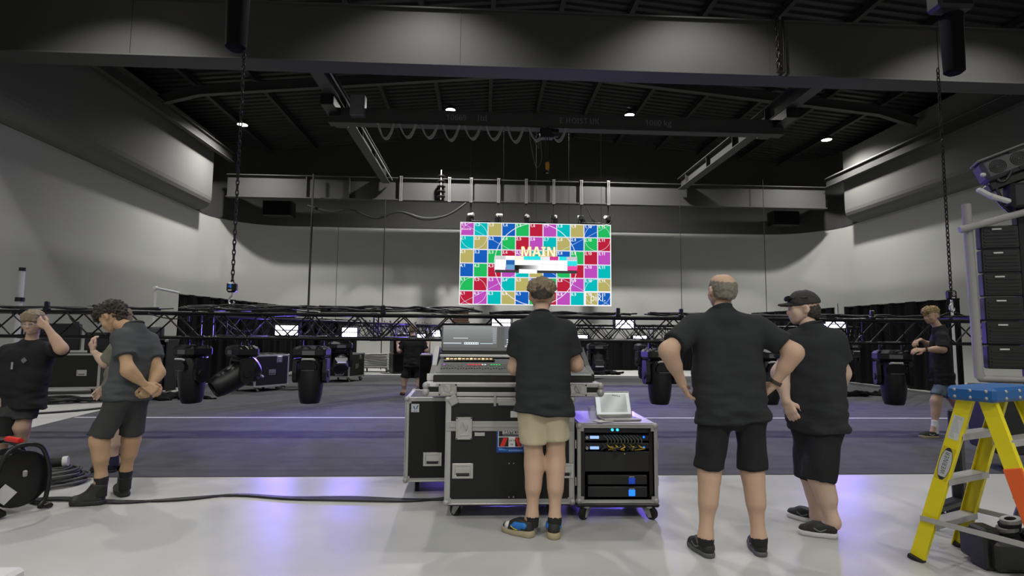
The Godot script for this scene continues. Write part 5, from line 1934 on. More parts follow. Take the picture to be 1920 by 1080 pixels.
# ---------------------------------------------------------------- cases and kit further back
func road_case(label: String, at: Vector3, turn: float, s: Vector3, lift := 0.12, handles := true) -> Node3D:
	var c := thing("road_case", label, "flight case", at, turn)
	case_shell(c, s, lift, 0.04, M.alu)
	if handles:
		for x in [-0.28, 0.28]:
			recessed_handle(c, flat_turn(Vector3(x * s.x, lift + s.y * 0.45, s.z / 2)), 0.2, 0.14)
		recessed_handle(c, flat_turn(Vector3(s.x / 2, lift + s.y * 0.45, 0), 2), 0.2, 0.14)
		butterfly(c, flat_turn(Vector3(s.x / 2, lift + s.y * 0.85, -0.2), 2), 0.16, 0.16)
	for x in [-0.4, 0.4]:
		for z in [-0.38, 0.38]:
			castor(c, Vector3(x * s.x, lift, z * s.z), x * 3.0, 0.05)
	return c

func backline() -> void:
	var b: Mb
	road_case("long black silver-edged road case on castors behind the woman and the grey-shirted man", Vector3(-9.75, 0, -14.0), 0.25, Vector3(1.6, 0.8, 1.1), 0.13)
	for s in [[Vector3(-10.1, 0.934, -13.9), Vector3(1.1, 0.62, 0.12), "wide black monitor standing on the long road case at left"], [Vector3(-9.15, 0.934, -14.0), Vector3(0.5, 0.42, 0.12), "smaller black monitor at the right end of the long road case"]]:
		var t := thing("monitor", s[2], "monitor", s[0], 0.25)
		b = Mb.new()
		b.box(Vector3(0, s[1].y / 2 + 0.06, 0), s[1], 0.015)
		part("screen_body", b, M.plastic, t)
		b = Mb.new()
		b.box(Vector3(0, 0.035, 0.02), Vector3(0.3, 0.07, 0.24), 0.01)
		part("foot", b, M.black_metal, t)
		b = Mb.new()
		b.box(Vector3(0, s[1].y + 0.065, 0.0), Vector3(s[1].x * 0.98, 0.012, 0.1), 0.003)
		part("top_edge", b, M.grey_plastic, t)
	var r := thing("lit_rack", "black equipment rack with blue-lit units, just right of the grey-shirted man's arm", "equipment rack", Vector3(-7.35, 0, -13.2), 0.15)
	case_shell(r, Vector3(0.7, 1.15, 0.7), 0.12, 0.02, M.black_metal, true)
	for k in 5:
		b = Mb.new()
		b.box(Vector3(0, 0.3 + k * 0.19, 0.3), Vector3(0.58, 0.17, 0.06), 0.008)
		part("rack_unit", b, M.plastic, r)
	for q in [[0.17, 1.1], [0.2, 0.92], [-0.02, 0.9], [-0.12, 0.72], [0.15, 0.7]]:
		b = Mb.new()
		b.box(Vector3(q[0], q[1], 0.335), Vector3(0.13, 0.07, 0.01), 0.003)
		part("status_light", b, M.blue_deep, r)
	for x in [-0.28, 0.28]:
		castor(r, Vector3(x, 0.12, 0.26), x * 3.0, 0.05)
	var sm := thing("speaker_monitor", "small black floor speaker with violet-lit face, behind the front truss at left", "speaker", Vector3(-7.42, 1.282, -13.2), 0.3)
	b = Mb.new()
	b.box(Vector3(0, 0.14, 0), Vector3(0.36, 0.26, 0.3), 0.02)
	part("cabinet", b, M.plastic, sm)
	b = Mb.new()
	b.box(Vector3(0, 0.14, 0.15), Vector3(0.28, 0.2, 0.012), 0.005)
	part("grille", b, M.dark_grey, sm)
	# ridged-lid case
	var c := road_case("black road case with ridged black lid and bright edges, between two stage lights", Vector3(-5.6, 0, -14.75), -0.55, Vector3(0.85, 0.78, 1.0), 0.12)
	b = Mb.new()
	for k in 4:
		b.box(Vector3(0, 0.905, -0.36 + 0.24 * k), Vector3(0.72, 0.05, 0.15), 0.024)
	part("ridged_lid", b, M.rubber, c)
	c = road_case("small cube-like black road case on castors under the strobe, two handles in front", Vector3(-4.3, 0, -17.9), -0.28, Vector3(0.92, 0.72, 0.95), 0.14)
	# stack of silver deck frames on a dolly
	var d := thing("frame_stack", "stack of slanting silver metal frames on a low dolly, by the white floor", "frame stack", Vector3(-4.15, 0, -22.6), -0.15)
	b = Mb.new()
	b.box(Vector3(0, 0.18, 0), Vector3(1.15, 0.06, 0.8), 0.01)
	part("dolly", b, M.alu_dull, d)
	for x in [-0.5, 0.5]:
		for z in [-0.3, 0.3]:
			castor(d, Vector3(x, 0.15, z), x * 2.0, 0.06)
	for k in 6:
		b = Mb.new()
		var q := Basis(Vector3.BACK, [0.0, -0.1, -0.14, -0.12, -0.03, 0.02][k])
		for s in [-1.0, 1.0]:
			b.box(Vector3(0.02 * (k % 2), 0.25 + 0.085 * k, s * 0.36), Vector3(1.05, 0.055, 0.05), 0.006, q)
			b.box(Vector3(0.02 * (k % 2) + s * 0.5, 0.25 + 0.085 * k, 0), Vector3(0.05, 0.055, 0.7), 0.006, q)
		part("frame", b, M.alu, d)
	for s in [[Vector3(-3.1, 0, -21.8), Vector3(0.75, 1.5, 0.8), 0.35, "tall black loudspeaker stack beside the far black-clad man"], [Vector3(-2.2, 0, -19.8), Vector3(0.7, 1.3, 0.7), -0.1, "squat black loudspeaker stack left of the far black-clad man"], [Vector3(-0.87, 0, -8.9), Vector3(0.2, 1.12, 0.4), 0.05, "narrow black upright cabinet just left of the console"]]:
		var t := thing("speaker_stack", s[3], "speaker", s[0], s[2])
		b = Mb.new()
		b.box(Vector3(0, s[1].y * 0.25 + 0.01, 0), Vector3(s[1].x, s[1].y * 0.5, s[1].z), 0.02)
		part("lower_cabinet", b, M.plastic, t)
		b = Mb.new()
		b.box(Vector3(0, s[1].y * 0.75 + 0.012, 0), Vector3(s[1].x * 0.96, s[1].y * 0.48, s[1].z * 0.94), 0.02)
		part("upper_cabinet", b, M.plastic, t)
		b = Mb.new()
		for y in [0.25, 0.75]:
			b.box(Vector3(0, s[1].y * y + 0.01, s[1].z / 2 + 0.002), Vector3(s[1].x * 0.86, s[1].y * 0.42, 0.016), 0.006)
		part("grille", b, M.drape, t)
	# crumpled black cloth
	for s in [[Vector3(-6.9, 0.0, -12.6), 1.5, 0.0, "crumpled black cloth lying on the floor behind the tipped stage light"], [Vector3(9.6, 0.0, -13.6), 1.9, 0.25, "crumpled black cloth on the floor behind the capped man"], [Vector3(11.6, 0, -12.6), 1.3, 0.1, "black cloth heap on the floor behind the blond man's legs"], [Vector3(4.6, 0, -21.5), 1.1, 0.0, "flat dark cloth bundle lying at the edge of the white floor strip"]]:
		var rng := RandomNumberGenerator.new()
		rng.seed = int(s[1] * 100)
		var bones := []
		for k in 22:
			var p := Vector3(rng.randf_range(-1, 1) * s[1] * 0.6, rng.randf_range(0.0, 0.07), rng.randf_range(-0.3, 0.3))
			bones.append([p, p + Vector3(rng.randf_range(-0.4, 0.4), rng.randf_range(-0.03, 0.05), rng.randf_range(-0.2, 0.2)), 0.06, 0.045])
		b = Mb.new()
		nets(b, bones, 0.03, 0.03, [[Vector3.ZERO, Vector3.DOWN]], 0.02, 6.0)
		var o := solo("floor_cloth", b, M.drape, s[3], "cloth", s[0])
		o.rotation.y = s[2]
	b = Mb.new()
	b.box(Vector3(0, 0.16, 0), Vector3(0.75, 0.02, 0.4), 0.003, Basis(Vector3.RIGHT, 0.45))
	b.box(Vector3(0.1, 0.05, 0.25), Vector3(0.8, 0.1, 0.3), 0.01)
	solo("deck_sheet", b, M.white_paint, "white board propped tilted on the far floor beside the bald man's elbow", "panel", Vector3(7.0, 0, -21.6))
	b = Mb.new()
	b.box(Vector3(0, 0.2, 0), Vector3(0.36, 0.3, 0.2), 0.015)
	b.box(Vector3(0, 0.025, 0), Vector3(0.4, 0.05, 0.3), 0.01)
	solo("brown_box", b, M.brown, "brown cardboard box on the far truss just above the console screens", "box", Vector3(-0.52, 1.7, -13.3))
	for s in [[-6.15, 0, "left of the grey-shirted man's neck"], [-5.5, 1, "above the slack cable loop at left"], [-1.45, 0, "above the far black-clad man"], [2.0, 0, "beside the operator's right shoulder"], [2.95, 0, "left of the bald man's shoulder"], [5.9, 2, "right of the capped man"]]:
		b = Mb.new()
		if s[1] == 1:
			b.box(Vector3(0, 0.03, 0), Vector3(0.05, 0.06, 0.05), 0.01)
		else:
			b.box(Vector3(0, 0.05, 0), Vector3(0.055, 0.1, 0.06), 0.012)
			b.box(Vector3(0, -0.01, 0), Vector3(0.075, 0.05, 0.075), 0.012)
		solo("truss_clamp", b, M.black_metal, "black clamp standing on the front truss's top tube, %s" % s[2], "clamp", Vector3(s[0], 1.735, -8.3))
	b = Mb.new()
	b.cyl(Vector3(-0.14, 0.025, 0), Vector3(0.02, 0.025, 0), 0.022, 0.022, 8)
	b.cyl(Vector3(0.02, 0.025, 0), Vector3(0.14, 0.02, 0.02), 0.014, 0.014, 8)
	b.box(Vector3(-0.05, 0.015, 0), Vector3(0.06, 0.03, 0.06), 0.01)
	solo("white_clamp", b, M.chrome, "pale metal clamp lying on the front truss between the woman and the grey-shirted man", "clamp", Vector3(-5.45, 1.735, -8.3))

# ---------------------------------------------------------------- bodies: rounded bones joined into one surface
func nets(out: Mb, bones: Array, cell: float, k: float, cuts: Array = [], amp := 0.0, freq := 8.0, stretch := Vector3.ONE, near := Vector3.ZERO, axis := Vector3.ZERO) -> void:
	# each bone: [from, to, radius, radius] or with a flat end [.., point, normal]
	var lo := Vector3.ONE * 1e9
	var hi := Vector3.ONE * -1e9
	for bn in bones:
		var rr := maxf(bn[2], bn[3]) + k * 2.0 + cell * 2.0
		lo = lo.min(bn[0] - Vector3.ONE * rr).min(bn[1] - Vector3.ONE * rr)
		hi = hi.max(bn[0] + Vector3.ONE * rr).max(bn[1] + Vector3.ONE * rr)
	var nx := int((hi.x - lo.x) / cell) + 2
	var ny := int((hi.y - lo.y) / cell) + 2
	var nz := int((hi.z - lo.z) / cell) + 2
	var F := PackedFloat32Array()
	F.resize(nx * ny * nz)
	var sy := nx
	var sz := nx * ny
	var ik := 1.0 / k
	for bn in bones:
		var a: Vector3 = bn[0]
		var ba: Vector3 = bn[1] - bn[0]
		var l2 := maxf(ba.length_squared(), 1e-9)
		var ra: float = bn[2]
		var dr: float = bn[3] - bn[2]
		var flat: bool = bn.size() > 4
		var cp: Vector3 = bn[4] if flat else Vector3.ZERO
		var cn: Vector3 = bn[5] if flat else Vector3.ZERO
		var pad := k * 3.0
		var rr := maxf(bn[2], bn[3]) + pad
		var b0: Vector3 = ((a.min(a + ba) - Vector3.ONE * rr) - lo) / cell
		var b1: Vector3 = ((a.max(a + ba) + Vector3.ONE * rr) - lo) / cell
		for z in range(maxi(int(b0.z), 0), mini(int(b1.z) + 2, nz)):
			for y in range(maxi(int(b0.y), 0), mini(int(b1.y) + 2, ny)):
				var i := z * sz + y * sy
				for x in range(maxi(int(b0.x), 0), mini(int(b1.x) + 2, nx)):
					var p := lo + Vector3(x, y, z) * cell
					var t := clampf((p - a).dot(ba) / l2, 0.0, 1.0)
					var d := p.distance_to(a + ba * t) - ra - dr * t
					if flat:
						d = maxf(d, (p - cp).dot(cn))
					if d < pad:
						F[i + x] += exp(-d * ik)
	var inside := PackedInt32Array()
	for z in nz:
		for y in ny:
			for x in nx:
				var i := z * sz + y * sy + x
				var v := F[i]
				if v <= 0.0:
					F[i] = k * 3.0
					continue
				v = -k * log(v)
				for c in cuts:
					v = maxf(v, (lo + Vector3(x, y, z) * cell - (c[0] as Vector3)).dot(c[1]))
				F[i] = v
				if v < 0.0:
					inside.append(i)
	var ids := {}
	var pos := PackedVector3Array()
	var quads := PackedInt32Array()
	var steps := [1, sy, sz]
	var offs := [0, 1, sy, sy + 1, sz, sz + 1, sz + sy, sz + sy + 1]
	var edges := [0, 1, 2, 3, 4, 5, 6, 7, 0, 2, 1, 3, 4, 6, 5, 7, 0, 4, 1, 5, 2, 6, 3, 7]
	for i in inside:
		for ax in 3:
			var st: int = steps[ax]
			var s1: int = steps[(ax + 1) % 3]
			var s2: int = steps[(ax + 2) % 3]
			for sg in 2:
				var j := i + (st if sg == 0 else -st)
				if F[j] < 0.0:
					continue
				var e := mini(i, j)
				var cs := [e - s1 - s2, e - s2, e, e - s1]
				for q in 4:
					var c: int = cs[q]
					if not ids.has(c):
						var sum := Vector3.ZERO
						var cnt := 0
						var o := Vector3(c % nx, (c / nx) % ny, c / sz)
						for m in range(0, 24, 2):
							var u: int = edges[m]
							var w: int = edges[m + 1]
							var fa := F[c + offs[u]]
							var fb := F[c + offs[w]]
							if (fa < 0.0) != (fb < 0.0):
								var pa := Vector3(u & 1, (u >> 1) & 1, u >> 2)
								var pb := Vector3(w & 1, (w >> 1) & 1, w >> 2)
								sum += pa.lerp(pb, fa / (fa - fb))
								cnt += 1
						ids[c] = pos.size()
						pos.append(lo + (o + sum / maxi(cnt, 1)) * cell)
					quads.append(ids[c])
				if sg == 1:   # keep one winding for all
					var n := quads.size()
					var tmp := quads[n - 1]
					quads[n - 1] = quads[n - 3]
					quads[n - 3] = tmp
	var nrm := face_normals(pos, quads)
	if amp > 0.0:
		var ns := FastNoiseLite.new()
		ns.seed = 5
		ns.frequency = freq * 0.1
		ns.fractal_octaves = 2
		for i in pos.size():
			var w := 1.6
			if axis != Vector3.ZERO:   # deeper folds towards one end
				w *= clampf(1.0 - absf((pos[i] - near).dot(axis)) / 0.34, 0.28, 1.0)
			pos[i] += nrm[i] * ns.get_noise_3dv(pos[i] * stretch * 10.0) * amp * w
		nrm = face_normals(pos, quads)
	for q in range(0, quads.size(), 4):
		for tr in [[0, 2, 1], [0, 3, 2]]:
			for c in tr:
				var id := quads[q + c]
				out.v.append(pos[id])
				out.n.append(nrm[id])
				out.uv.append(Vector2.ZERO)

func face_normals(pos: PackedVector3Array, quads: PackedInt32Array) -> PackedVector3Array:
	var nrm := PackedVector3Array()
	nrm.resize(pos.size())
	for q in range(0, quads.size(), 4):
		var a := pos[quads[q]]
		var n := (pos[quads[q + 2]] - a).cross(pos[quads[q + 3]] - pos[quads[q + 1]])
		for c in 4:
			nrm[quads[q + c]] += n
	for i in nrm.size():
		nrm[i] = nrm[i].normalized()
	return nrm
# ---------------------------------------------------------------- the crew
func head_bones(h: Vector3, f: Vector3, u: Vector3, s: float) -> Array:
	var r := u.cross(f).normalized()
	var P := func(x: float, y: float, z: float) -> Vector3: return h + (r * x + u * y + f * z) * s
	var o := []
	var add := func(a: Vector3, b: Vector3, ra: float, rb: float) -> void: o.append([a, b, ra * s, rb * s])
	add.call(P.call(0, 0.03, -0.03), P.call(0, 0.04, 0.018), 0.076, 0.071)
	add.call(P.call(0, -0.01, 0.0), P.call(0, -0.04, 0.03), 0.064, 0.054)
	add.call(P.call(0, -0.05, 0.03), P.call(0, -0.082, 0.058), 0.048, 0.03)
	for k in [-1.0, 1.0]:
		add.call(P.call(k * 0.036, -0.022, 0.055), P.call(k * 0.034, -0.03, 0.05), 0.029, 0.03)
		add.call(P.call(k * 0.05, -0.045, 0.0), P.call(k * 0.03, -0.078, 0.04), 0.022, 0.018)
		add.call(P.call(k * 0.014, 0.021, 0.083), P.call(k * 0.042, 0.022, 0.068), 0.011, 0.011)
		for q in [[0.022, 0.002], [0.0, -0.008], [-0.018, 0.0]]:   # ears
			add.call(P.call(k * 0.077, q[0] - 0.006, q[1] - 0.008), P.call(k * 0.087, q[0] - 0.004, q[1] - 0.016), 0.011, 0.009)
	add.call(P.call(0, 0.012, 0.086), P.call(0, -0.026, 0.103), 0.009, 0.011)
	add.call(P.call(-0.011, -0.03, 0.092), P.call(0.011, -0.03, 0.092), 0.009, 0.009)
	add.call(P.call(-0.017, -0.052, 0.083), P.call(0.017, -0.052, 0.083), 0.0085, 0.0085)
	add.call(P.call(-0.014, -0.062, 0.081), P.call(0.014, -0.062, 0.081), 0.0085, 0.0085)
	return o

func hand_bones(wr: Vector3, d: Vector3, pn: Vector3, thumb: float, curl: float, s: float) -> Array:
	# d: towards the fingers; pn: where the palm faces; thumb: which side the thumb leaves
	d = d.normalized()
	pn = (pn - d * pn.dot(d)).normalized()
	var sd := pn.cross(d).normalized() * thumb
	var o := []
	for i in 4:
		var off := (1.5 - i) * 0.0195
		var k := wr + (d * (0.088 - absf(i - 1.2) * 0.005) + sd * off) * s
		o.append([wr + sd * off * 0.6 * s, k, 0.0155 * s, 0.0125 * s])
		var ln := [0.042, 0.046, 0.043, 0.034][i] as float
		var dir := (d + sd * off * 3.0).normalized()
		var p := k
		var an := 0.12 + 0.04 * i
		for j in 3:
			an += curl * [0.75, 1.0, 0.7][j]
			var v := dir * cos(an) + pn * sin(an)
			var q: Vector3 = p + v * ln * [1.0, 0.68, 0.52][j] * s
			o.append([p, q, (0.0098 - 0.0008 * j) * s, (0.009 - 0.0009 * j) * s])
			p = q
	var t0 := wr + (d * 0.02 + sd * 0.022 + pn * 0.006) * s
	var t1 := t0 + (d * 0.032 + sd * 0.03 + pn * 0.012) * s
	var t2 := t1 + (d * 0.034 + sd * (0.014 - 0.01 * curl) + pn * 0.008) * s
	var t3 := t2 + (d * 0.026 + sd * (0.002 - 0.012 * curl) + pn * 0.008 * (1.0 + curl)) * s
	o.append([t0, t1, 0.0145 * s, 0.012 * s])
	o.append([t1, t2, 0.0118 * s, 0.0102 * s])
	o.append([t2, t3, 0.0102 * s, 0.0088 * s])
	return o

func shoe(root: Node3D, he: Vector3, to: Vector3, an: Vector3, style: Dictionary) -> void:
	var d := Vector3(to.x - he.x, 0, to.z - he.z)
	var l := clampf(d.length(), 0.26, 0.31)
	d = d.normalized()
	var h := Vector3(he.x, 0, he.z)
	var sd := d.cross(Vector3.UP)
	var collar: float = style.get("collar", 0.085)
	var top := Vector3(an.x, maxf(an.y, 0.1), an.z)
	var bones := [
		[h + d * 0.045 + Vector3.UP * 0.05, h + d * 0.12 + Vector3.UP * 0.055, 0.039, 0.041],
		[h + d * 0.12 + Vector3.UP * 0.052, h + d * (l - 0.1) + Vector3.UP * 0.044, 0.043, 0.042],
		[h + d * (l - 0.1) + sd * 0.008 + Vector3.UP * 0.042, h + d * (l - 0.045) + Vector3.UP * 0.038, 0.043, style.get("toe", 0.036)],
		[h + d * 0.055 + Vector3.UP * 0.07, Vector3(top.x, collar + 0.03, top.z), 0.04, 0.046 + style.get("ankle", 0.0)],
		[h + d * 0.15 + Vector3.UP * 0.065, h + d * 0.09 + Vector3.UP * 0.095, 0.034, 0.036]]
	if collar > 0.12:
		bones.append([h + d * 0.12 + Vector3.UP * 0.07, Vector3(top.x, collar, top.z) + d * 0.008, 0.044, 0.05])
	var b := Mb.new()
	var slope := (Vector3.UP + d * -0.12).normalized()
	nets(b, bones, 0.007, 0.008, [[Vector3(top.x, collar, top.z), slope], [Vector3(0, 0.022, 0), Vector3.DOWN]])
	part("shoe", b, style.upper, root)
	var sh: Node3D = root.get_child(root.get_child_count() - 1)
	b = Mb.new()
	var w: float = style.get("flare", 0.0)
	nets(b, [
		[h + d * 0.045 + Vector3.UP * 0.02, h + d * 0.13 + Vector3.UP * 0.02, 0.042 + w, 0.042 + w * 0.6],
		[h + d * 0.13 + Vector3.UP * 0.02, h + d * (l - 0.1) + Vector3.UP * 0.02, 0.042 + w * 0.6, 0.046],
		[h + d * (l - 0.1) + sd * 0.008 + Vector3.UP * 0.02, h + d * (l - 0.042) + Vector3.UP * 0.024, 0.046, 0.04]], 0.006, 0.006,
		[[Vector3(0, style.get("sole", 0.03), 0), (Vector3.UP - d * 0.02).normalized()], [Vector3(0, 0.0, 0), Vector3.DOWN]])
	part("sole", b, style.under, sh)
	if style.has("accent"):
		for k in [-1.0, 1.0]:
			b = Mb.new()
			nets(b, [[h + d * 0.06 + sd * k * 0.03 + Vector3.UP * 0.075, h + d * 0.13 + sd * k * 0.03 + Vector3.UP * 0.075, 0.024, 0.02], [h + d * 0.1 + sd * k * 0.033 + Vector3.UP * 0.06, h + d * 0.16 + sd * k * 0.03 + Vector3.UP * 0.06, 0.02, 0.016]], 0.005, 0.005)
			if style.has("toe_patch") and k > 0.0:
				var tp := Mb.new()
				nets(tp, [[h + d * (l - 0.085) + sd * 0.012 + Vector3.UP * 0.055, h + d * (l - 0.06) - sd * 0.012 + Vector3.UP * 0.052, 0.032, 0.03]], 0.006, 0.005)
				part("toe_patch", tp, style.toe_patch, sh)
			part("shoe_flash", b, style.accent, sh)
	if style.has("laces"):
		b = Mb.new()
		for k in 4:
			var c := h + d * (0.12 + 0.022 * k) + Vector3.UP * (0.108 - 0.009 * k + maxf(collar - 0.14, 0.0) * 0.25 * (3 - k))
			b.tube([c - sd * 0.024 - Vector3.UP * 0.01, c + Vector3.UP * 0.002, c + sd * 0.024 - Vector3.UP * 0.01], 0.0035, 6)
		part("laces", b, style.laces, sh)
	if style.has("stripe"):
		for k in [-1.0, 1.0]:
			b = Mb.new()
			b.tube(smooth_line([h + d * 0.08 + sd * k * 0.04 + Vector3.UP * 0.062, h + d * 0.12 + sd * k * 0.0455 + Vector3.UP * 0.045, h + d * 0.16 + sd * k * 0.044 + Vector3.UP * 0.062], 4), 0.005, 6)
			part("side_mark", b, style.stripe, sh)

func person(key: String, label: String, o: Dictionary) -> Node3D:
	var J: Dictionary = JOINTS[key]
	var root := thing("person", label, "person", J.at)
	var cell: float = o.get("cell", 0.012)
	var hm: Vector3 = (J.hipA + J.hipB) / 2
	var sm: Vector3 = (J.shA + J.shB) / 2
	var u: Vector3 = (J.neck - hm).normalized()
	var fd: Vector3 = o.face
	fd = (fd - u * fd.dot(u)).normalized()
	var hf: Vector3 = (o.get("look", o.face) as Vector3).normalized()
	var hu: Vector3 = o.get("head_up", Vector3.UP)
	hu = (hu - hf * hu.dot(hf)).normalized()
	var hs: float = o.get("head_size", 1.0)
	var gr: float = o.get("girth", 0.0)
	var ls: float = o.get("leg", 1.0)
	var as_: float = o.get("arm", 1.0)
	var rt := 0.082 + gr
	var rh := 0.093 + gr * 0.6
	var skin: Material = o.skin
	var cn := (u * 0.93 + fd * 0.36).normalized()
	var np: Vector3 = J.neck + u * 0.02
	var bones := []
	var cloth := []      # the torso again, a little larger
	var ease: float = o.get("ease", 0.014)
	var drop: float = o.get("hem", 0.08)
	for s in ["A", "B"]:
		var sh: Vector3 = J["sh" + s]
		var el: Vector3 = J["el" + s]
		var wr: Vector3 = J["wr" + s]
		var hip: Vector3 = J["hip" + s]
		var kn: Vector3 = J["kn" + s]
		var an: Vector3 = J["an" + s]
		var c := sh.lerp(sm, 0.48) - u * 0.07
		var h := hip.lerp(hm, 0.15) + u * 0.04
		bones.append([c, h, rt - 0.004, rh * 0.86])
		bones.append([J.neck - u * 0.05, sh - u * 0.004, 0.05, 0.057])
		bones.append([sh, el, 0.054 * as_, 0.042 * as_])
		bones.append([el, wr, 0.042 * as_, 0.028 * as_])
		bones.append([el.lerp(wr, 0.1), el.lerp(wr, 0.42), 0.045 * as_, 0.039 * as_])
		bones.append([hip, kn, 0.08 * ls, 0.06 * ls])
		bones.append([kn, an, 0.055 * ls, 0.037 * ls])
		var back := -fd * 0.014
		bones.append([kn.lerp(an, 0.14) + back, kn.lerp(an, 0.46) + back * 1.2, 0.054 * ls, 0.049 * ls])
		bones.append([an, Vector3(an.x, 0.06, an.z) + (J["to" + s] - J["he" + s]) * 0.2, 0.037 * ls, 0.034])
		var bell: float = o.get("belly", 0.0)
		cloth.append([c, h - u * 0.02, rt + ease, rh + ease])
		var hl := hip.lerp(hm, 0.02) + u * 0.05
		cloth.append([hl, hl - u * (drop + 0.13), rh + ease + 0.004, rh + ease + 0.008 + o.get("flare", 0.004)])
		cloth.append([c.lerp(h, 0.55) + fd * bell * 0.5, c.lerp(h, 0.8) + fd * bell * 0.5, rt + ease * 0.8 + bell * 0.35, rt + ease * 0.8 + bell * 0.35])
		cloth.append([J.neck - u * 0.042, sh - u * 0.002, 0.064, 0.071, np, cn])
		var sl: float = o.get("sleeve", 0.62)
		var e := sh.lerp(el, sl)
		var ad := (el - sh).normalized()
		cloth.append([sh, e + ad * 0.03, 0.072 * as_, (0.064 + o.get("cuff", 0.006)) * as_, e, ad])
	bones.append([J.hipA.lerp(J.hipB, 0.1), J.hipB.lerp(J.hipA, 0.1), rh - 0.014, rh - 0.014])
	bones.append([sm - u * 0.08, hm + u * 0.05, rt * 0.95, rh * 0.84])
	cloth.append([sm - u * 0.08, hm + u * 0.02, rt + ease, rh + ease])
	cloth.append([hm + u * 0.02, hm - u * (drop + 0.09), rh + ease + 0.004, rh + ease + 0.006])
	cloth.append([J.neck - u * 0.055, sm - u * 0.1, 0.08, rt + ease, np, cn])
	for q in ["A", "B"]:
		cloth.append([J.neck - u * 0.055, (J["sh" + q] as Vector3).lerp(sm, 0.4) - u * 0.05, 0.074, 0.088, np, cn])
		bones.append([J.neck - u * 0.06, (J["sh" + q] as Vector3).lerp(sm, 0.4) - u * 0.06, 0.052, 0.066])
	bones.append([J.neck - u * 0.04, J.head - hu * 0.065 * hs - hf * 0.012, 0.06, 0.054])
	cloth.append([J.neck - u * 0.06, J.neck - u * 0.01, 0.08, 0.07, np, cn])
	var b := Mb.new()
	nets(b, bones, cell, cell * 1.3)
	nets(b, head_bones(J.head, hf, hu, hs), o.get("head_cell", 0.005), 0.008)
	var hs2: float = o.get("hand_size", 1.0)
	for s in ["A", "B"]:
		var q: Array = o["hand" + s]      # [fingers' direction, palm direction, thumb side, curl]
		nets(b, hand_bones(J["wr" + s], q[0], q[1], q[2], q[3], hs2), o.get("hand_cell", 0.0045), 0.0045)
	part("body", b, skin, root)
	# shirt
	b = Mb.new()
	var hem := hm - u * drop
	var hn: Vector3 = (-u + (o.get("hem_tilt", Vector3.ZERO) as Vector3)).normalized()
	nets(b, cloth, cell, cell * 1.1, [[hem, hn]], o.get("fold", 0.016), 5.0, Vector3(0.7, 1.9, 0.7), hem + u * 0.05, u)
	part(o.get("top", "shirt"), b, o.shirt, root)
	var shirt: Node3D = root.get_child(root.get_child_count() - 1)
	if o.get("collar", false):
		b = Mb.new()
		nets(b, [[J.neck - u * 0.03, J.neck + u * 0.035 - fd * 0.004, 0.074, 0.07]], 0.007, 0.006, [[J.neck + u * 0.032 + fd * 0.0, (u * 0.93 + fd * 0.36).normalized()]])
		part("collar", b, o.shirt, shirt)
	else:
		b = Mb.new()
		var r3 := u.cross(fd).normalized()
		var pts := []
		for i in 24:
			var t := TAU * i / 24
			var v := r3 * cos(t) * 0.067 + fd * sin(t) * 0.067
			pts.append(J.neck + u * (0.014 - 0.387 * v.dot(fd)) + v)
		b.tube(pts, 0.0075, 6, true)
		part("neckband", b, o.shirt, shirt)
	# shorts
	b = Mb.new()
	var sho := [[J.hipA.lerp(J.hipB, 0.12) + u * 0.06, J.hipB.lerp(J.hipA, 0.12) + u * 0.06, rh, rh], [J.hipA.lerp(J.hipB, 0.06), J.hipB.lerp(J.hipA, 0.06), rh + 0.005, rh + 0.005]]
	for s in ["A", "B"]:
		var hip: Vector3 = J["hip" + s]
		var kn: Vector3 = J["kn" + s]
		var fr: float = o.get("short_len", 0.8)
		if s == "B":
			fr += o.get("short_len_b", 0.0)
		var e := hip.lerp(kn, fr)
		var ld := (kn - hip).normalized()
		var cd := (ld + Vector3.DOWN * 0.6).normalized()
		sho.append([hip, e + ld * 0.05, (0.077 * ls + 0.010), (0.066 * ls + o.get("short_flare", 0.026)), e, cd])
	nets(b, sho, cell, cell * 1.3, [[hm + u * 0.15, u]], o.get("fold", 0.016) * 0.5, 5.5, Vector3(1.2, 0.7, 1.2))
	part("shorts", b, o.shorts, root)
	# shoes and socks
	for s in ["A", "B"]:
		shoe(root, J["he" + s], J["to" + s], J["an" + s], o.shoes)
		if o.has("sock"):
			b = Mb.new()
			var an: Vector3 = J["an" + s]
			var kn: Vector3 = J["kn" + s]
			var lo := Vector3(an.x, 0.06, an.z)
			var hi2 := an.lerp(kn, (o.sock_top - an.y) / maxf(kn.y - an.y, 0.1))
			nets(b, [[lo, an, 0.043 * ls, 0.0425 * ls], [an, hi2 + (kn - an).normalized() * 0.03, 0.0425 * ls, 0.049 * ls]], 0.008, 0.008, [[hi2, (kn - an).normalized()], [lo, Vector3.DOWN]])
			part("sock", b, o.sock, root)
	root.set_meta("frame", null)
	root.remove_meta("frame")
	return root

func hair(root: Node3D, J: Dictionary, look: Vector3, up: Vector3, s: float, list: Array, m: Material, amp := 0.012, freq := 30.0, called := "hair", cuts: Array = [], cell := 0.006) -> void:
	var hf := look.normalized()
	var hu := (up - hf * up.dot(hf)).normalized()
	var r := hu.cross(hf).normalized()
	var P := func(v: Vector3) -> Vector3: return J.head + (r * v.x + hu * v.y + hf * v.z) * s
	var bones := []
	for q in list:
		bones.append([P.call(q[0]), P.call(q[1]), q[2] * s, q[3] * s])
	var cc := []
	for q in cuts:
		cc.append([P.call(q[0]), (r * q[1].x + hu * q[1].y + hf * q[1].z).normalized()])
	var b := Mb.new()
	nets(b, bones, cell, 0.006, cc, amp, freq)
	part(called, b, m, root)

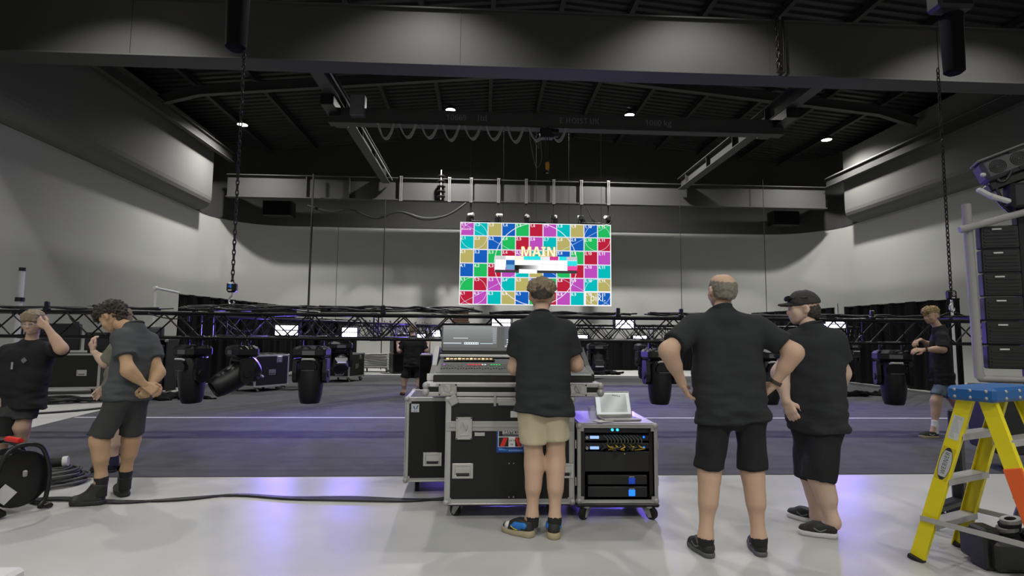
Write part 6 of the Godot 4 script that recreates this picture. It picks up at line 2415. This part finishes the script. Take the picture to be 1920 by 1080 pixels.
func face_bits(root: Node3D, J: Dictionary, look: Vector3, up: Vector3, s: float, brow: Material, glasses := false) -> void:
	var hf := look.normalized()
	var hu := (up - hf * up.dot(hf)).normalized()
	var r := hu.cross(hf).normalized()
	var P := func(x: float, y: float, z: float) -> Vector3: return J.head + (r * x + hu * y + hf * z) * s
	for k in [-1.0, 1.0]:
		var b := Mb.new()
		b.sphere(P.call(k * 0.031, 0.004, 0.073), Vector3.ONE * 0.0125 * s, 12, 8)
		part("eye", b, M.eye, root)
		var e: Node3D = root.get_child(root.get_child_count() - 1)
		b = Mb.new()
		b.sphere(P.call(k * 0.031, 0.002, 0.0825), Vector3.ONE * 0.0055 * s, 8, 6)
		part("iris", b, M.iris, e)
		b = Mb.new()
		b.tube(smooth_line([P.call(k * 0.014, 0.027, 0.094), P.call(k * 0.032, 0.033, 0.088), P.call(k * 0.05, 0.027, 0.072)], 3), 0.0045 * s, 6)
		part("eyebrow", b, brow, root)
	var b := Mb.new()
	b.tube(smooth_line([P.call(-0.022, -0.057, 0.087), P.call(0, -0.055, 0.0935), P.call(0.022, -0.057, 0.087)], 3), 0.0042 * s, 6)
	part("mouth", b, M.lip, root)
	if glasses:
		b = Mb.new()
		for k in [-1.0, 1.0]:
			var pts := []
			for i in 14:
				var t := TAU * i / 14
				pts.append(P.call(k * 0.034 + cos(t) * 0.025, 0.002 + sin(t) * 0.017, 0.102))
			b.tube(pts, 0.0026 * s, 5, true)
			b.tube([P.call(k * 0.059, 0.004, 0.101), P.call(k * 0.085, 0.006, 0.0)], 0.0026 * s, 5)
		b.tube([P.call(-0.01, 0.004, 0.104), P.call(0.01, 0.004, 0.104)], 0.0026 * s, 5)
		part("glasses", b, M.alu, root)

func wrist_band(root: Node3D, J: Dictionary, s: String, m: Material, called: String, at := 0.86, r := 0.036) -> void:
	var el: Vector3 = J["el" + s]
	var wr: Vector3 = J["wr" + s]
	var d := (wr - el).normalized()
	var c := el.lerp(wr, at)
	var b := Mb.new()
	b.cyl(c - d * 0.012, c + d * 0.012, r, r, 16)
	part(called, b, m, root)

func crew() -> void:
	var away := Vector3(0, 0, -1)
	# --- the operator at the console, back to us
	var J: Dictionary = JOINTS.op
	var look := Vector3(0.12, -0.12, -1)
	var p := person("op", "person at the console, back turned, black t-shirt, beige shorts and colourful trainers", {
		"face": away, "look": look, "girth": 0.0, "skin": M.skin, "shirt": M.black_cloth, "shorts": M.beige, "sleeve": 0.66, "cuff": 0.012,
		"hem": 0.03, "hem_tilt": Vector3(-0.12, 0, 0), "ease": 0.02, "flare": 0.024, "short_len": 0.64, "short_len_b": -0.06, "short_flare": 0.03, "leg": 1.03,
		"handA": [Vector3(0.3, -0.25, -1), Vector3(0, -1, 0), -1.0, 0.4], "handB": [Vector3(-0.2, -0.3, -1), Vector3(0, -1, 0), 1.0, 0.4],
		"shoes": {"upper": M.shoe_black, "under": M.sole_tan, "accent": M.shoe_blue, "laces": M.orange, "collar": 0.105, "sole": 0.045, "flare": 0.006, "stripe": M.shoe_yellow, "toe_patch": M.pale_plastic},
		"sock": M.sock_black, "sock_top": 0.135})
	hair(p, J, look, Vector3.UP, 1.0, [[Vector3(0, 0.07, -0.04), Vector3(0, 0.085, 0.03), 0.075, 0.066], [Vector3(-0.045, 0.06, -0.05), Vector3(0.045, 0.06, -0.05), 0.062, 0.062], [Vector3(-0.05, 0.075, 0.0), Vector3(0.05, 0.075, 0.0), 0.055, 0.055], [Vector3(-0.04, 0.07, 0.05), Vector3(0.04, 0.075, 0.05), 0.05, 0.05]], M.hair_brown, 0.009, 30.0, "hair", [[Vector3(0, 0.022, 0), Vector3(0, -1, 0.2)]])
	hair(p, J, look, Vector3.UP, 1.0, [[Vector3(0, 0.03, -0.035), Vector3(0, 0.04, 0.0), 0.083, 0.079], [Vector3(0, -0.015, -0.04), Vector3(0, 0.0, -0.02), 0.071, 0.073]], M.hair_dark, 0.003, 40.0, "short_hair", [[Vector3(0, -0.035, -0.09), Vector3(0, -1, 0.55)], [Vector3(0, 0, 0.022), Vector3(0, 0, 1)]])
	# --- the bald man, hands on hips
	J = JOINTS.bald
	look = Vector3(-0.1, -0.03, -1)
	p = person("bald", "balding grey-haired person from behind, hands on hips, black polo shirt and long shorts", {
		"face": away, "look": look, "girth": 0.02, "belly": 0.04, "skin": M.skin, "shirt": M.black_cloth, "shorts": M.black_cloth2, "sleeve": 0.74, "cuff": 0.012, "arm": 1.1, "head_size": 1.04,
		"hem": 0.06, "short_len": 0.96, "short_flare": 0.02, "leg": 1.12, "collar": true,
		"handA": [Vector3(0.5, -0.75, -0.5), Vector3(0.75, 0.35, 0.15), 1.0, 0.3], "handB": [Vector3(-0.55, -0.6, -0.5), Vector3(-0.75, 0.35, 0.15), -1.0, 0.3],
		"shoes": {"upper": M.shoe_black, "under": M.sole_grey, "collar": 0.082, "sole": 0.03, "stripe": M.grey_plastic}, "sock": M.sock_black, "sock_top": 0.115})
	hair(p, J, look, Vector3.UP, 1.04, [[Vector3(0, 0.02, -0.03), Vector3(0, 0.035, 0.0), 0.083, 0.08], [Vector3(0, -0.02, -0.035), Vector3(0, -0.01, -0.02), 0.072, 0.074]], M.hair_grey, 0.004, 40.0, "hair", [[Vector3(0, 0.058, -0.06), Vector3(0, 1, -0.25)], [Vector3(0, -0.052, -0.06), Vector3(0, -1, 0.35)], [Vector3(0, 0, 0.02), Vector3(0, 0, 1)]])
	wrist_band(p, J, "B", M.watch, "watch", 0.9, 0.04)
	# --- the capped man
	J = JOINTS.cap
	look = Vector3(-0.93, 0.0, -0.42)
	p = person("cap", "heavy-set person in a black cap turned to the left, hand on hip, all in black", {
		"face": Vector3(-0.6, 0, -0.8), "look": look, "girth": 0.034, "belly": 0.06, "skin": M.skin_pale, "shirt": M.black_cloth, "shorts": M.black_cloth2, "sleeve": 0.66, "cuff": 0.016, "arm": 1.15,
		"hem": 0.07, "short_len": 1.08, "short_flare": 0.032, "leg": 1.25, "flare": 0.01,
		"handA": [Vector3(0.3, -0.9, 0.15), Vector3(0.6, 0.2, -0.7), -1.0, 0.2], "handB": [Vector3(-0.3, -0.4, -0.8), Vector3(-0.8, 0, 0.2), -1.0, 0.3],
		"shoes": {"upper": M.shoe_black, "under": M.white_paint, "collar": 0.085, "sole": 0.034, "flare": 0.003, "stripe": M.grey_plastic}})
	hair(p, J, look, Vector3.UP, 1.0, [[Vector3(0, 0.0, -0.035), Vector3(0, 0.03, -0.01), 0.079, 0.08], [Vector3(0, -0.035, -0.05), Vector3(0, -0.02, -0.03), 0.062, 0.07]], M.hair_dark, 0.005, 40.0, "hair", [[Vector3(0, -0.065, -0.06), Vector3(0, -1, 0.3)], [Vector3(0, 0, 0.0), Vector3(0, 0, 1)]])
	hair(p, J, look, Vector3.UP, 1.0, [[Vector3(0, 0.045, -0.032), Vector3(0, 0.052, 0.022), 0.088, 0.083], [Vector3(0, 0.075, -0.01), Vector3(0, 0.08, 0.02), 0.072, 0.062]], M.cap_cloth, 0.002, 20.0, "cap", [[Vector3(0, 0.03, 0), Vector3(0, -1, -0.15)]])
	var cap_: Node3D = p.get_child(p.get_child_count() - 1)
	hair(cap_, J, look, Vector3.UP, 1.0, [[Vector3(-0.035, 0.035, 0.1), Vector3(-0.03, 0.03, 0.15), 0.012, 0.009], [Vector3(0.035, 0.035, 0.1), Vector3(0.03, 0.03, 0.15), 0.012, 0.009], [Vector3(0, 0.042, 0.09), Vector3(0, 0.034, 0.165), 0.012, 0.009], [Vector3(-0.05, 0.036, 0.07), Vector3(-0.05, 0.03, 0.11), 0.011, 0.009], [Vector3(0.05, 0.036, 0.07), Vector3(0.05, 0.03, 0.11), 0.011, 0.009]], M.cap_cloth, 0.0, 1.0, "brim")
	hair(p, J, look, Vector3.UP, 1.0, [[Vector3(-0.04, 0.082, 0.102), Vector3(-0.025, 0.078, 0.11), 0.019, 0.018], [Vector3(0.04, 0.082, 0.102), Vector3(0.025, 0.078, 0.11), 0.019, 0.018], [Vector3(-0.02, 0.086, 0.112), Vector3(0.02, 0.086, 0.112), 0.006, 0.006], [Vector3(0.058, 0.084, 0.09), Vector3(0.088, 0.08, -0.02), 0.005, 0.004]], M.black_glass, 0.0, 1.0, "sunglasses", [], 0.004)
	# --- grey-shirted man, head bowed, hands clasped behind
	J = JOINTS.left
	look = Vector3(-0.8, -0.62, -0.12)
	var hu := Vector3(-0.55, 0.8, -0.1)
	p = person("left", "person in a grey t-shirt with bowed head, hands clasped behind the back, black boots", {
		"face": Vector3(-0.86, 0, -0.5), "look": look, "head_up": hu, "girth": 0.004, "skin": M.skin_tan, "shirt": M.grey_cloth, "shorts": M.grey_shorts, "sleeve": 0.58, "cuff": 0.02,
		"hem": 0.03, "short_len": 0.93, "short_flare": 0.022, "leg": 1.08, "fold": 0.018, "ease": 0.016, "head_size": 1.02,
		"handA": [Vector3(0.7, -0.5, -0.3), Vector3(0.1, -0.6, -0.8), -1.0, 0.7], "handB": [Vector3(-0.45, -0.85, 0.15), Vector3(-0.6, 0.3, -0.6), 1.0, 0.95],
		"shoes": {"upper": M.boot, "under": M.sole_black, "collar": 0.165, "sole": 0.036, "flare": 0.004, "laces": M.cable_grey, "ankle": 0.006, "toe": 0.043}, "sock": M.sock_black, "sock_top": 0.225})
	hair(p, J, look, hu, 1.02, [[Vector3(0, 0.055, -0.045), Vector3(0, 0.085, 0.03), 0.084, 0.07], [Vector3(-0.04, 0.06, -0.05), Vector3(0.04, 0.06, -0.05), 0.066, 0.066], [Vector3(-0.04, 0.09, 0.03), Vector3(0.04, 0.09, 0.03), 0.054, 0.054], [Vector3(-0.03, 0.085, 0.08), Vector3(0.03, 0.085, 0.09), 0.04, 0.034], [Vector3(0, 0.06, 0.1), Vector3(0.02, 0.05, 0.12), 0.026, 0.016], [Vector3(0, 0.0, -0.06), Vector3(0, -0.03, -0.05), 0.064, 0.05]], M.hair_dark, 0.014, 32.0)
	face_bits(p, J, look, hu, 1.02, M.hair_dark)
	# --- woman, hand to her face
	J = JOINTS.woman
	look = Vector3(0.2, -0.18, 1)
	p = person("woman", "person facing us with short grey hair, hand raised to the face, black t-shirt", {
		"face": Vector3(0.15, 0, 1), "look": look, "girth": 0.035, "belly": 0.05, "skin": M.skin, "shirt": M.black_cloth2, "shorts": M.grey_shorts, "sleeve": 0.8, "cuff": 0.02, "arm": 1.12, "head_size": 1.03,
		"hem": 0.14, "short_len": 0.75, "short_flare": 0.04, "leg": 1.15, "flare": 0.04,
		"handA": [Vector3(0, -1, 0.1), Vector3(0.8, 0, -0.3), -1.0, 0.3], "handB": [Vector3(-0.8, 0.45, -0.1), Vector3(-0.15, 0.1, -1), 1.0, 0.28],
		"shoes": {"upper": M.shoe_black, "under": M.sole_black}})
	hair(p, J, look, Vector3.UP, 1.03, [[Vector3(0, 0.05, -0.04), Vector3(0, 0.065, 0.025), 0.088, 0.08], [Vector3(-0.055, 0.02, -0.02), Vector3(-0.075, -0.035, -0.005), 0.045, 0.032], [Vector3(0.055, 0.02, -0.02), Vector3(0.075, -0.035, -0.005), 0.045, 0.032], [Vector3(-0.045, 0.085, 0.06), Vector3(-0.05, 0.045, 0.088), 0.035, 0.02], [Vector3(0.0, 0.09, 0.07), Vector3(0.01, 0.055, 0.1), 0.035, 0.02], [Vector3(0.045, 0.085, 0.06), Vector3(0.055, 0.045, 0.08), 0.035, 0.02], [Vector3(0, 0.0, -0.06), Vector3(0, -0.04, -0.05), 0.07, 0.055]], M.hair_ash, 0.005, 30.0)
	face_bits(p, J, look, Vector3.UP, 1.03, M.hair_dark, true)
	var b := Mb.new()
	b.cyl(J.knA + Vector3(0, -0.09, 0.0), J.knA + Vector3(0, 0.1, 0.0), 0.078, 0.088, 20)
	part("knee_brace", b, M.sock_black, p)
	var chest: Vector3 = (J.shA + J.shB) / 2
	b = Mb.new()
	b.box(chest + Vector3(0.085, -0.1, 0.176), Vector3(0.045, 0.045, 0.006), 0.002, Basis(Vector3.BACK, 0.7))
	part("shirt_badge", b, M.grey_plastic, p)
	b = Mb.new()
	b.box(chest + Vector3(-0.02, -0.155, 0.188), Vector3(0.02, 0.075, 0.008), 0.003)
	part("lanyard_clip", b, M.alu_dull, p)
	# --- mostly hidden man in khaki, arm raised
	J = JOINTS.hid
	look = Vector3(-1, -0.05, 0.1)
	p = person("hid", "person in a khaki shirt, almost hidden behind the grey-shirted one, hand raised", {
		"face": Vector3(-1, 0, 0.0), "look": look, "girth": -0.002, "skin": M.skin_pale, "shirt": M.khaki, "shorts": M.black_cloth2, "sleeve": 0.85, "hem": 0.05, "short_len": 0.9, "fold": 0.018, "ease": 0.03,
		"handA": [Vector3(-0.3, 0.9, 0.1), Vector3(0.5, 0.3, -0.6), 1.0, 0.6], "handB": [Vector3(-0.3, -0.5, 0.3), Vector3(0, -0.5, 0.8), 1.0, 0.4],
		"shoes": {"upper": M.shoe_black, "under": M.sole_black}, "sock": M.sock_blue, "sock_top": 0.17})
	hair(p, J, look, Vector3.UP, 1.0, [[Vector3(0, 0.05, -0.04), Vector3(0, 0.065, 0.025), 0.084, 0.076], [Vector3(0, 0.0, -0.06), Vector3(0, -0.03, -0.05), 0.064, 0.05]], M.hair_brown, 0.01, 30.0)
	# --- far man by the truss
	J = JOINTS.far
	look = Vector3(0.1, 0.0, -1)
	p = person("far", "small distant person seen from behind at the truss, black t-shirt, black shorts, pale legs", {
		"face": away, "look": look, "girth": 0.03, "skin": M.skin_pale, "shirt": M.black_cloth2, "shorts": M.black_cloth2, "sleeve": 0.8, "hem": 0.06, "short_len": 0.92, "short_flare": 0.05, "flare": 0.03,
		"handA": [Vector3(0, 0.8, -0.5), Vector3(0.5, 0, -0.8), 1.0, 0.6], "handB": [Vector3(0, 0.8, -0.5), Vector3(-0.5, 0, -0.8), -1.0, 0.6], "cell": 0.016, "head_cell": 0.008, "hand_cell": 0.006,
		"shoes": {"upper": M.brown, "under": M.sole_black}})
	hair(p, J, look, Vector3.UP, 1.0, [[Vector3(0, 0.045, -0.035), Vector3(0, 0.055, 0.02), 0.082, 0.074], [Vector3(0, -0.01, -0.045), Vector3(0, -0.02, -0.03), 0.066, 0.06]], M.hair_ash, 0.003, 30.0, "hair", [], 0.009)
	# --- blond man at the right, working on a light
	J = JOINTS.right
	look = Vector3(-1, -0.22, 0.12)
	p = person("right", "blond person side-on at the front truss, black t-shirt, denim shorts and white socks", {
		"face": Vector3(-1, 0, 0.1), "look": look, "girth": 0.006, "skin": M.skin, "shirt": M.black_cloth2, "shorts": M.denim, "sleeve": 0.95, "cuff": 0.022, "hem": 0.06, "short_len": 0.72, "short_flare": 0.03, "ease": 0.024, "flare": 0.012,
		"handA": [Vector3(-1, 0.0, 0.05), Vector3(0, -0.75, -0.6), -1.0, 0.45], "handB": [Vector3(-1, -0.3, 0.2), Vector3(0, -1, 0.1), 1.0, 0.5],
		"shoes": {"upper": M.shoe_black, "under": M.sole_tan, "stripe": M.white_paint}, "sock": M.sock_white, "sock_top": 0.25})
	hair(p, J, look, Vector3.UP, 1.0, [[Vector3(0, 0.06, -0.04), Vector3(0, 0.078, 0.03), 0.082, 0.07], [Vector3(-0.03, 0.08, 0.06), Vector3(0.03, 0.085, 0.07), 0.046, 0.042], [Vector3(0, 0.07, 0.09), Vector3(0.0, 0.045, 0.105), 0.036, 0.02]], M.hair_blond, 0.012, 28.0, "hair", [[Vector3(0, 0.02, 0), Vector3(0, -1, -0.2)]])
	hair(p, J, look, Vector3.UP, 1.0, [[Vector3(0, 0.03, -0.04), Vector3(0, 0.035, -0.01), 0.081, 0.078], [Vector3(0, -0.02, -0.05), Vector3(0, -0.005, -0.03), 0.066, 0.07]], M.hair_brown, 0.003, 40.0, "short_hair", [[Vector3(0, -0.05, -0.06), Vector3(0, -1, 0.3)], [Vector3(0, 0, 0.012), Vector3(0, 0, 1)]])
	face_bits(p, J, look, Vector3.UP, 1.0, M.hair_brown)
	b = Mb.new()
	var cz: Vector3 = J.shA + Vector3(-0.06, -0.13, 0.055)
	b.tube([cz + Vector3(-0.022, -0.02, 0), cz + Vector3(-0.022, 0.022, 0), cz + Vector3(0.022, 0.022, 0), cz + Vector3(0.022, -0.02, 0), cz + Vector3(-0.03, -0.02, 0)], 0.005, 6)
	part("shirt_print", b, M.grey_plastic, p)
	wrist_band(p, J, "A", M.watch, "bracelet", 0.84, 0.034)
const JOINTS := {
	"op": {"at": Vector3(0.44, 0, -4.01), "head": Vector3(-0.001, 1.688, -0.21), "neck": Vector3(-0.018, 1.54, -0.12), "shA": Vector3(-0.173, 1.43, -0.13), "shB": Vector3(0.173, 1.433, -0.13), "elA": Vector3(-0.203, 1.156, -0.19), "elB": Vector3(0.257, 1.182, -0.19), "wrA": Vector3(-0.085, 1.152, -0.43), "wrB": Vector3(0.2, 1.153, -0.43), "hipA": Vector3(-0.091, 0.866, -0.09), "hipB": Vector3(0.093, 0.866, -0.09), "knA": Vector3(-0.064, 0.495, -0.11), "knB": Vector3(0.093, 0.503, -0.11), "anA": Vector3(-0.078, 0.131, -0.07), "anB": Vector3(0.077, 0.117, -0.04), "heA": Vector3(-0.069, 0.043, -0.03), "heB": Vector3(0.064, 0.044, 0.03), "toA": Vector3(-0.26, 0.016, -0.16), "toB": Vector3(0.084, -0.009, -0.25)},
	"bald": {"at": Vector3(1.62, 0, -3.62), "head": Vector3(-0.008, 1.704, -0.12), "neck": Vector3(-0.038, 1.564, -0.06), "shA": Vector3(-0.234, 1.456, -0.07), "shB": Vector3(0.207, 1.46, -0.07), "elA": Vector3(-0.438, 1.309, 0.04), "elB": Vector3(0.384, 1.302, 0.06), "wrA": Vector3(-0.317, 1.084, -0.04), "wrB": Vector3(0.278, 1.084, -0.02), "hipA": Vector3(-0.096, 0.906, -0.07), "hipB": Vector3(0.137, 0.906, -0.07), "knA": Vector3(-0.128, 0.524, -0.1), "knB": Vector3(0.158, 0.523, -0.1), "anA": Vector3(-0.178, 0.112, -0.06), "anB": Vector3(0.172, 0.103, -0.06), "heA": Vector3(-0.159, 0.022, 0), "heB": Vector3(0.169, 0.028, -0.01), "toA": Vector3(-0.207, -0.004, -0.22), "toB": Vector3(0.216, -0.008, -0.26)},
	"cap": {"at": Vector3(2.53, 0, -4.12), "head": Vector3(-0.133, 1.608, 0), "neck": Vector3(-0.108, 1.476, 0.06), "shA": Vector3(-0.199, 1.381, 0), "shB": Vector3(0.012, 1.383, 0.12), "elA": Vector3(-0.33, 1.139, 0), "elB": Vector3(0.095, 1.147, 0.08), "wrA": Vector3(-0.321, 0.936, 0.06), "wrB": Vector3(0.136, 0.937, -0.08), "hipA": Vector3(-0.132, 0.782, 0), "hipB": Vector3(-0.04, 0.797, 0.1), "knA": Vector3(-0.087, 0.4, -0.06), "knB": Vector3(-0.119, 0.415, 0.1), "anA": Vector3(-0.005, 0.078, -0.13), "anB": Vector3(-0.047, 0.096, 0.12), "heA": Vector3(0.029, 0.052, -0.14), "heB": Vector3(-0.027, 0.025, 0.15), "toA": Vector3(-0.031, 0.039, -0.22), "toB": Vector3(-0.243, 0.023, 0.06)},
	"left": {"at": Vector3(-3.04, 0, -5), "head": Vector3(-0.128, 1.519, -0.02), "neck": Vector3(0.065, 1.452, 0), "shA": Vector3(0.052, 1.348, 0.14), "shB": Vector3(0.129, 1.32, -0.12), "elA": Vector3(0.169, 1.09, 0.22), "elB": Vector3(0.255, 1.056, -0.06), "wrA": Vector3(0.265, 0.964, 0.14), "wrB": Vector3(0.274, 0.95, 0.08), "hipA": Vector3(0.052, 0.86, 0.1), "hipB": Vector3(0.089, 0.85, -0.04), "knA": Vector3(-0.07, 0.525, 0.14), "knB": Vector3(0.052, 0.504, -0.08), "anA": Vector3(-0.056, 0.201, 0.1), "anB": Vector3(0.003, 0.21, -0.12), "heA": Vector3(-0.015, 0.055, 0.09), "heB": Vector3(0.025, 0.064, -0.1), "toA": Vector3(-0.252, 0.045, 0.14), "toB": Vector3(-0.168, 0.04, -0.3)},
	"woman": {"at": Vector3(-4.99, 0, -6.4), "head": Vector3(0.17, 1.49, 0.07), "neck": Vector3(0.125, 1.296, 0.02), "shA": Vector3(-0.084, 1.181, 0.05), "shB": Vector3(0.368, 1.218, 0.05), "elA": Vector3(-0.139, 0.891, 0.1), "elB": Vector3(0.637, 1.219, 0.28), "wrA": Vector3(-0.013, 0.625, 0.2), "wrB": Vector3(0.5, 1.448, 0.32), "hipA": Vector3(0.018, 0.73, 0.05), "hipB": Vector3(0.193, 0.731, 0.05), "knA": Vector3(0.062, 0.416, 0.18), "knB": Vector3(0.16, 0.404, 0.1), "anA": Vector3(-0.023, 0.152, 0.1), "anB": Vector3(0.103, 0.136, 0.02), "heA": Vector3(-0.064, 0.063, 0.04), "heB": Vector3(0.062, 0.057, -0.04), "toA": Vector3(0.091, 0.039, 0.28), "toB": Vector3(0.261, 0.048, 0.18)},
	"hid": {"at": Vector3(-3.64, 0, -6.05), "head": Vector3(-0.092, 1.525, 0.05), "neck": Vector3(-0.028, 1.351, 0.05), "shA": Vector3(0.015, 1.246, 0.21), "shB": Vector3(-0.074, 1.24, -0.09), "elA": Vector3(-0.095, 1.097, 0.19), "elB": Vector3(-0.147, 0.97, -0.15), "wrA": Vector3(-0.285, 1.204, 0.1), "wrB": Vector3(-0.186, 0.853, 0.03), "hipA": Vector3(-0.01, 0.787, 0.12), "hipB": Vector3(-0.051, 0.77, -0.05), "knA": Vector3(-0.042, 0.458, 0.1), "knB": Vector3(-0.039, 0.435, -0.05), "anA": Vector3(-0.044, 0.103, 0.05), "anB": Vector3(-0.021, 0.082, -0.05), "heA": Vector3(-0.009, 0.041, 0.05), "heB": Vector3(0.019, 0.029, -0.05), "toA": Vector3(-0.183, 0.026, 0.05), "toB": Vector3(-0.156, 0.014, -0.07)},
	"far": {"at": Vector3(-1.65, 0, -13.52), "head": Vector3(-0.025, 1.548, -0.14), "neck": Vector3(-0.003, 1.357, -0.1), "shA": Vector3(-0.187, 1.255, -0.08), "shB": Vector3(0.216, 1.258, -0.08), "elA": Vector3(-0.32, 1.04, -0.08), "elB": Vector3(0.321, 1.044, -0.08), "wrA": Vector3(-0.396, 1.201, -0.23), "wrB": Vector3(0.341, 1.207, -0.23), "hipA": Vector3(-0.086, 0.715, -0.08), "hipB": Vector3(0.114, 0.716, -0.08), "knA": Vector3(-0.178, 0.39, -0.08), "knB": Vector3(0.147, 0.391, -0.08), "anA": Vector3(-0.195, 0.066, -0.08), "anB": Vector3(0.154, 0.067, -0.08), "heA": Vector3(-0.183, 0.024, 0), "heB": Vector3(0.176, 0.026, 0), "toA": Vector3(-0.277, -0.011, -0.23), "toB": Vector3(0.164, -0.01, -0.23)},
	"right": {"at": Vector3(6.9, 0, -7.99), "head": Vector3(-0.295, 1.751, -0.03), "neck": Vector3(-0.191, 1.578, -0.01), "shA": Vector3(-0.268, 1.437, 0.11), "shB": Vector3(-0.099, 1.439, -0.17), "elA": Vector3(-0.33, 1.262, 0.19), "elB": Vector3(-0.142, 1.279, -0.21), "wrA": Vector3(-0.567, 1.251, 0.11), "wrB": Vector3(-0.383, 1.397, -0.15), "hipA": Vector3(-0.222, 0.822, 0.05), "hipB": Vector3(-0.17, 0.812, -0.09), "knA": Vector3(-0.386, 0.519, 0.07), "knB": Vector3(0.054, 0.471, -0.09), "anA": Vector3(-0.431, 0.16, 0.09), "anB": Vector3(0.309, 0.117, -0.09), "heA": Vector3(-0.382, 0.063, 0.09), "heB": Vector3(0.387, 0.056, -0.09), "toA": Vector3(-0.667, 0.044, 0.07), "toB": Vector3(0.108, 0.014, -0.11)},
}
